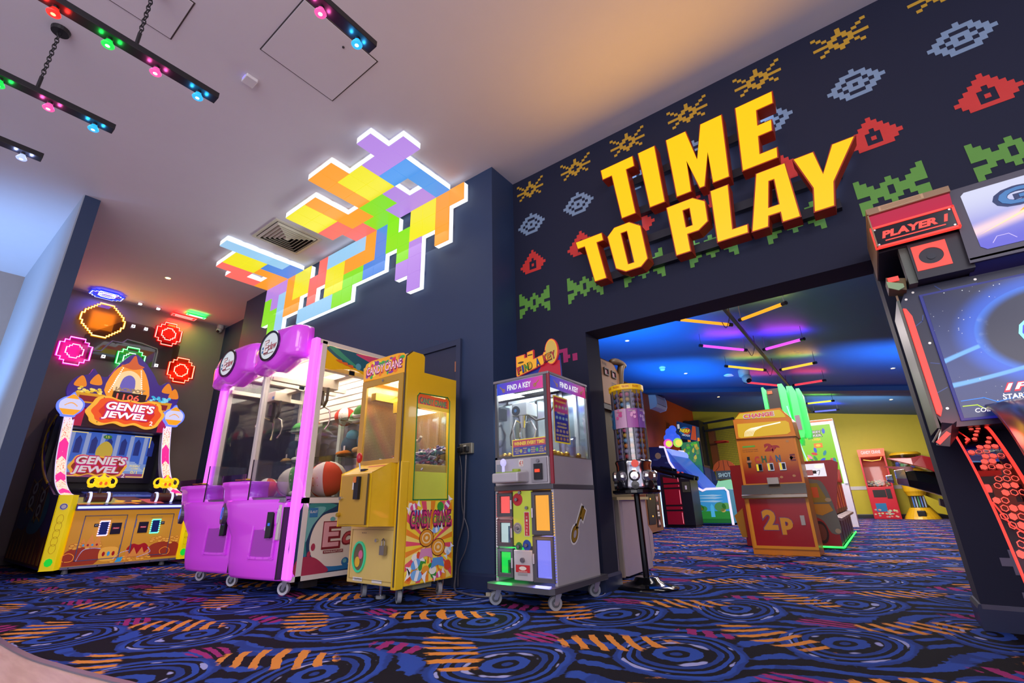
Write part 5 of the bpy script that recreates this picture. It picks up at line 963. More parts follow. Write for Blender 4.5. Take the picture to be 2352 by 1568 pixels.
q.fcirc(F, -2.025, .655, .042, .042, .003); q.fcirc(F, -2.03, .47, .036, .036, .003, M('disc silver', 'a8a8a0', .3, .6)); q.fring(F, -2.03, .47, .028, .028, .004, .004, M('ring grey', '6a6a66', .4)); q.fcirc(F, -2.02, .325+.03, .028, .028, .003, M('disc green', '2a7a3a', .4)); q.fcirc(F, -1.955, .365, .034, .034, .0036, M('disc navy', '24469a', .4))
q.frect(F, -1.972, .42, -1.928, .575, .003, M('label cream', 'd8ccc0', .5)); q.frect(F, -1.968, .424, -1.932, .571, .004, M('lock red'))
for k, ch in enumerate('WINNER'): q.ftext(F, ch, -1.95, .54-k*.021, .014, .015, .005, M('label cream'))
q.build('panel_graphic', o)
for lx, lz in ((-2.03, .655), (-1.945, .60), (-2.03, .47), (-2.02, .355), (-1.955, .365), (-2.0, .70)): MB(M('lock steel', '8a8488', .25, .9)).cyl((lx, y0-.007, lz), (lx, y0-.022, lz), .011, n=12).build('lock', o)
c = MB(gy).box(-2.062, -1.912, y0-.014, y0+.012, .15, .335); o = c.build('cash_door', t, bevel=.006); MB(M('lock steel')).cyl((-1.985, y0-.014, .275), (-1.985, y0-.03, .275), .015).build('lock', o); F = FY(y0-.014); q = MB(M('lock red')); q.frect(F, -2.045, .20, -1.93, .245, .002); q.fcirc(F, -1.987, .225, .03, .012, .003, M('label cream')); q.ftext(F, 'WARNING', -1.987, .206, .07, .008, .003, M('label cream'))
for k in range(2): q.frect(F, -2.03, .19-k*.008, -1.95, .193-k*.008, .002, M('ring grey'))
q.build('warning_label', o)
ld = MB(E('edge leds', 'ff8a9a', 1.2))
for k in range(34): z = .16+k*.016; ld.m(E('edge led %d' % (k // 12), ('30e060', 'd8e8e8', 'ff5050')[k // 12], 1.2)); ld.ball((x0+.012, y0-.004, z), .004, 6, 4)
for k in range(34): z = .16+k*.016; ld.m(E('edge led b%d' % (k // 17), ('6a6aff', 'ffb030')[k // 17], 1.2)); ld.ball((x1-.008, y0-.004, z), .004, 6, 4)
ld.build('edge_light', t)
# control section and glass case
MB(gy).box(x0+.004, x1-.028, y0-.006, y1, .75, .935).build('control_section', t, bevel=.006); MB(M('case side grey', 'a9a4aa', .35, .15)).box(x1-.028, x1-.002, y0+.012, y1, .75, .935).build('side_band', t)
b = MB(gy).hexa([(-2.15, 2.62, .765), (-1.925, 2.62, .765), (-1.925, y0, .765), (-2.15, y0, .765)], [(-2.15, 2.62, .83), (-1.925, 2.62, .83), (-1.925, y0, .845), (-2.15, y0, .845)]); o = b.build('control_tray', t, bevel=.01)
MB(M('tray lime', '8aa83a', .4)).box(-2.13, -1.94, 2.64, y0-.01, .831, .838).build('tray_mat', o); j = MB(E('joystick lilac', 'b8b0ff', 1.2)); j.smooth = True; j.ball((-2.10, 2.69, .905), (.022, .022, .028)); j.cyl((-2.10, 2.69, .835), (-2.10, 2.69, .88), .01); j.build('joystick', o); MB(M('knob lime', '98a83a', .4)).cyl((-1.985, 2.69, .838), (-1.985, 2.69, .855), .03).build('button', o)
MB(M('chute window', '8a8f96', .25, .3)).box(-2.205, -2.155, y0-.01, y0-.002, .77, .9).build('prize_chute', t)
o = MB(M('coin plate', '9d999e', .35, .3)).box(-1.895, -1.765, y0-.016, y0-.004, .765, .925).build('coin_plate', t); MB(M('coin mech black')).box(-1.865, -1.80, y0-.03, y0-.014, .78, .885).build('coin_mech', o); MB(E('coin red', 'ff4a2a', 1)).box(-1.85, -1.815, y0-.04, y0-.029, .828, .848).build('coin_button', o); MB(M('lock steel')).cyl((-1.835, y0-.016, .905), (-1.835, y0-.026, .905), .012).build('lock', o)
q = MB(M('label white')).frect(FY(y0-.006), -2.005, .875, -1.965, .922, .002); q.ftext(FY(y0-.006), '£1', -1.985, .902, .03, .024, .003, M('lock red'), .02); q.ftext(FY(y0-.006), '1 PLAY', -1.985, .882, .028, .008, .003, M('lock red')); q.build('price_label', t)
for x, y in ((x0, y0), (x0, y1-.02), (x1-.02, y1-.02)): MB(gd).box(x, x+.02, y, y+.02, .935, 1.52).build('case_post', t)
MB(gd).box(x1-.045, x1-.018, y0-.002, y0+.03, .935, 1.52).build('case_post', t); MB(M('key red trim', '8a1c2c', .25)).cyl((x1-.008, y0+.008, .75), (x1-.008, y0+.008, 1.52), .014, n=10).build('red_trim', t)
MB(M('case cap', '8d888c', .35, .3)).box(x0-.01, x1+.004, y0-.008, y1+.005, 1.51, 1.53).build('case_cap', t, bevel=.004); MB(gd).box(x0, x1-.02, y0, y0+.012, .93, .95).build('case_rail', t)
MB(gl).box(x0+.02, x1-.045, y0+.004, y0+.008, .95, 1.42).build('front_glass', t); MB(gl).box(x1-.012, x1-.008, y0+.03, y1-.02, .935, 1.42).build('side_glass', t); MB(gl).box(x0+.008, x0+.012, y0+.02, y1-.02, .935, 1.5).build('side_glass', t)
MB(M('case back', 'a8b8c4', .12, .7)).box(x0+.02, x1-.02, y1-.015, y1-.01, .935, 1.5).build('mirror_back', t); MB(M('case floor', '8d8a80', .5)).box(x0+.01, x1-.02, y0+.012, y1-.012, .935, .945).build('case_floor', t)
for k in range(3): MB(M('case strut', 'c8ccd4', .3, .5)).box(x0+.12+k*.13, x0+.15+k*.13, y1-.035, y1-.016, .945, 1.5).build('strut', t)
gm2 = bpy.data.materials.new('key header'); gm2.use_nodes = True; e = Ex(gm2.node_tree); g = gm2.node_tree.nodes.new('ShaderNodeNewGeometry'); sp = gm2.node_tree.nodes.new('ShaderNodeSeparateXYZ'); gm2.node_tree.links.new(g.outputs['Position'], sp.inputs[0]); e.v.update(x=sp.outputs[0], y=sp.outputs[1]); e('u=(x+2.2)*2.0+(y-2.76)*1.75*gt(x,-1.745)-1.0*gt(x,-1.745)')
cr_ = gm2.node_tree.nodes.new('ShaderNodeValToRGB'); gm2.node_tree.links.new(e.v['u'], cr_.inputs[0]); el = cr_.color_ramp.elements; el[0].color = (*lin('2440b0'), 1); el[1].color = (*lin('d83a5a'), 1); q = el.new(.5); q.color = (*lin('7a36a8'), 1); bb = gm2.node_tree.nodes['Principled BSDF']; gm2.node_tree.links.new(cr_.outputs[0], bb.inputs['Base Color']); gm2.node_tree.links.new(cr_.outputs[0], bb.inputs['Emission Color']); bb.inputs['Emission Strength'].default_value = .55
slab = E('header white', 'eef0f6', .8)
for F, a, c2 in ((FY(y0+.002), x0+.022, x1-.05), (FX(x1-.006), y0+.035, y1-.01)):
    q = MB(gm2).frect(F, a, 1.415, c2, 1.505, .002, None, -.002); md = (a+c2)/2; q.ftext(F, 'FIND A KEY', md, 1.46, (c2-a)*.52, .042, .0035, slab, .035)
    for s in (-1, 1): q.fstroke(F, [(md+s*(c2-a)*.34, 1.445), (md+s*(c2-a)*.42, 1.475)], .007, .0035, M('key gold', '')); q.fring(F, md+s*(c2-a)*.34, 1.445, .014, .014, .006, .0036, M('key gold', ''))
    q.build('header', t)
lt = MB(E('case led', 'eafaff', 3)).cyl((x0+.05, y0+.03, 1.405), (x1-.06, y0+.03, 1.405), .008, n=8); lt.build('lamp_tube', t); lamp('AREA', 'key_case_lamp', (-1.98, 3.0, 1.49), 10, (.86, .97, 1), .4, (-1.98, 3.0, 0))
o = MB(M('claw box', 'c2ccd2', .3, .4)).box(-2.14, -2.0, 2.86, 3.0, 1.26, 1.36).build('trolley', t, bevel=.005); MB(M('claw hub', '39424e', .3, .6)).fcirc(FY(2.858, -2.10, 1.30), 0, 0, .036, .036, .006, None, 0, 18).build('trolley_hub', o); MB(M('sticker blue')).fcirc(FY(2.851, -2.10, 1.30), 0, 0, .014, .014, .002, None, 0, 6).build('hub_badge', o)
MB(M('claw box')).box(x0+.02, x1-.03, 2.90, 2.93, 1.37, 1.39).build('gantry', t); cl = MB(chrome).cyl((-2.07, 2.9, 1.26), (-2.07, 2.9, 1.17), .035, .02); k = cl.build('claw', t)
for a in (.3, 2.4, 4.5): d = Vector((cos(a), sin(a), 0)); c = Vector((-2.07, 2.9, 1.2)); MB(chrome).tube([c, c+d*.07+Z*.02, c+d*.10-Z*.05, c+d*.085-Z*.12, c+d*.05-Z*.15], .008, 7).build('claw_arm', k)
MB(M('cable coil')).tube([(-2.02, 2.9, 1.27), (-1.96, 2.92, 1.22), (-1.90, 2.98, 1.24), (-1.86, 3.02, 1.33)], .009, 6).build('cable', t); MB(M('cable coil')).tube([(-2.15, 2.9, 1.22), (-2.19, 2.9, 1.12), (-2.17, 2.88, 1.05), (-2.10, 2.88, 1.03)], .006, 6).build('cable', t)
for cx, cy in ((-2.08, 2.95), (-1.84, 3.16)): MB(glass('clear acrylic')).lathe([(.062, .945), (.066, 1.09), (.072, 1.10), (.068, 1.09), (.058, .95)], (cx, cy, 0), n=22).build('prize_tube', t)
for F, w_, lab in ((FY(y0+.02, -1.905, 1.015), 1, 'a'), (Fr((x1-.016, 2.93, 1.20), Y, Z), 0, 'b')):
    q = MB(E('notice navy', '34309a', .7)); 
    if w_:
        q.frect(F, -.175, -.065, .125, .055, 0, E('notice yellow', 'f0d020', .85)); q.frect(F, -.168, -.058, .118, -.0, .001, E('notice navy', '')); q.frect(F, -.168, .0, .118, .048, .001, E('notice red', 'c02c50', .7)); q.ftext(F, 'WINNER EVERY TIME!', -.025, .024, .265, .026, .002, E('notice yellow', ''), .03)
        for k in range(4):
            cx = -.13+k*.07
            for r, tx in enumerate((('WIN A', 'GOLDEN', 'EGG'), ('FIND', 'A', 'KEY'), ('OPEN', 'PRIZE', 'DOOR'), ('GET', 'YOUR', 'PRIZE'))[k]): q.ftext(F, tx, cx, -.014-r*.014, .008*len(tx), .009, .002, E('notice yellow', ''))
            q.fcirc(F, cx+.034, -.03, .011, .014, .002, E('icon %d' % k, ('d8d04a', '5ac8d8', '58c858', 'd88a6a')[k], .5), n=10)
    else:
        q.frect(F, -.10, -.17, .115, .17, 0, E('notice yellow', '')); q.frect(F, -.09, -.16, .105, .16, .001, E('notice navy', '')); q.frect(F, -.09, .05, .105, .16, .0012, E('notice red', ''))
        for z, tx, w2 in ((.13, 'WIN A GOLDEN EGG', .15), (.045, 'FIND A KEY', .11), (-.03, 'KEY TO OPEN', .12), (-.055, 'A DOOR BELOW', .13), (-.115, 'WIN OUR SPECIAL PRIZE!', .17)): q.ftext(F, tx, .005, z, w2, .014, .002, E('notice yellow', ''), .01)
        for r, cc in ((.09, 'c8d84a'), (.01, 'a8d0e0'), (-.085, 'd8b0a0'), (-.14, 'e0a060')):
            for k in range(4): q.fcirc(F, -.06+k*.045, r, .014, .012, .002, E('icon '+cc, cc, .5), n=10)
    q.build('notice', t)
F = FY(2.95); q = MB(M('board edge', '8a1c2a', .4)).fpoly(F, [(-2.13, 1.53), (-1.735, 1.53), (-1.735, 1.60), (-1.74, 1.70), (-2.13, 1.66)], .0, E('board blue', '1c2c86', .25), -.012)
q.fpoly(F, [(-1.98, 1.535), (-1.737, 1.535), (-1.74, 1.66), (-1.90, 1.66)], .001, E('board red', 'd8243a', .5)); q.fpoly(F, smoothpts([(-2.13, 1.53), (-2.11, 1.58), (-2.06, 1.585), (-2.02, 1.53)], 4, True), .001, E('board violet', '4a2a86', .35)); q.fpoly(F, [(-2.0, 1.54), (-1.94, 1.57), (-1.93, 1.585), (-1.99, 1.575)], .002, E('board red2', 'f03a3a', .6)); q.build('topper_board', t)
kg = E('key yellow', 'e8a41e', .4, 'd89a24'); kp = MB(M('key rim', 'd8404a', .4)); F = FY(2.94)
K = [(-2.14, 1.60), (-2.14, 1.76), (-2.05, 1.765), (-2.05, 1.735), (-2.03, 1.735), (-2.03, 1.775), (-1.965, 1.785), (-1.965, 1.71), (-1.93, 1.715), (-1.92, 1.72), (-1.88, 1.725), (-1.87, 1.745), (-1.84, 1.745)]
ov = [(-1.80+.062*cos(a), 1.735+.105*sin(a)) for a in [pi*.95-k*2*pi*.9/22 for k in range(23)]]
P = K+ov+[(-1.86, 1.66), (-1.88, 1.64), (-1.93, 1.635), (-1.95, 1.625), (-2.13, 1.585)]
kp.fpoly(F, [(x_*1, z_) for x_, z_ in P], .012, None, -.006); ko = kp.build('topper_key', t); q = MB(kg).fpoly(F, inset(P, .006), .014); q.fpoly(F, [(-1.80+.05*cos(2*pi*k/20), 1.735+.09*sin(2*pi*k/20)) for k in range(20)], .015, E('key light', 'f0c860', .5)); q.fcirc(F, -2.09, 1.70, .03, .008, .015, M('key ink', '')); q.frect(F, -2.02, 1.74, -1.975, 1.75, .015, M('key ink', ''))
for k, (ch, cc) in enumerate(zip('FIND A KEY', ('d8303a', '2a50b0', '5aa838', 'f0c020', '', '2a50b0', '', 'd8303a', 'f09020', 'd8303a'))):
    if ch == ' ': continue
    cx = -2.105+k*.036; cz = 1.635+k*.0075; q.ftext(F, ch, cx, cz, .040 if ch != 'I' else .02, .066, .017, M('letter ink', '2a1424', .5), .07, 0, 1, .18); q.ftext(F, ch, cx, cz+.001, .030 if ch != 'I' else .014, .055, .019, E('letter '+cc, cc, .5), .03, 0, 1, .18)
q.build('topper_key_face', ko)
for x, y, w in ((-1.755, 2.75, 'grey'), (-2.19, 2.70, 'grey'), (-1.76, 3.28, 'grey'), (-2.19, 3.28, 'grey')): caster(t, x, y, .042, .102, w, .9)
MB(M('brake lever', 'c8c0a0', .35, .6)).box(-2.235, -2.20, 2.655, 2.68, .055, .075).build('brake', t)
# golden balls, prizes
gb = M('gold ball', 'c8a24a', .2, .85); first = None; pts = []
for r in range(6):
    for k in range(10):
        x, y = x0+.05+k*.045+(r % 2)*.02, y0+.05+r*.088
        if x > x1-.05 or any((x-a)**2+(y-b2)**2 < .085**2 for a, b2 in ((-2.08, 2.95), (-1.84, 3.16))): continue
        pts.append((x, y, .945+.021))
bm_ = MB(gb); bm_.smooth = True; bm_.ball((0, 0, 0), .021, 12, 8); me0 = bm_.build('golden_ball'); tag(me0, 'small shiny golden prize ball lying on the case floor of the key machine', 'ball', 'golden balls in the key machine')
for k, p in enumerate(pts):
    o = me0 if k == 0 else dup(me0, p); o.location = p
p = thing('toy_box', 'blue-grey boxed prize in the pale middle locker of the key machine', 'box', (-2.11, 2.84, .36)); MB(M('toy box teal', '4a7a9a', .5)).box(-2.15, -2.095, 2.80, 2.85, .364, .48).build('carton', p); MB(M('toy box blue', '2a4a7a', .5)).box(-2.138, -2.10, 2.797, 2.80, .39, .45).build('carton_print', p)
p = thing('mug_box', 'boxed mug prize in the green locker of the key machine', 'box', (-2.12, 2.84, .17)); MB(E('mug box green', '1c8a3a', .25)).box(-2.165, -2.085, 2.81, 2.87, .174, .26).build('carton', p); q = MB(M('mug ink', '0f3a1c', .5)).frect(FY(2.809), -2.15, .185, -2.115, .245, .001); q.fring(FY(2.809), -2.112, .215, .015, .02, .005, .0012); q.build('carton_print', p)
p = thing('prize_carton', 'small brown carton in the amber locker of the key machine', 'box', (-1.79, 2.84, .45)); MB(M('carton brown', 'a8742c', .6)).box(-1.80, -1.765, 2.80, 2.86, .444, .55).build('carton', p, bevel=.003); MB(M('carton tape', 'c89a50', .4)).box(-1.79, -1.775, 2.798, 2.80, .444, .55).build('tape', p)

# ------------------------------------------------------------------ socket, plugs and cables on the navy wall
t = thing('wall_socket', 'brushed steel double socket on the navy wall beside the door', 'socket', (-2.80, YT, 1.09)); MB(M('socket steel', '9c968a', .35, .6)).box(-2.875, -2.73, YT-.035, YT, 1.045, 1.135).build('socket_box', t, bevel=.005); MB(M('label white')).box(-2.825, -2.795, YT-.037, YT-.035, 1.105, 1.12).build('label', t)
for x, lab in ((-2.85, 'black plug in the left half of the steel double socket'), (-2.775, 'black plug in the right half of the steel double socket')):
    p = thing('mains_plug', lab, 'plug', (x, YT-.04, 1.09)); MB(M('plug black', '1c1c22', .4)).box(x-.022, x+.022, YT-.07, YT-.036, 1.06, 1.105).build('plug_body', p, bevel=.006); MB(M('plug black')).cyl((x, YT-.055, 1.06), (x, YT-.055, 1.035), .007, n=8).build('plug_collar', p)
cb = M('cable grey', '56525c', .4)
def cable(name, pts, lab, r=.006): tag(MB(cb).tube(smooth3(pts), r, 7).build(name, smooth=True), lab, 'cable')
def smooth3(pts, k=5):
    P = [Vector(p) for p in pts]; n = len(P); out = []
    for i in range(n-1):
        a, b, c, d = P[max(i-1, 0)], P[i], P[i+1], P[min(i+2, n-1)]
        for j in range(k): q = j/k; out.append(.5*((2*b)+(c-a)*q+(2*a-5*b+4*c-d)*q*q+(3*b-a-3*c+d)*q**3))
    return out+[P[-1]]
cable('power_cable', [(-2.775, YT-.055, 1.03), (-2.79, YT-.05, .75), (-2.80, YT-.05, .5), (-2.865, YT-.05, .3), (-2.87, YT-.06, .1), (-2.80, YT-.14, .012), (-2.65, YT-.22, .008), (-2.42, YT-.25, .008), (-2.24, YT-.1, .008)], 'grey power cable dropping from the right plug and looping over the carpet', .007)
cable('power_cable', [(-2.85, YT-.055, 1.03), (-2.83, YT-.05, .9), (-2.82, YT-.045, .6), (-2.75, YT-.045, .42), (-2.78, YT-.045, .28), (-2.845, YT-.05, .16), (-2.85, YT-.05, .01)], 'thinner power cable hanging from the left plug to the skirting', .0045)

# ------------------------------------------------------------------ the galaxy battle machine at right (faces -Y)
t = thing('arcade_cabinet', 'large red-lit space battle cabinet with a planet screen, marked PLAYER 1', 'arcade machine', (1.2, 3.1, 0))
ch = M('galaxy charcoal', '1c1a28', .45); nb = M('galaxy navy', '10143a', .35); gs = M('galaxy grey', '4a4752', .4, .3); rl = E('galaxy red', 'ff3c32', 1.3, '802018'); mt = M('galaxy mdf', '9a7a5a', .55); gt_ = M('galaxy trim', '5a6258', .5)
MB(nb).prism([(.297, 1.58), (.335, 1.655), (2.2, 1.655), (2.2, .93), (.31, .93), (.297, 1.0)], 'y', 3.05, 3.42).build('screen_housing', t)
MB(gt_).box(.285, .297, 3.04, 3.42, .93, 1.60).build('edge_trim', t); MB(mt).box(.288, .2965, 3.043, 3.05, 1.3, 1.63).build('board_edge', t)
MB(E('screen space', '0a1ea0', .55, '040a30')).box(.378, 2.1, 3.035, 3.052, .955, 1.605).build('screen', t)
sm = bpy.data.materials.new('space picture'); sm.use_nodes = True; nt = sm.node_tree; e = Ex(nt); g = nt.nodes.new('ShaderNodeNewGeometry'); sp = nt.nodes.new('ShaderNodeSeparateXYZ'); nt.links.new(g.outputs['Position'], sp.inputs[0]); e.v.update(x=sp.outputs[0], z=sp.outputs[2])
e.v['n'] = e.tex('ShaderNodeTexNoise', 'Fac', g.outputs['Position'], Scale=5.0, Detail=6.0); vo = nt.nodes.new('ShaderNodeTexVoronoi'); vo.inputs['Scale'].default_value = 48; nt.links.new(g.outputs['Position'], vo.inputs['Vector']); e.v['s'] = vo.outputs['Distance']; e.v['q'] = e.tex('ShaderNodeTexNoise', 'Fac', g.outputs['Position'], Scale=9.0, Detail=1.0)
e('''px = (x-.79)/.27
pz = (z-1.33)/.22
r = sqrt(px*px+pz*pz)
rim = ss(r,.80,.98,0,1)*(1-ss(r,1.0,1.35,0,1))
ball = 1-ss(r,.97,1.0,0,1)
cloud = ss(n,.50,.64,0,1)*ss(r,.55,.95,0,1)*ball
star = (1-ss(s,.07,.13,0,1))*ss(q,.48,.56,0,1)*(1-ball)
u = (x-.79)*.97+(z-1.30)*.25
w = (z-1.285)*.97-(x-.79)*.25
o = sqrt(u*u/.36+w*w/.0065)
ringm = (ss(o,.88,.96,0,1)-ss(o,1.06,1.16,0,1))*max(gt(z,1.27+(x-.79)*.2)*(1-ball),lt(z,1.285+(x-.79)*.25))
haze = 1-ss(abs(z-1.2),.0,.5,0,1)
t2 = min(1, rim*.75+haze*.22)''')
c = e.mix(e.v['t2'], '02061e', '1e62e6'); c = e.mix(e.v['ball'], c, e.mix(e.v['rim'], '05102e', '2a72e8')); c = e.mix(e.v['cloud'], c, 'b8d8ff'); c = e.mix(e.v['ringm'], c, '6ab4ff'); c = e.mix(e.v['star'], c, 'f4f8ff')
bb = nt.nodes['Principled BSDF']; bb.inputs['Base Color'].default_value = (.01, .01, .03, 1); bb.inputs['Roughness'].default_value = .25; nt.links.new(c, bb.inputs['Emission Color']); bb.inputs['Emission Strength'].default_value = 1.0
F = FY(3.034); q = MB(sm).frect(F, .39, .965, 2.09, 1.595, .001)
bl = E('galaxy letter', '3a78f0', 1); q.ftext(F, 'G', .745, 1.325, .155, .15, .003, E('galaxy glow', '9af0f4', 1), .07); q.ftext(F, 'G', .745, 1.325, .13, .125, .005, E('galaxy violet', '4a4ae0', 1), .045); q.ftext(F, 'ALAXY', 1.22, 1.34, .70, .15, .003, E('galaxy glow', ''), .07); q.ftext(F, 'ALAXY', 1.22, 1.34, .68, .125, .005, bl, .045)
q.ftext(F, '1P', .60, 1.085, .10, .042, .003, E('scr red', 'e83048', 1), .06, .3); q.ftext(F, '1P', .60, 1.087, .085, .03, .004, E('scr white', 'f4f0f8', 1), .03, .3)
q.ftext(F, 'START THE', .615, 1.043, .15, .024, .004, E('scr white', ''), .03, .15); q.ftext(F, 'BATTLE', .63, 1.015, .105, .024, .004, E('scr white', ''), .03, .15); q.ftext(F, 'COINS', .475, .995, .08, .02, .004, E('scr white', ''), .02, .2); q.ftext(F, '0/1', .595, .996, .12, .03, .004, E('scr lime', 'c8f030', 1), .04, .25)
q.fstroke(F, [(.40, 1.045), (.48, 1.05), (.52, 1.025), (.68, 1.06)], .004, .003, E('scr line blue', '3a8af0', 1)); q.fstroke(F, [(.40, 1.02), (.45, 1.02), (.47, 1.0), (.68, 1.03)], .004, .003, E('scr lime', '')); q.build('screen_picture', t)
q = MB(M('galaxy line', '2a4a9a', .3)); F = FY(3.05)
for P in ([(.33, 1.45), (.36, 1.47), (.37, 1.5)], [(.34, 1.25), (.37, 1.24)], [(.45, 1.64), (.47, 1.61), (.6, 1.61)], [(.33, 1.1), (.37, 1.12)]): q.fstroke(F, P, .004, .001)
q.m(M('screw steel', 'd8d0c8', .3, .8))
for x, z in ((.36, 1.63), (.325, 1.60), (.36, 1.35), (.345, 1.02), (.6, 1.63)): q.fcirc(F, x, z, .006, .006, .002, n=8)
q.build('bezel_graphic', t)
b = MB(rl).prism([(.30, 1.55), (.312, 1.545), (.326, 1.50), (.326, 1.02), (.312, .985), (.30, 1.0)], 'y', 3.03, 3.052); b.build('light_strip', t, label='long glowing red light strip')
# marquee box
b = MB(gs).prism([(.60, 2.075), (2.2, 2.075), (2.2, 1.68), (.585, 1.68)], 'y', 2.93, 3.35); o = b.build('marquee_box', t, bevel=.004); b = MB(M('mq under', '3a3a6a', .35)).hexa([(.585, 2.93, 1.69), (2.2, 2.93, 1.69), (2.2, 3.05, 1.65), (.585, 3.05, 1.65)], [(.585, 2.93, 1.70), (2.2, 2.93, 1.70), (2.2, 3.05, 1.68), (.585, 3.05, 1.68)]); b.build('marquee_sill', o)
F = FY(2.93); pm = bpy.data.materials.new('marquee picture'); pm.use_nodes = True; nt = pm.node_tree; e = Ex(nt); g = nt.nodes.new('ShaderNodeNewGeometry'); sp = nt.nodes.new('ShaderNodeSeparateXYZ'); nt.links.new(g.outputs['Position'], sp.inputs[0]); e.v.update(x=sp.outputs[0], z=sp.outputs[2]); e('a=ss(z,1.74,2.03,0,1)\nb=1-ss(abs(z-1.84-(x-.7)*.22),.0,.05,0,1)'); c = e.mix(e.v['a'], '4a4ad0', 'd0d4ea'); c = e.mix(e.v['b'], c, 'ffd8d8'); bb = nt.nodes['Principled BSDF']; nt.links.new(c, bb.inputs['Emission Color']); bb.inputs['Emission Strength'].default_value = .95; bb.inputs['Base Color'].default_value = (.1, .1, .15, 1)
q = MB(pm).fpoly(F, [(.635, 1.745), (.635, 2.03), (.65, 2.045), (2.18, 2.045), (2.18, 1.725), (.655, 1.725)], .003)
for cx, cz, r in ((.72, 1.75, .04), (.86, 1.80, .05)): q.fstroke(F, [(cx+r*cos(k*pi/3), cz+r*.8*sin(k*pi/3)) for k in range(6) if cz+r*.8*sin(k*pi/3) > 1.73], .003, .004, E('mq line', 'd0c0ff', .9))
q.ftext(F, 'GALAXY', 1.10, 1.955, .74, .105, .005, E('mq ink', '143070', .6), .09); q.ftext(F, 'GALAXY', 1.10, 1.955, .70, .085, .007, E('mq blue', '3a78b8', .9), .03); q.ftext(F, 'R', .93, 1.85, .11, .10, .005, E('mq ink', ''), .09); q.ftext(F, 'R', .93, 1.85, .085, .08, .007, E('mq blue', ''), .03)
q.fpoly(F, [(.64, 1.80), (.84, 1.885), (.98, 1.925), (.85, 1.875)], .009, E('mq streak', 'ffe0b0', 1)); q.fpoly(F, [(.80, 1.87), (.83, 1.895), (.99, 1.93), (.86, 1.885)], .010, E('mq ship', 'f0b020', 1)); q.build('marquee_face', o)
# player sign box and speaker
b = MB(ch).prism([(.268, 1.86), (.268, 2.075), (.598, 2.075), (.598, 1.86)], 'y', 2.97, 3.40); o = b.build('player_box', t); MB(mt).prism([(.262, 2.055), (.262, 2.092), (.60, 2.088), (.60, 2.055)], 'y', 2.885, 3.40).build('top_board', o); MB(mt).box(.262, .268, 2.885, 3.4, 1.865, 2.06).build('side_board', o)
q = MB(M('label tan', 'c8a078', .6)).frect(FY(2.885), .315, 2.06, .50, 2.088, .001)
for k in range(3): q.frect(FY(2.885), .325, 2.066+k*.007, .49, 2.0685+k*.007, .0015, M('label ink', '7a5a3a', .6))
q.build('label', o)
MB(E('sign soffit red', 'd81a4a', .6)).hexa([(.27, 2.90, 2.052), (.597, 2.90, 2.052), (.597, 2.93, 1.985), (.27, 2.93, 1.985)], [(.27, 2.91, 2.055), (.597, 2.91, 2.055), (.597, 2.96, 1.985), (.27, 2.96, 1.985)]).build('sign_soffit', o)
P = [(.262, 1.868), (.59, 1.868), (.59, 1.98), (.262, 1.98)]; MB(rl).fstroke(FY(2.905), P, .010, .006, None, -.02, True).build('sign_light', o); q = MB(M('sign black', '14121c', .15)).fpoly(FY(2.905), P, .0, None, -.03); q.ftext(FY(2.905), 'PLAYER 1', .43, 1.93, .27, .04, .002, E('player red', 'ff4438', 1.3), .05, .2); q.frect(FY(2.905), .305, 1.892, .545, 1.898, .002); q.build('player_sign', o)
for x in (.275, .575):
    for z in (1.88, 1.968): MB(M('screw steel')).cyl((x, 2.905, z), (x, 2.901, z), .005, n=8).build('screw', o)
MB(ch).box(.385, .60, 2.955, 3.05, 1.66, 1.86).build('speaker_box', t); MB(gt_).box(.35, .385, 2.98, 3.05, 1.655, 1.86).build('speaker_trim', t)
F = FY(2.955, .462, 1.772); s = MB(E('speaker grille red', 'ff5040', .75, 'c82a20')).fpoly(F, [(-.068, -.068), (.066, -.068), (.068, .068), (-.066, .068)], .004, None, 0, [[(.048*cos(2*pi*k/28), .044*sin(2*pi*k/28)) for k in range(28)]]); o = s.build('speaker', t); c = MB(E('speaker cone red', 'd83a30', .4)); c.smooth = True; c.lathe([(.048, -.002), (.03, -.012), (.022, -.012), (.018, -.004), (0, .0)], (.462, 2.955, 1.772), -Y, 28, False); c.build('speaker_cone', o); MB(M('speaker core')).fcirc(F, 0, -.004, .017, .016, .004).build('speaker_dome', o)
k = MB(M('knuckle olive', '6a5a34', .5)).hexa([(.265, 2.97, 1.655), (.335, 3.0, 1.635), (.335, 3.1, 1.635), (.265, 3.1, 1.655)], [(.265, 2.97, 1.715), (.345, 3.0, 1.70), (.345, 3.1, 1.70), (.265, 3.1, 1.715)]); o = k.build('bracket', t); MB(rl).box(.27, .315, 2.965, 2.972, 1.685, 1.71).build('bracket_light', o); MB(M('knuckle green', '8aa878', .4)).prism([(.262, 1.655), (.30, 1.63), (.325, 1.64), (.325, 1.66), (.262, 1.69)], 'y', 2.96, 2.97).build('bracket_plate', o)
k = MB(ch).hexa([(.255, 2.95, .845), (.30, 2.95, .835), (.36, 3.1, .90), (.30, 3.1, .93)], [(.285, 2.95, .90), (.33, 2.95, .93), (.38, 3.1, .97), (.32, 3.1, .985)]); o = k.build('elbow', t); MB(rl).fstroke(FY(2.947), [(.268, .858), (.305, .892)], .018, .004, None, 0).build('elbow_light', o); MB(gt_).tube([(.245, 2.94, .858), (.285, 2.94, .915)], .004, 6).build('edge_trim', o)
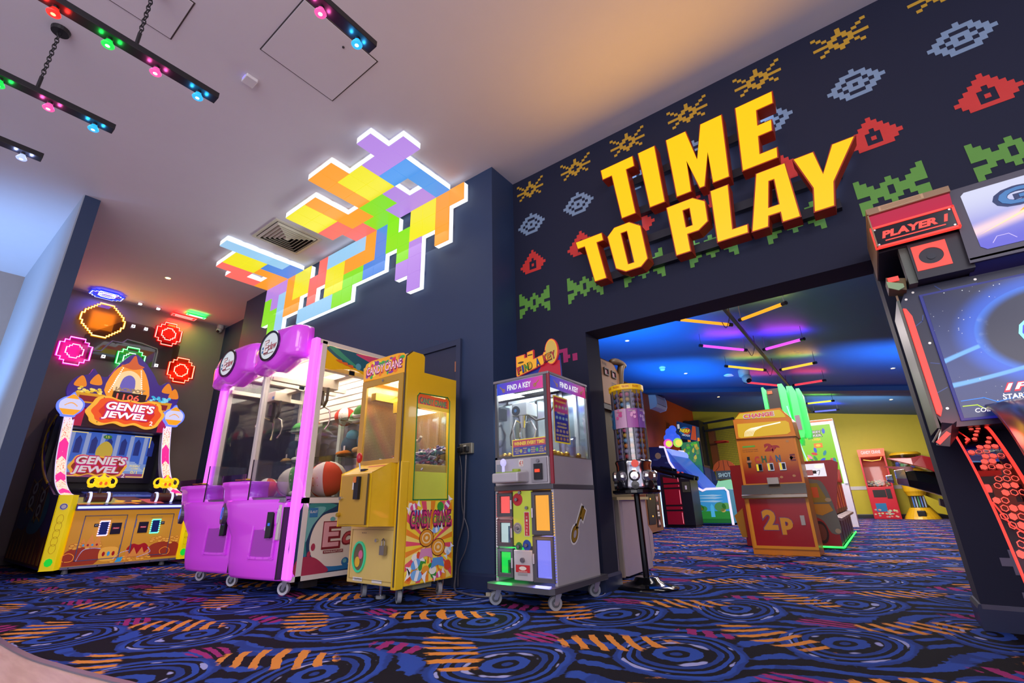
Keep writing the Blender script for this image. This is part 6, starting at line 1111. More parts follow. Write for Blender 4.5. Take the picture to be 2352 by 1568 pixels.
# curved front shield with hexagons
pf = smoothpts([(3.20, .935), (3.10, .90), (2.90, .757), (2.75, .60), (2.65, .44), (2.56, .22), (2.53, .05)], 5)
sh = MB(glass('red shield', 'd8a8b0', .05)); R = [[(.347, y, z), (.47, y, z), (.47, y+.004, z+.003), (.347, y+.004, z+.003)] for y, z in pf]; sh.loops(R); o = sh.build('shield', t, label='curved clear shield with red hexagons')
e1 = MB(rl)
for x, r in ((.347, .005), (.474, .007)): e1.tube([(x, y-.003, z) for y, z in pf], r, 6)
e1.tube([(.347, 3.20, .936), (.47, 3.20, .936)], .005, 6); e1.build('shield_edge_light', o)
arc = [0]
for a, b in zip(pf, pf[1:]): arc.append(arc[-1]+sqrt((a[0]-b[0])**2+(a[1]-b[1])**2))
def onsh(x, s, h=.004):
    s = min(max(s, 0), arc[-1]-1e-4); i = max(k for k in range(len(arc)) if arc[k] <= s); i = min(i, len(pf)-2); f = (s-arc[i])/(arc[i+1]-arc[i]); a, b = pf[i], pf[i+1]; d = Vector((0, b[0]-a[0], b[1]-a[1])).normalized(); n = Vector((0, d.z, -d.y)); return Vector((x, a[0]+(b[0]-a[0])*f, a[1]+(b[1]-a[1])*f))+n*(-h if n.y > 0 else h)
hxm = E('hexagon red', 'ff5a4c', 1.1); rnd = random.Random(11)
for r in range(22):
    for k in range(5):
        x = .366+k*.0245+(r % 2)*.01225; s = .06+r*.0365
        if x > .462 or (x < .372+abs(r-9)*.004 and r < 14 and rnd.random() < .9) or rnd.random() < .14: continue
        rad = .0125 if r > 4 else .010; P = [onsh(x+rad*cos(pi/3*j+pi/6), s+rad*1.35*sin(pi/3*j+pi/6)) for j in range(6)]; hb2 = MB(hxm)
        if rnd.random() < .35 and r > 5: Q = [onsh(x+rad*.72*cos(pi/3*j+pi/6), s+rad*.97*sin(pi/3*j+pi/6)) for j in range(6)]; hb2.add(P+Q, [(j, (j+1) % 6, 6+(j+1) % 6, 6+j) for j in range(6)])
        else: hb2.add(P, [tuple(range(6))])
        hb2.build('hexagon', o)
li = MB(rl); li.tube([onsh(.352, .58), onsh(.375, .68), onsh(.43, .74)], .003, 5); li.tube([onsh(.36, .03), onsh(.385, .17), onsh(.365, .2)], .003, 5); li.build('shield_line', o)
ar = smoothpts([(3.20, .995), (3.08, 1.02), (2.9, .985), (2.7, .84), (2.55, .60), (2.47, .3), (2.45, .05)], 5); st = MB(M('brushed steel', 'a39a98', .28, .95)); st.smooth = True; st.loops([[(.475, y, z), (.60, y-.01, z+.012), (.60, y+.03, z-.012), (.475, y+.02, z-.02)] for y, z in ar]); st.build('steel_arch', t)
lamp('POINT', 'shield_glow', (.36, 2.75, .95), 1.2, (1, .1, .08), .05)
MB(ch).box(.80, 2.2, 2.5, 3.4, 0, .93).build('base_cabinet', t)

# ================================================================== the far games hall
lamp('AREA', 'hall_blue_lamp', (-3.0, 6.2, 1.9), 130, (.03, .42, 1), 1.6, (-3.2, 7.4, 3.5), size_y=1.0)
lamp('AREA', 'hall_blue_lamp', (-3.2, 10.5, 2.3), 75, (.02, .40, 1), 2.0, (-3.2, 11.0, 3.5), size_y=2.0)
lamp('AREA', 'hall_blue_lamp', (1.0, 9.5, 1.9), 60, (.10, .40, .9), 2.0, (1.0, 10.2, 2.9), size_y=1.0)
for o_ in list(C.objects):
    if o_.name.startswith('hall_blue_lamp'): o_.data.spread = radians(105)
lamp('AREA', 'hall_fill', (-.7, 4.7, 2.85), 60, (1, .90, .86), 1.6, (-1.0, 8.0, .2), size_y=.8)  # added front fill for the hall machines, no fixture there
for y, pw in ((8.0, 120), (11.5, 150), (15.2, 130)): lamp('AREA', 'hall_fill', (-.9, y, 2.75), pw, (1, .88, .84), 2.2, (-.9, y, 0), size_y=1.4)  # added general fill along the hall
lamp('AREA', 'hall_wall_fill', (-.5, 14.3, 2.5), 90, (1, .95, .75), 2.5, (-.8, 18, 1.5), size_y=.4)  # added fill that brightens the yellow wall
# herringbone tube lights
TUBES = [(-1.50, 6.67, -1, 'ff9a1a'), (-.74, 6.48, 1, 'ff9a1a'), (-1.61, 8.18, -1, 'e03cff'), (-.735, 8.21, 1, 'e03cff'), (-1.60, 9.84, -1, 'ffb81a'), (-.73, 9.865, 1, 'ffb81a'), (-1.60, 11.56, -1, 'ff2a4a'), (-.72, 11.53, 1, 'ff2a4a'), (-.75, 14.25, 1, 'd8f020'), (-.74, 15.84, 1, '3a4cff')]
NMS = {'ff9a1a': 'orange', 'e03cff': 'purple', 'ffb81a': 'amber', 'ff2a4a': 'red', 'd8f020': 'lime', '3a4cff': 'blue'}
bkm = M('bar black'); 
for cx, cy, sd, col in TUBES:
    dx, dy = .315, .26*(-sd); A = Vector((cx-dx, cy-dy*1.0, zc(cx-dx)-.21)); Bq = Vector((cx+dx, cy+dy, zc(cx+dx)-.21)); d = (Bq-A).normalized()
    t = thing('tube_light', '%s glowing tube hanging %s of the black ceiling track in the far hall' % (NMS[col], 'left' if sd < 0 else 'right'), 'light', tuple((A+Bq)/2), 'herringbone tube lights')
    MB(E('tube '+col, {'ff9a1a': 'ffa624', 'e03cff': 'ea58ff', 'ffb81a': 'ffd040', 'ff2a4a': 'ff4254', 'd8f020': 'f0ff50', '3a4cff': '6a76ff'}[col], 1.15)).cyl(A+d*.06, Bq-d*.06, .022, n=10).build('tube', t)
    for p, q in ((A, d), (Bq, -d)): MB(bkm).cyl(p, p+q*.06, .026, n=10).build('end_cap', t); MB(M('hanger steel', '6a6a70', .4, .7)).cyl(p+q*.03, Vector((p.x, p.y, zc(p.x)))+q*.03, .004, n=6).build('hanger', t)
    c = (A+Bq)/2; lamp('AREA', 'tube_glow', c+Z*.03, 6.5, lin(col), .6, c+Z*2, size_y=.05).rotation_euler = (Vector((0, 0, 1))).to_track_quat('-Z', 'Y').to_euler()
t = thing('light_track', 'long black ceiling track carrying the herringbone tube lights', 'track', (-1.13, 9, 2.99)); MB(M('track steel', '2e3036', .35, .5)).box(-1.16, -1.12, 6.2, 16.3, zc(-1.14)-.19, zc(-1.14)-.15).build('rail', t)
for y in (6.6, 8.3, 10, 11.7, 13.9, 15.6): MB(bkm).cyl((-1.14, y, zc(-1.14)-.15), (-1.14, y, zc(-1.14)), .006, n=6).build('hanger', t); MB(bkm).tube(smooth3([(-1.14, y, zc(-1.14)-.17), (-1.22, y+.05, zc(-1.2)-.33), (-1.27, y+.08, zc(-1.2)-.22)]), .005, 5).build('cable', t)
for x, y, lab in ((-3.21, 7.98, 'nearest small lit downlight in the blue hall ceiling, above the sticker column'), (-3.105, 11.11, 'small lit downlight beside the smoke detector'), (-3.238, 14.6, 'small lit downlight beyond the ceiling beam at left'), (.702, 11.28, 'small lit downlight at right before the ceiling beam'), (.725, 15.12, 'small lit downlight at right beyond the ceiling beam')): downlight(x, y, zc(x), lab, 'ffb070', 14, power=5)
t = thing('smoke_detector', 'white domed smoke detector on the blue ceiling', 'detector', (-3.38, 10.3, zc(-3.38))); MB(wht).lathe([(.07, 0), (.072, -.03), (.055, -.035)], (-3.38, 10.3, zc(-3.38)), n=18).build('base', t); MB(wht).lathe([(.055, -.035), (.058, -.07), (.04, -.09), (0, -.092)], (-3.38, 10.3, zc(-3.38)), n=18).build('cap', t)
t = thing('ceiling_speaker', 'flat round white speaker in the blue ceiling', 'speaker', (-2.21, 11.47, zc(-2.21))); MB(wht).lathe([(.13, -.01), (.14, 0)], (-2.21, 11.47, zc(-2.21)+.004), n=22).build('rim', t); MB(M('speaker mesh', 'c8c4cc', .5)).lathe([(0, -.012), (.12, -.012), (.13, -.008)], (-2.21, 11.47, zc(-2.21)+.004), n=22).build('grille', t)
dome_cam((-1.80, 10.8, zc(-1.80)-.02), 0, 'white turret camera hanging beside the amber tube light', 2.0)
# air conditioner on the orange wall
t = thing('air_conditioner', 'white wall air conditioner high on the orange wall', 'air conditioner', (-4.9, 13.7, 3.4)); P = [(-5.0, 3.67), (-4.80, 3.66), (-4.76, 3.55), (-4.76, 3.36), (-4.80, 3.27), (-5.0, 3.23)]
MB(M('ac white', 'd0d0d8', .35)).prism(P, 'y', 13.62, 14.45).build('case', t, bevel=.01); MB(M('ac slot', '30303a', .5)).box(-4.785, -4.757, 13.65, 14.4, 3.355, 3.368).build('air_slot', t)

# ------------------------------------------------------------------ sticker column on a pole
cx, cy = -1.60, 3.82
t = thing('vending_column', 'clear sticker and capsule column with yellow top on a black pole', 'vending machine', (cx, cy, 0)); bk = M('gloss black', '0c0c10', .12)
b = MB(bk); b.smooth = True; b.lathe([(.235, 0), (.235, .008), (.17, .022), (.10, .05), (.085, .075), (.05, .08), (.03, .075)], (cx+.02, cy-.02, 0), n=30); b.build('base', t); MB(bk).cyl((cx+.02, cy-.02, .06), (cx, cy, .69), .024, n=16).build('pole', t)
MB(bk).lathe([(.17, .68), (.19, .69), (.19, .71), (.17, .715)], (cx, cy, 0), n=26).build('tray', t); b = MB(chrome); b.smooth = True; b.lathe([(.155, .715), (.16, .74), (.145, .80), (.142, .90), (.15, .93), (.146, .945)], (cx, cy, 0), n=20); o = b.build('chrome_head', t)
for k in range(8):
    a = k*pi/4-.4; d = Vector((cos(a), sin(a), 0)); c = Vector((cx, cy, .82))+d*.15; MB(M('coin mech steel', 'b8b4b8', .2, .9)).lathe([(.045, -.02), (.045, .014), (.03, .03), (0, .032)], c, d, 12).build('coin_mech', o); MB(M('chute black', '16161c', .3)).lathe([(.03, -.01), (.032, .02), (0, .022)], c-Z*.07, d, 10).build('chute', o)
MB(E('round sticker', 'e0402a', .3)).lathe([(.03, 0), (.03, .004), (0, .0045)], Vector((cx, cy, .915))+Vector((.45, -.88, 0))*.155, (.45, -.88, 0), 16).build('round_sticker', o)
MB(glass('column tube', 'e8e8f0', .12)).lathe([(.138, .945), (.138, 1.535)], (cx, cy, 0), n=28, caps=False).build('tube', t); MB(M('column core', '5a5660', .4)).cyl((cx, cy, .945), (cx, cy, 1.535), .06, n=16).build('core', t)
capc = ['e8882a', '7ab0d0', 'e0b03a', 'd86a8a', '8a7ab0', 'c84a4a', 'b0a8c0']
for k in range(14):
    a = 2*pi*k/14; d = Vector((cos(a), sin(a), 0)); MB(M('column rib', 'a8a4b0', .2, .4)).cyl(Vector((cx, cy, .945))+d*.132, Vector((cx, cy, 1.535))+d*.132, .006, n=6).build('rib', t)
    if d.y < .35:
        for r in range(13):
            z = .975+r*.043
            if 1.20 < z < 1.36: continue
            b = MB(M('capsule '+capc[(k//2+r*(k % 3 > 0)) % 7], capc[(k//2+r*(k % 3 > 0)) % 7], .3)); b.smooth = True; q = Vector((cx, cy, z))+Vector((cos(a+.22), sin(a+.22), 0))*.108; b.ball(q, .019, 10, 6); b.build('capsule', t)
for k, (a0, a1, c1, c2) in enumerate(((-2.75, -2.1, '3a7ab0', '9ad0e8'), (-2.08, -1.3, 'd8a8c8', 'e05a98'), (-1.28, -.62, 'b05aa8', 'f0a8d0'), (-.6, .0, '8a5ab0', 'd0b0e0'))):
    b = MB(M('card '+c1, c1, .4)); n = 6; b.loops([[Vector((cx+.142*cos(a0+(a1-a0)*i/n), cy+.142*sin(a0+(a1-a0)*i/n), z)) for i in range(n+1)] for z in (1.205, 1.365)], False, False); am = (a0+a1)/2; Fq = Fr((cx+.1435*cos(am), cy+.1435*sin(am), 1.285), (-sin(am), cos(am), 0), Z)
    for j in range(5): b.fcirc(Fq, (-.5+rnd.random())*.05, (-.5+rnd.random())*.12, .012, .014, .002+j*.0004, M('card '+c2, c2, .4), n=9)
    b.ftext(Fq, ('TATTOO', 'STICKERS', 'CAPSULES', 'TATTOO')[k], 0, .06, .06, .012, .005, M('label cream'), .02); b.build('display_card', t)
b = MB(E('column cap', 'e8b41c', .3)).lathe([(.145, 1.53), (.148, 1.535), (.148, 1.575), (.14, 1.58), (0, 1.582)], (cx, cy, 0), n=28); o = b.build('top_cap', t)
for am in (-2.3, -1.75, -1.2, -.6): Fq = Fr((cx+.1485*cos(am), cy+.1485*sin(am), 1.555), (-sin(am), cos(am), 0), Z); MB(M('lock red')).ftext(Fq, 'YOU-DOO', 0, 0, .06, .018, .001, None, .02).build('cap_print', o)

# ------------------------------------------------------------------ crate-like cabinet on its pale base behind the jamb
t = thing('arcade_cabinet', 'tall brown crate-look cabinet with horn trim behind the wall opening, on a pale base', 'arcade machine', (-2.3, 4.4, 0)); wd = M('crate brown', '9a7050', .55, bump=.05); dk_ = M('crate dark', '2a201a', .5)
MB(M('base mauve', 'b8a8b4', .4)).prism([(-2.75, 4.05), (-1.90, 4.05), (-1.87, 4.12), (-1.90, 4.74), (-2.75, 4.78)], 'z', .03, .64).build('base', t, bevel=.01); MB(M('base edge', '9a8f86', .5)).box(-1.905, -1.868, 4.03, 4.055, .02, .64).build('edge_trim', t); MB(M('base ply', 'c8b88a', .5)).box(-2.75, -1.88, 4.04, 4.78, .64, .665).build('base_top', t)
MB(M('base mauve')).prism([(4.74, .05), (4.86, .12), (4.86, .33), (4.74, .42)], 'x', -2.3, -1.91).build('base_nose', t); MB(M('crate lower', '5a5038', .6)).box(-2.7, -1.98, 4.10, 4.6, .665, 1.48).build('body', t); MB(dk_).box(-2.7, -1.95, 4.08, 4.62, 1.48, 1.535).build('shelf', t)
MB(wd).prism([(4.09, 1.535), (4.09, 1.985), (4.39, 1.985), (4.50, 1.90), (4.50, 1.535)], 'x', -2.7, -1.95).build('crate', t, bevel=.006)
for y in (4.20, 4.37): F = FX(-1.95, y, 1.865); o = MB(dk_).fring(F, 0, 0, .058, .045, .012, .012, None, 0, 4); o = MB(dk_).fpoly(F, rect(0, 0, .10, .075), .012, None, 0, [rect(0, 0, .076, .052)]).build('frame', t); MB(M('frame pink', '9a5a6a', .4)).frect(F, -.036, -.024, .036, .024, .002).build('frame_panel', o)
q = MB(dk_)
for k in range(4): q.frect(FX(-1.95), 4.31, 1.70+k*.022, 4.42, 1.71+k*.022, .002)
q.ftext(FX(-1.95), 'PARK', 4.18, 1.945, .10, .03, .002); q.build('vent_print', t)
hn = MB(M('horn brown', '6a5236', .5)); hn.smooth = True; hn.tube(smooth3([(-1.97, 4.36, 2.0), (-1.95, 4.46, 2.03), (-1.94, 4.58, 2.03), (-1.945, 4.66, 2.02)]), [.02, .028, .034, .036, .036, .036, .036, .034, .034, .034, .034, .034, .034, .034, .034, .03], 10); hn.tube(smooth3([(-1.97, 4.50, 1.54), (-1.96, 4.53, 1.75), (-1.95, 4.55, 1.92), (-1.945, 4.60, 2.02)]), .038, 10); hn.build('horn_trim', t); MB(M('horn brown')).prism([(4.05, 1.985), (4.05, 2.22), (4.14, 2.10), (4.22, 1.985)], 'x', -2.5, -2.0).build('fin', t)

# ------------------------------------------------------------------ wood-look cabinet with lettered strip
t = thing('arcade_cabinet', 'wood-grain cabinet with a lettered red and black strip and a white light bar', 'arcade machine', (-4.3, 9.75, 0)); MB(M('grain brown', '7a4a2a', .5, bump=.1)).prism([(9.25, .03), (10.2, .05), (10.2, .80), (9.45, .82), (9.3, .60)], 'x', -4.95, -3.76).build('body', t, bevel=.01)
o = MB(M('mech black', '101014', .3)).fpoly(FX(-3.76), [(9.45, .18), (9.80, .18), (9.92, .78), (9.45, .80)], .012, None, 0).build('coin_panel', t)
for y, z in ((9.62, .66), (9.66, .33)): MB(E('panel lamp', 'ffb040', 1.5)).fcirc(FX(-3.747, y, z), 0, 0, .02, .018, .004, None, 0, 10).build('panel_lamp', o)
q = MB(M('strip black', '1a1014', .4)).fpoly(FX(-3.758), [(9.88, .12), (10.06, .12), (10.09, .76), (9.89, .76)], .012, None, 0); F = FX(-3.745)
for tx, z, r in (('V', .66, 0), ('8', .49, 0), ('A', .20, 0)): q.frect(F, 9.92, z-.06, 10.04, z+.06, .001, M('strip red', '6a1a24', .4)); q.ftext(F, tx, 9.98, z, .10, .09, .003, M('label cream'), .04)
for k in range(2): q.frect(F, 9.93, .32+k*.05, 10.04, .355+k*.05, .002, M('label cream'))
q.build('letter_strip', t); MB(E('bar ice', 'b8d8ff', 1.6)).box(-3.80, -3.765, 10.27, 10.31, .10, .92).build('light_bar', t); MB(M('rail blue', '2a3a78', .4)).box(-4.9, -3.80, 10.2, 10.36, .03, .93).build('rear_body', t); MB(M('deck dark', '15141c', .3)).box(-4.9, -3.72, 9.4, 10.2, .80, .84).build('control_deck', t)
# ------------------------------------------------------------------ twin gun cabinet with red panels
t = thing('arcade_cabinet', 'black shooting cabinet with red front panels and two mounted guns', 'arcade machine', (-4.1, 12.1, 0)); MB(M('cab navy black', '14141e', .4)).prism([(-4.32, .06), (-4.32, 1.24), (-3.82, 1.12), (-3.60, 1.09), (-3.60, .06)], 'y', 11.9, 12.5).build('body', t); MB(M('strip black')).box(-4.3, -3.62, 11.95, 12.45, 0, .06).build('plinth', t)
for z0, z1 in ((.075, .37), (.41, .48), (.52, .88), (.92, .99), (1.03, 1.17)): MB(M('panel crimson', 'a8122e', .35)).fpoly(FY(11.9), [(-4.25, z0), (-3.86, z0), (-3.86, z1 if z1 < 1.1 else 1.10), (-4.25, z1)], .012, None, 0).build('red_panel', t); MB(E('panel light', 'ff8aa0', .9)).frect(FY(11.887), -3.885, z0+.02, -3.872, z1-.03, .003).build('panel_light', t)
o = MB(M('coin door olive', '4a4a38', .4)).box(-3.80, -3.62, 11.885, 11.9, .80, 1.04).build('coin_door', t); MB(M('reflector')).box(-3.73, -3.69, 11.875, 11.886, .86, .95).build('coin_slot', o)
for dy in (0, .3):
    g = MB(M('gun metal', '1a1a20', .3, .6)); g.tube([(-4.5, 11.95+dy, 1.40), (-3.95, 11.95+dy, 1.24), (-3.50, 11.95+dy, 1.11)], [.06, .065, .05], 8); g.tube([(-4.3, 11.95+dy, 1.42), (-4.0, 11.95+dy, 1.34)], .03, 6); g.cyl((-3.98, 11.95+dy, 1.24), (-3.98, 11.95+dy, 1.10), .05, n=8); o = g.build('gun', t); MB(E('gun red', 'e03a3a', .5)).ball((-3.86, 11.92+dy, 1.26), .035, 8, 6).build('gun_button', o)
# ------------------------------------------------------------------ ice slide game
t = thing('arcade_cabinet', 'blue slide game with white-lit curved edges and a meadow picture on its side', 'arcade machine', (-4.0, 13.9, 0)); ys, ye_ = 13.1, 14.75
ip = [(-4.67, 2.04), (-4.53, 2.02), (-4.487, 1.82), (-4.444, 1.616), (-4.297, 1.354), (-3.969, 1.006), (-3.673, .84), (-3.583, .878), (-3.133, .883), (-3.065, .811), (-3.06, .02)]
for y in (ys, ye_-.04): MB(M('slide navy', '14306e', .4)).prism([(-4.98, .03), (-4.98, 2.06)]+ip+[(-3.06, .03)], 'y', y, y+.04).build('side_panel', t)
MB(M('slide cyan', '1f8ab0', .4)).box(-3.3, -3.08, ys+.04, ye_-.04, .05, .86).build('front_body', t); MB(M('slide blue', '3a6ad8', .3, emit=.25)).hexa([(-4.95, ys+.04, 1.95), (-3.6, ys+.04, .72), (-3.6, ye_-.04, .72), (-4.95, ye_-.04, 1.95)], [(-4.50, ys+.04, 1.95), (-3.62, ys+.04, .82), (-3.62, ye_-.04, .82), (-4.50, ye_-.04, 1.95)]).build('ice_slide', t)
b = MB(E('slide edge', 'e4d8ff', 1.1))
for y in (ys, ye_-.02): b.tube([(x, y, z) for x, z in ip], .03, 6)
b.build('edge_light', t); MB(E('slide barrel', '8aa0ff', 1.0)).cyl((-4.50, ys+.1, 1.86), (-4.50, ye_-.1, 1.86), .13, n=14).build('ice_roller', t)
F = FY(ys); q = MB(E('meadow sky', '3a9ad0', .3)).fpoly(F, [(-3.95, .06), (-3.09, .06), (-3.09, .80), (-3.15, .85), (-3.57, .85), (-3.68, .80), (-3.95, .95)], .002); q.frect(F, -3.95, .06, -3.09, .34, .003, E('meadow grass', '2a8a34', .3)); q.frect(F, -3.95, .06, -3.09, .16, .0035, E('meadow dark', '1a6a2a', .3))
for cx_, cz_, r_, cc in ((-3.80, .42, .10, '2f7a3a'), (-3.70, .40, .08, '3a8a40'), (-3.3, .44, .14, '4a8a4a'), (-3.16, .46, .10, '5aa050'), (-3.78, .40, .055, 'e08a2a'), (-3.24, .36, .06, 'c8a85a')): q.fcirc(F, cx_, cz_, r_, r_*.8, .004, E('meadow '+cc, cc, .3), n=12)
for cz_ in (.72, .66, .58): q.fpoly(F, [(-3.9, cz_), (-3.4, cz_-.03), (-3.2, cz_), (-3.45, cz_+.02)], .0042, E('meadow cloud', '9ac8e0', .3))
q.fpoly(F, [(-3.55, .2), (-3.45, .2), (-3.46, .45), (-3.5, .52), (-3.54, .45)], .005, E('meadow ice', '4ab0d8', .4)); q.build('side_graphic', t)
q = MB(M('moon cream', 'b8a880', .5)).fcirc(FY(ys), -4.74, 1.80, .085, .085, .002); 
for cx_, cz_ in ((-4.82, 1.70), (-4.57, 1.78), (-4.5, 1.60)): q.fcirc(FY(ys), cx_, cz_, .08, .025, .003, M('night cloud', '3a5a98', .5), n=10)
q.build('night_graphic', t); cs = glass('clear acrylic'); MB(cs).prism([(-4.44, 1.62), (-4.3, 1.36), (-3.97, 1.01), (-3.70, .86), (-3.62, .95), (-3.75, 1.42), (-4.1, 1.60)], 'y', ye_-.01, ye_).build('clear_guard', t); MB(cs).prism([(-4.44, 1.62), (-4.3, 1.36), (-3.97, 1.01), (-3.70, .86), (-3.64, .92), (-3.9, 1.3), (-4.2, 1.58)], 'y', ys, ys+.01).build('clear_guard', t)
MB(E('shooter mint', 'a0f0c0', .6)).prism([(-3.55, .89), (-3.12, .89), (-3.14, 1.10), (-3.45, 1.08)], 'y', 13.9, 14.3).build('shooter', t, bevel=.02)
tp = MB(E('topper blue', '3a62f0', .9)); tp.smooth = True
for c_, r_ in (((-4.56, 13.9, 2.42), .17), ((-4.5, 13.9, 2.60), .11), ((-4.68, 13.9, 2.36), .11), ((-4.42, 13.9, 2.33), .12), ((-4.6, 13.9, 2.52), .12)): tp.ball(c_, r_, 12, 8)
tp.build('topper_cloud', t, label='glowing blue rounded topper')
for x, c1, c2 in ((-4.62, 'f05ad8', 'e8f05a'), (-4.34, 'a8e85a', 'f0e060')): MB(E('top lens '+c1, c1, .9)).cyl((x, 13.7, 2.18), (x, 13.74, 2.18), .13, n=16).build('topper_lens', t); MB(E('top lens '+c2, c2, 1)).cyl((x+.03, 13.68, 2.17), (x+.03, 13.70, 2.17), .09, n=14).build('topper_lens', t)
# ------------------------------------------------------------------ toy blaster game
t = thing('arcade_cabinet', 'blaster game with an orange and blue NERF ARCADE header above a green screen', 'arcade machine', (-4.5, 15.1, 0)); MB(blk).box(-4.95, -4.05, 14.95, 15.6, 0, 1.6).build('body', t); hb_ = MB(M('header blue', '1f4a78', .4, emit=.15)).prism([(-4.74, 2.46), (-4.10, 2.30), (-4.07, 2.74), (-4.62, 2.95)], 'y', 14.8, 15.1); o = hb_.build('header', t, bevel=.01)
F = FY(14.8); q = MB(E('header orange', 'e05a1e', .5)).fpoly(F, [(-4.28, 2.36), (-4.11, 2.315), (-4.08, 2.73), (-4.17, 2.765)], .002); q.fcirc(F, -4.42, 2.63, .15, .13, .003, E('nerf swirl', '2a7ac0', .5)); q.fcirc(F, -4.36, 2.62, .12, .10, .0034, E('nerf orange', 'd84a1e', .5)); q.ftext(F, 'NERF', -4.42, 2.64, .34, .13, .004, M('ink', ''), .08, .2, 1, -.25); q.ftext(F, 'NERF', -4.42, 2.64, .31, .11, .006, E('nerf yellow', 'f0d020', .9), .03, .2, 1, -.25); q.ftext(F, 'ARCADE', -4.40, 2.50, .24, .06, .004, E('print white', ''), .03, 0, 1, -.25); q.frect(F, -4.63, 2.72, -4.56, 2.86, .003, E('print white', '')); q.build('header_face', o)
o = MB(blk).box(-4.66, -4.03, 14.88, 14.96, 1.15, 2.40).build('screen', t); F = FY(14.88); q = MB(E('blaster screen', '3a8a5a', .6)).frect(F, -4.62, 1.2, -4.07, 2.30, .002); cl_ = ['5ac83a', 'c8b02a', '2a5a8a', 'd8c84a', '3a9a4a', '7a9a5a']
for k in range(34): x, z = -4.58+rnd.random()*.46, 1.25+rnd.random()*1.0; q.fpoly(F, smoothpts([(x, z), (x+.07*rnd.random()+.02, z+.03), (x+.04, z+.05+rnd.random()*.12), (x-.03, z+.06)], 2, True), .003+k*.0001, E('blaster %d' % (k % 6), cl_[k % 6], .6))
q.build('screen_picture', o)
for x in (-4.62, -4.35, -4.08): MB(E('blaster orange', 'ff8a2a', .7)).box(x-.04, x+.04, 14.86, 14.88, 2.30, 2.40).build('marker_light', o)
# ------------------------------------------------------------------ basketball cage
t = thing('basketball_game', 'basketball cage game with black mesh, red hoop and a ball-shaped sign', 'basketball game', (-3.8, 17.2, 0)); b5 = M('cage black', '101014', .5); MB(b5).box(-4.95, -4.45, 16.6, 17.7, 0, 3.2).build('side_tower', t)
for x in (-4.42, -3.42): MB(b5).box(x-.025, x+.025, 16.97, 17.03, 0, 3.02).build('post', t)
for z in (2.95, 3.22): MB(b5).hexa([(-4.42, 16.97, z-.13), (-3.4, 16.97, z-.08), (-3.4, 17.03, z-.08), (-4.42, 17.03, z-.13)], [(-4.42, 16.97, z-.07), (-3.4, 16.97, z-.0), (-3.4, 17.03, z-.0), (-4.42, 17.03, z-.07)]).build('top_bar', t)
m_ = MB(M('mesh wire', '3a3a1c', .6))
for k in range(16): m_.box(-4.1+k*.045, -4.093+k*.045, 17.0, 17.006, 1.6, 2.95)
for k in range(24): m_.box(-4.1, -3.42, 17.0, 17.006, 1.6+k*.057, 1.607+k*.057)
m_.build('wire_mesh', t, kind='stuff'); MB(M('tower mural', '8a4a1c', .5)).box(-4.38, -4.14, 17.3, 17.32, 1.6, 2.95).build('mural', t); MB(M('hoop red', 'b0281c', .4)).tube([(-3.88+.2*cos(a), 16.75+.2*sin(a), 2.43) for a in [2*pi*k/18 for k in range(18)]], .016, 6, True).build('hoop', t); MB(M('hoop red')).box(-4.08, -3.68, 16.94, 16.99, 2.40, 2.46).build('hoop_bracket', t)
b = MB(M('basketball', 'b8562a', .5)); b.prism([(-3.85+.36*cos(a), 1.48+.34*sin(a)) for a in [pi*k/16 for k in range(17)]], 'y', 16.5, 16.56); o = b.build('ball_sign', t); q = MB(M('ink', '')); F = FY(16.5)
for P in ([(-3.85, 1.49), (-3.85, 1.81)], smoothpts([(-4.12, 1.5), (-4.0, 1.62), (-3.98, 1.78)]), smoothpts([(-3.58, 1.5), (-3.7, 1.62), (-3.72, 1.78)])): q.fstroke(F, P, .012, .003)
q.build('ball_lines', o); MB(M('scorer grey', '4a5a6a', .4)).box(-4.1, -3.6, 16.4, 16.5, 1.22, 1.48).build('score_panel', t); MB(E('score text', 'b0d0e0', .5)).ftext(FY(16.4), 'SHOT', -3.85, 1.35, .38, .13, .004, None, .03).build('score_text', t); MB(blk).box(-4.3, -3.4, 16.4, 17.6, 0, 1.2).build('ball_ramp', t)

# ------------------------------------------------------------------ change machine
t = thing('change_machine', 'orange and red coin CHANGE machine marked 2p in front of the red pusher', 'change machine', (-1.02, 6.75, 0)); og = M('change orange', 'd0790f', .4, coat=.15); cr = M('change red', '9c0e12', .25, coat=.4); X0, X1, yf, yb = -1.355, -.677, 6.55, 7.0
MB(og).box(X0, X1, yf, yb, 0, .085).build('plinth', t, bevel=.004); MB(og).prism([(X0, .085), (X1, .085), (X1, .66), (X0, .66)], 'y', yf, yb).build('lower_body', t); MB(og).prism([(X0+.01, .66), (X1-.0, .66), (X1+.0, 1.35), (X0+.02, 1.35)], 'y', yf+.03, yb).build('middle_body', t); hd = MB(og).prism([(X0+.03, 1.35), (X1+.01, 1.33), (X1+.005, 1.54), (X1-.045, 1.60), (X1-.09, 1.672), (X0+.12, 1.676), (X0+.055, 1.60), (X0+.03, 1.59)], 'y', yf, yb); hd.build('head', t, bevel=.006)
o = MB(M('change frame', 'd88a14', .4)).fpoly(FY(yf), [(X0+.02, .07), (X1-.0, .07), (X1-.0, .65), (X0+.02, .65)], .012, None, 0, [[(X0+.05, .10), (X1-.03, .10), (X1-.03, .62), (X0+.05, .62)]]).build('door', t); F = FY(yf); q = MB(cr).frect(F, X0+.045, .095, X1-.025, .625, .004); q.build('door_panel', o, label='glossy red door panel')
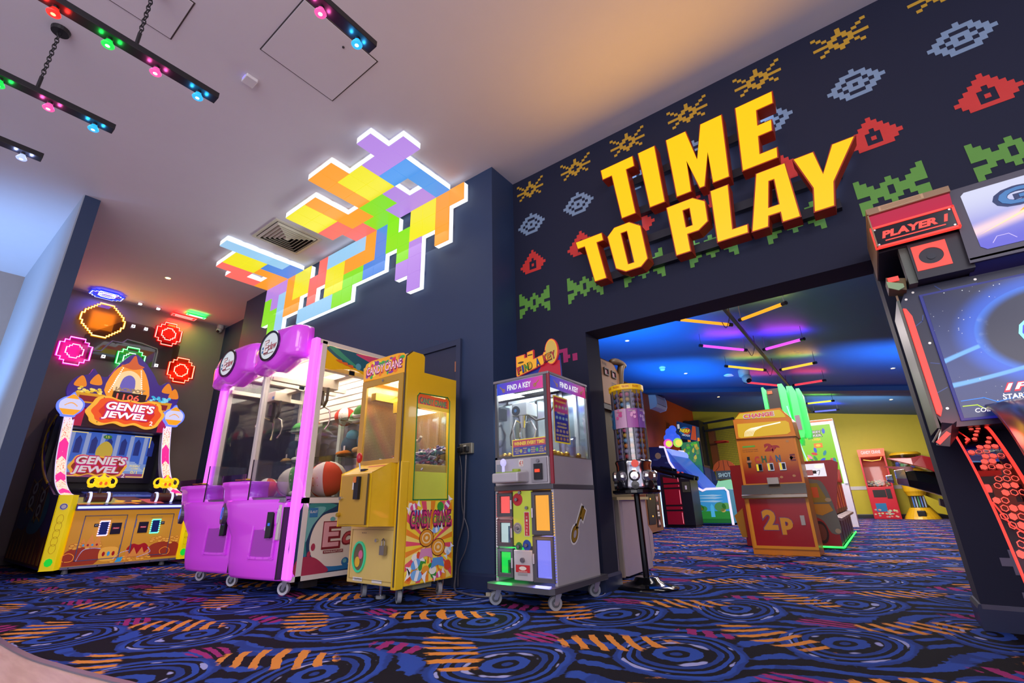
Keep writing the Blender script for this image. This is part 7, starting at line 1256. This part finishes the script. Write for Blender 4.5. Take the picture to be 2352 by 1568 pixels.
q = MB(M('print violet', '6a3a6a', .4)); q.ftext(F, '2', -1.115, .385, .17, .24, .005, None, .09); q.ftext(F, 'p', -.945, .315, .14, .20, .005, None, .09); q.ftext(F, '2', -1.115, .385, .155, .225, .0065, M('print amber', 'd08a1a', .4), .05); q.ftext(F, 'p', -.945, .315, .125, .185, .0065, M('print amber', ''), .05); q.build('door_print', o); MB(M('steel plate', 'b0a49a', .3, .8)).frect(F, -.795, .33, -.755, .43, .01, None, .004).build('lock_plate', o, bevel=.002)
MB(M('steel tray', 'b8a894', .18, .9)).prism([(yf+.03, .785), (yf-.06, .66), (yf-.06, .645), (yf+.03, .655)], 'x', X0-.01, X1+.004).build('coin_tray', t); MB(M('steel tray')).prism([(yf-.066, .664), (yf-.058, .67), (yf-.058, .632), (yf-.066, .632)], 'x', X0-.01, X1+.004).build('tray_lip', t)
F = FY(yf+.03); gmx = bpy.data.materials.new('change face'); gmx.use_nodes = True; e = Ex(gmx.node_tree); g = gmx.node_tree.nodes.new('ShaderNodeNewGeometry'); sp = gmx.node_tree.nodes.new('ShaderNodeSeparateXYZ'); gmx.node_tree.links.new(g.outputs['Position'], sp.inputs[0]); e.v['z'] = sp.outputs[2]; e('a=ss(z,.86,1.18,0,1)'); gmx.node_tree.links.new(e.mix(e.v['a'], '8e0c10', 'c8741a'), gmx.node_tree.nodes['Principled BSDF'].inputs['Base Color']); gmx.node_tree.nodes['Principled BSDF'].inputs['Roughness'].default_value = .25
b = MB(gmx).frect(F, X0+.045, .80, X1-.025, 1.335, .004, None, 0); o = b.build('coin_panel', t); q = MB(cr); q.ftext(F, '2p', -.945, 1.205, .17, .12, .006, None, .08)
for k, (c_, cc) in enumerate(zip('CHAN E', ('b8302a', '2a5a3a', 'a8343a', '2a5a7a', '', '6a2030'))):
    if c_ != ' ': q.ftext(F, c_, -1.135+k*.078, 1.08, .055, .08, .006, M('print '+cc, cc, .4), .05)
q.frect(F, -1.275, 1.235, -1.13, 1.255, .006, M('print green', '5aa83a', .4))
for k in range(2): q.ftext(F, ('Turn this knob for change', 'Two 10p 20p 50p 1 pound')[k], -1.195, 1.205-k*.022, .18, .014, .006, M('ink', ''))
for k in range(22):
    x, z = X0+.09+rnd.random()*.52, .83+rnd.random()*.48
    if 1.03 < z < 1.27 and -1.28 < x < -.78 or .9 < z < 1.04: continue
    q.fcirc(F, x, z, .018, .014, .006, M('printed coin', 'b07a4a', .4), n=10)
q.build('panel_print', o); b = MB(M('mech black')).frect(F, -1.245, .99, -1.215, 1.12, .012, None, .004); b.frect(F, -1.255, 1.05, -1.20, 1.075, .018, M('copper hinge', ''), .004); b.build('coin_slot', o)
for x in (-1.125, -1.0, -.87): w_ = MB(chrome).frect(F, x-.035, .94, x+.035, 1.03, .014, None, .004); w_.frect(F, x-.03, .945, x-.008, 1.025, .016, M('crane lemon yellow', 'e0c820', .4, emit=.3)); w_.frect(F, x-.004, .95, x+.028, 1.02, .016, M('lens black', '')); w_.build('token_window', o)
MB(M('steel plate')).box(-1.06, -.94, yf-.02, yf+.03, .785, .86).build('coin_cup', t); q = MB(E('change sign', 'f0c81c', .6)).fpoly(FY(yf), [(X0+.05, 1.60), (X1-.05, 1.555), (X1-.055, 1.585), (X1-.10, 1.655), (X0+.125, 1.662), (X0+.075, 1.62)], .004); o = q.build('sign', t); q = MB(E('change letters', 'd8485a', .8)).ftext(FY(yf), 'CHANGE', -1.02, 1.615, .36, .062, .009, E('print white', ''), .08); q.ftext(FY(yf), 'CHANGE', -1.02, 1.616, .34, .05, .011, E('change letters', ''), .04); q.build('sign_text', o)
WP = [(X0+.06, 1.37), (X0+.07, 1.535), (X1-.06, 1.515), (X1-.03, 1.49), (X1-.03, 1.38), (X1-.07, 1.355), (X0+.09, 1.355)]; MB(E('window amber', 'e8b81c', .7)).fpoly(FY(yf), WP, .003).build('window', t); q = MB(E('window white', 'fff4d8', 1.2)); q.fstroke(FY(yf), [(-1.12, 1.46), (-.8, 1.50)], .014, .006); 
for k in range(7): q.fstroke(FY(yf), smoothpts([(-1.22+k*.015, 1.37), (-1.20+k*.018, 1.43), (-1.13+k*.02, 1.465)]), .005, .007)
q.build('window_light', t)
# ------------------------------------------------------------------ red coin pusher shaped like a bus end
t = thing('coin_pusher', 'long red coin pusher with a painted van on its end and green lit top pads', 'coin pusher', (-1.1, 9.2, 0)); pr = M('pusher red', '9a1418', .35, coat=.2); MB(pr).prism([(-1.68, 1.085), (-.42+.0, 1.085), (-.36, 1.05), (-.52, .36), (-.52, .01), (-1.62, .01), (-1.62, .3), (-1.68, .38)], 'y', 7.54, 7.60).build('end_panel', t); MB(pr).box(-1.60, -.60, 7.6, 11.0, .02, .95).build('body', t); MB(M('pusher dark', '3a1418', .5)).box(-1.56, -.64, 7.6, 11.0, .95, 1.06).build('top', t)
F = FY(7.54); MB(E('pusher window', 'e8e4f0', 1.0)).fpoly(F, rect(-.63, .965, .235, .165), .003).build('window', t); q = MB(M('mech black')).frect(F, -.66, .92, -.62, .96, .006); q.fstroke(F, smoothpts([(-.63, .94), (-.58, .96), (-.6, .90)]), .006, .006); q.frect(F, -.74, .90, -.66, .97, .005, M('window pink', 'd8a0a8', .5)); q.fcirc(F, -.58, 1.01, .05, .025, .006, E('window white', ''), n=12); q.build('window_wiring', t)
vg = MB(M('van grey', '6a7068', .5)); vg.fpoly(F, smoothpts([(-.9, .84), (-.66, .845), (-.58, .80), (-.53, .62), (-.50, .40), (-.495, .20), (-.60, .19), (-.66, .33), (-.75, .38), (-.9, .36)], 3, True), .004); vg.fpoly(F, [(-.80, .80), (-.64, .80), (-.57, .60), (-.57, .56), (-.80, .56)], .006, M('van window', '8a7a1c', .4)); vg.frect(F, -.72, .62, -.65, .75, .007, M('van notice', 'c8561c', .4)); vg.fpoly(F, [(-.80, .54), (-.56, .54), (-.53, .46), (-.66, .40), (-.80, .44)], .0065, M('van amber', 'b8861c', .4)); vg.fcirc(F, -.71, .20, .075, .135, .008, M('van tyre', '2a1a16', .6)); vg.fcirc(F, -.71, .20, .055, .10, .009, M('van hub', '6a3420', .5)); vg.fcirc(F, -.56, .59, .035, .025, .0085, M('van mirror', 'a89a7a', .5)); vg.fcirc(F, -.53, .215, .03, .03, .0085, M('van mirror', '')); vg.build('painted_van', t)
for k in range(6):
    y0_, y1_ = 7.68+k*.56, 8.18+k*.56; o = MB(M('bay frame', '8a1a22', .35)).prism([(y0_, .40), (y1_, .40), (y1_, .86), (y1_-.06, 1.04), (y0_+.06, 1.04), (y0_, .86)], 'x', -.60, -.545).build('play_bay', t); MB(E('bay glass %d' % (k % 2), ('c8482a', 'b03038')[k % 2], .35)).frect(FX(-.544), y0_+.05, .46, y1_-.05, .82, .002).build('bay_window', o); MB(M('bay fin', 'c8302a', .3)).prism([(y0_, .86), (y0_+.05, .86), (y0_+.08, 1.07), (y0_+.02, 1.09)], 'x', -.60, -.50).build('bay_fin', o); MB(M('bay ledge', '8a7078', .35, .4)).hexa([(-.60, y0_, .36), (-.47, y0_, .33), (-.47, y1_, .33), (-.60, y1_, .36)], [(-.60, y0_, .40), (-.47, y0_, .36), (-.47, y1_, .36), (-.60, y1_, .40)]).build('coin_ledge', o); MB(M('bay kick', '7a1418', .4)).prism([(y0_+.02, .03), (y1_-.02, .03), (y1_-.02, .33), (y0_+.02, .33)], 'x', -.60, -.53).build('kick_panel', o)
g = MB(E('pusher led', '2aff5a', 2.0)); g.tube([(-.85, 7.53, .03), (-.515, 7.53, .025), (-.505, 7.56, .025), (-.505, 11.0, .02)], .012, 6); g.build('base_light', t); MB(M('left wing', '9a1418')).box(-1.70, -1.62, 7.6, 9.0, .3, 1.0).build('left_bay', t); MB(M('left yellow', 'b8841c', .4)).prism([(-1.66, .12), (-1.60, .12), (-1.60, .5), (-1.72, .40)], 'y', 7.50, 7.54).build('left_trim', t)
gp = E('pad green', '38e85a', .62, '3ac860'); hd = MB(M('top box dark', '1c1410', .5)).box(-1.10, -.93, 8.2, 8.9, 1.06, 2.25); o = hd.build('top_box', t); MB(E('top box sign', 'd86a2a', .6)).box(-1.09, -1.02, 8.19, 8.2, 2.17, 2.22).build('top_sign', o)
for x, y, z0, z1, w_ in ((-1.165, 8.2, 1.3, 2.29, .05), (-.93, 8.2, 1.35, 2.30, .09), (-.845, 8.45, 1.4, 2.30, .07), (-.80, 8.20, 1.48, 2.24, .085), (-.73, 8.55, 1.5, 2.26, .07)): MB(gp).prism([(x, z0), (x+w_*.8, z0), (x+w_, z0+.06), (x+w_, z1-.09), (x+w_*.6, z1), (x+w_*.1, z1), (x, z1-.05)], 'y', y, y+.30).build('top_pad', o, bevel=.012, label='glowing green pad')
MB(E('pad picture', 'b898a8', .5)).frect(FY(8.195), -.79, 1.58, -.725, 1.80, .003).build('pad_picture', o); MB(E('pad glow edge', 'a8ffe0', 1.2)).tube([(-.86, 8.18, 1.95), (-.80, 8.18, 1.4), (-.75, 8.18, 1.1)], .008, 6).build('pad_edge', o)
# ------------------------------------------------------------------ lime fruit-leaf ticket game
t = thing('arcade_cabinet', 'lime green ticket game with coloured leaf shapes and a white-lit frame behind the pusher', 'arcade machine', (-.9, 13.2, 0)); MB(wht).box(-1.28, -.52, 13.02, 13.5, .0, 2.33).build('body', t); F = FY(13.02); o = MB(E('lime panel', '8ad81c', .65)).frect(F, -1.26, .9, -.60, 2.21, .004).build('picture_panel', t); q = MB(E('print white', '')); q.ftext(F, 'MONKEY', -.98, 2.055, .40, .075, .008, E('game ink', '2a2a30', .2), .08); q.ftext(F, 'SHAKER', -.98, 1.975, .40, .075, .008, E('game ink', ''), .08); q.ftext(F, 'MONKEY', -.98, 2.055, .36, .055, .010, E('print white', ''), .03); q.ftext(F, 'SHAKER', -.98, 1.975, .36, .055, .010, E('print white', ''), .03); q.ftext(F, 'TWIN', -.93, 1.885, .17, .06, .010, E('game yellow', 'f0c81c', .8), .05); q.frect(F, -1.0, 1.70, -.83, 1.80, .009, E('game orange', 'f07a1c', .8)); q.fcirc(F, -.915, 1.75, .05, .03, .010, E('game yellow', ''))
lf = ['2a5ad8', '2a9a4a', 'e03a6a', 'f0d030', '1c8a9a', 'd83a3a', '4aa8c8', 'f08ab0']
for k in range(26):
    x, z, a = -1.2+rnd.random()*.55, 1.30+rnd.random()*.85, rnd.random()*pi
    if 1.68 < z < 2.13 and -1.2 < x < -.76: continue
    c_, d_ = cos(a), sin(a); q.fpoly(F, [(x+u*c_-v*d_, z+u*d_+v*c_) for u, v in ((-.07, 0), (-.03, .03), (.03, .028), (.07, 0), (.03, -.028), (-.03, -.03))], .007+k*.0002, E('leaf %d' % (k % 8), lf[k % 8], .7))
q.build('picture_print', o); MB(E('game frame', 'f4f8ff', 1.3)).box(-.585, -.53, 12.99, 13.02, .9, 2.27).build('frame_light', t); MB(E('game orange', '')).box(-1.28, -.53, 13.0, 13.02, 2.285, 2.315).build('top_trim', t)
# ------------------------------------------------------------------ red sweet grabber by the yellow wall
t = thing('crane_machine', 'slim red glass-fronted grabber machine against the yellow wall', 'crane machine', (.02, 17.5, 0)); rd_ = M('grabber red', 'b8182a', .35); MB(rd_).box(-.29, .33, 17.35, 17.9, .0, .86).build('lower_cabinet', t, bevel=.01)
for x in (-.29, .29): MB(rd_).box(x, x+.04, 17.35, 17.9, .86, 1.72).build('post', t)
hd = MB(E('grabber header', 'd84a2a', .4)).prism([(-.29, 1.70), (.33, 1.70), (.35, 1.91), (-.29, 1.91)], 'y', 17.33, 17.9); o = hd.build('header', t); MB(E('print white', '')).ftext(FY(17.33), 'CANDY CRANE', .02, 1.82, .46, .09, .004, None, .03).build('header_text', o); MB(gl).box(-.25, .29, 17.36, 17.365, .9, 1.70).build('front_glass', t); MB(M('grabber back', 'b84030', .5, emit=.15)).box(-.27, .31, 17.86, 17.88, .86, 1.70).build('back_panel', t); MB(E('grabber tube', 'ffc85a', 1.5)).tube([(-.2, 17.4, 1.62), (0, 17.4, 1.58), (.2, 17.4, 1.60), (.24, 17.4, 1.68)], .012, 6).build('light_tube', t)
F = FY(17.35); o = MB(M('strip black')).frect(F, -.17, .58, .12, .78, .006).build('prize_flap', t); MB(M('coin mech black')).frect(F, .13, .55, .24, .80, .02, None, 0).build('coin_mech', t); MB(M('notice blue', '1c6a9a', .4)).frect(F, -.18, .20, .06, .42, .004).build('notice', t); q = MB(M('grab print 0', 'c8a890', .5))
for k in range(34): q.fcirc(F, -.24+rnd.random()*.5, .06+rnd.random()*.20, .03, .022, .003+k*.0001, M('grab print %d' % (k % 4), ('c8a890', '8aa0a0', 'd8786a', 'b8c08a')[k % 4], .5), n=7)
q.build('front_graphic', t); s = MB(M('grab print 0'))
for k in range(90): c_ = Vector((-.24+rnd.random()*.5, 17.42+rnd.random()*.4, .88+rnd.random()*.16)); s.m(M('grab print %d' % (k % 4))); s.ball(c_, (.035, .025, .02), 6, 4)
tag(s.build('loose_sweets', kind='stuff'), 'heap of pale wrapped sweets inside the slim red grabber by the yellow wall', 'sweets')
# ------------------------------------------------------------------ yellow drum vending machine
cx, cy = .78, 17.6
t = thing('vending_machine', 'yellow drum-shaped ball vending machine with clear bowl beside the red grabber', 'vending machine', (cx, cy, 0)); yv = M('vend yellow', 'd8a81c', .35); MB(yv).lathe([(.40, 0), (.38, .05), (.24, .27), (.23, .29), (0, .29)], (cx, cy, 0), n=26).build('base', t); MB(M('cage black')).box(cx-.10, cx+.08, cy-.37, cy-.30, .07, .22).build('coin_door', t, bevel=.02); MB(glass('column tube')).lathe([(.19, .29), (.19, .60)], (cx, cy, 0), n=20, caps=False).build('clear_column', t); MB(yv).lathe([(.20, .60), (.22, .66), (.25, .72), (.30, 1.28), (.35, 1.32), (.0, 1.33)], (cx, cy, 0), n=26).build('drum', t); MB(glass('bowl glass', 'e8e8d0', .10)).lathe([(.34, 1.32), (.355, 1.72)], (cx, cy, 0), n=26, caps=False).build('clear_bowl', t); MB(yv).lathe([(.36, 1.70), (.36, 1.73), (.30, 1.77), (0, 1.79)], (cx, cy, 0), n=26).build('lid', t)
for k in range(5): MB(E('vend stick %d' % (k % 3), ('5a8ad8', 'b8c8d8', '6ab87a')[k % 3], .4)).box(cx-.12+k*.06, cx-.09+k*.06, cy-.05, cy, .30, .58).build('display_stick', t)
for k in range(16): a = rnd.random()*6.28; c_ = Vector((cx+.22*cos(a), cy+.22*sin(a), 1.37+rnd.random()*.2)); b = MB(E('vend ball %d' % (k % 3), ('4a5ad8', 'b8c8d0', '5a9a8a')[k % 3], .3)); b.ball(c_, .05, 10, 6); b.build('ball', t)
MB(M('vend flap', 'b0a01c', .4)).prism([(.92, .62), (1.30, .40), (1.32, .10), (1.10, .16), (.95, .38)], 'y', 17.3, 17.34).build('side_flap', t)
# ------------------------------------------------------------------ ride-on bike tail
t = thing('ride_on_bike', 'red and black ride-on bike tail with chrome exhaust showing past the wall edge', 'ride-on bike', (1.2, 8.0, 0)); bb_ = MB(M('bike black', '08080a', .15)); sec = lambda x, z0, z1, w: [(x, 8.0-w, z0+.03), (x, 8.0-w*1.1, (z0+z1)/2), (x, 8.0-w*.7, z1), (x, 8.0+w*.7, z1), (x, 8.0+w*1.1, (z0+z1)/2), (x, 8.0+w, z0+.03)]
bb_.loops([sec(.22, .74, .90, .10), sec(.40, .66, .92, .15), sec(.62, .57, .88, .19), sec(1.1, .42, .85, .24), sec(2.0, .40, .95, .25)]); bb_.build('body', t, bevel=.01); ex = MB(chrome); ex.loops([sec(.10, .77, .87, .06), sec(.17, .74, .88, .07)]); ex.loops([sec(.20, .73, .93, .11), sec(.31, .70, .94, .14)]); ex.build('exhaust', t, bevel=.006)
br_ = MB(M('bike red', 'a81018', .2, coat=.5)); br_.loops([[(.165, 7.9, 1.075), (.165, 7.9, 1.085), (.165, 7.94, 1.085), (.165, 7.94, 1.075)], [(.40, 7.82, .98), (.40, 7.84, 1.07), (.40, 8.0, 1.08), (.40, 8.0, .98)], [(.52, 7.8, .93), (.51, 7.84, 1.09), (.51, 8.1, 1.10), (.52, 8.1, .93)], [(.70, 7.76, .80), (.68, 7.82, 1.03), (.68, 8.15, 1.03), (.70, 8.2, .80)], [(1.2, 7.74, .62), (1.2, 7.8, .95), (1.2, 8.2, .95), (1.2, 8.26, .62)]]); br_.build('tail_fairing', t, bevel=.012); b = MB(M('bike red')); b.loops([[(.105, 8.06, .985), (.105, 8.06, .995), (.105, 8.09, .995), (.105, 8.09, .985)], [(.40, 8.05, .90), (.40, 8.05, .97), (.40, 8.2, .97), (.40, 8.2, .90)]]); b.build('tail_fin', t)
MB(M('cage black')).box(.9, 1.9, 7.85, 8.15, .0, .45).build('pedestal', t); MB(M('bike plum', '2a1428', .4)).hexa([(.55, 7.9, .50), (.9, 7.9, .30), (.9, 8.1, .30), (.55, 8.1, .50)], [(.56, 7.9, .58), (.95, 7.9, .45), (.95, 8.1, .45), (.56, 8.1, .58)]).build('footrest', t)
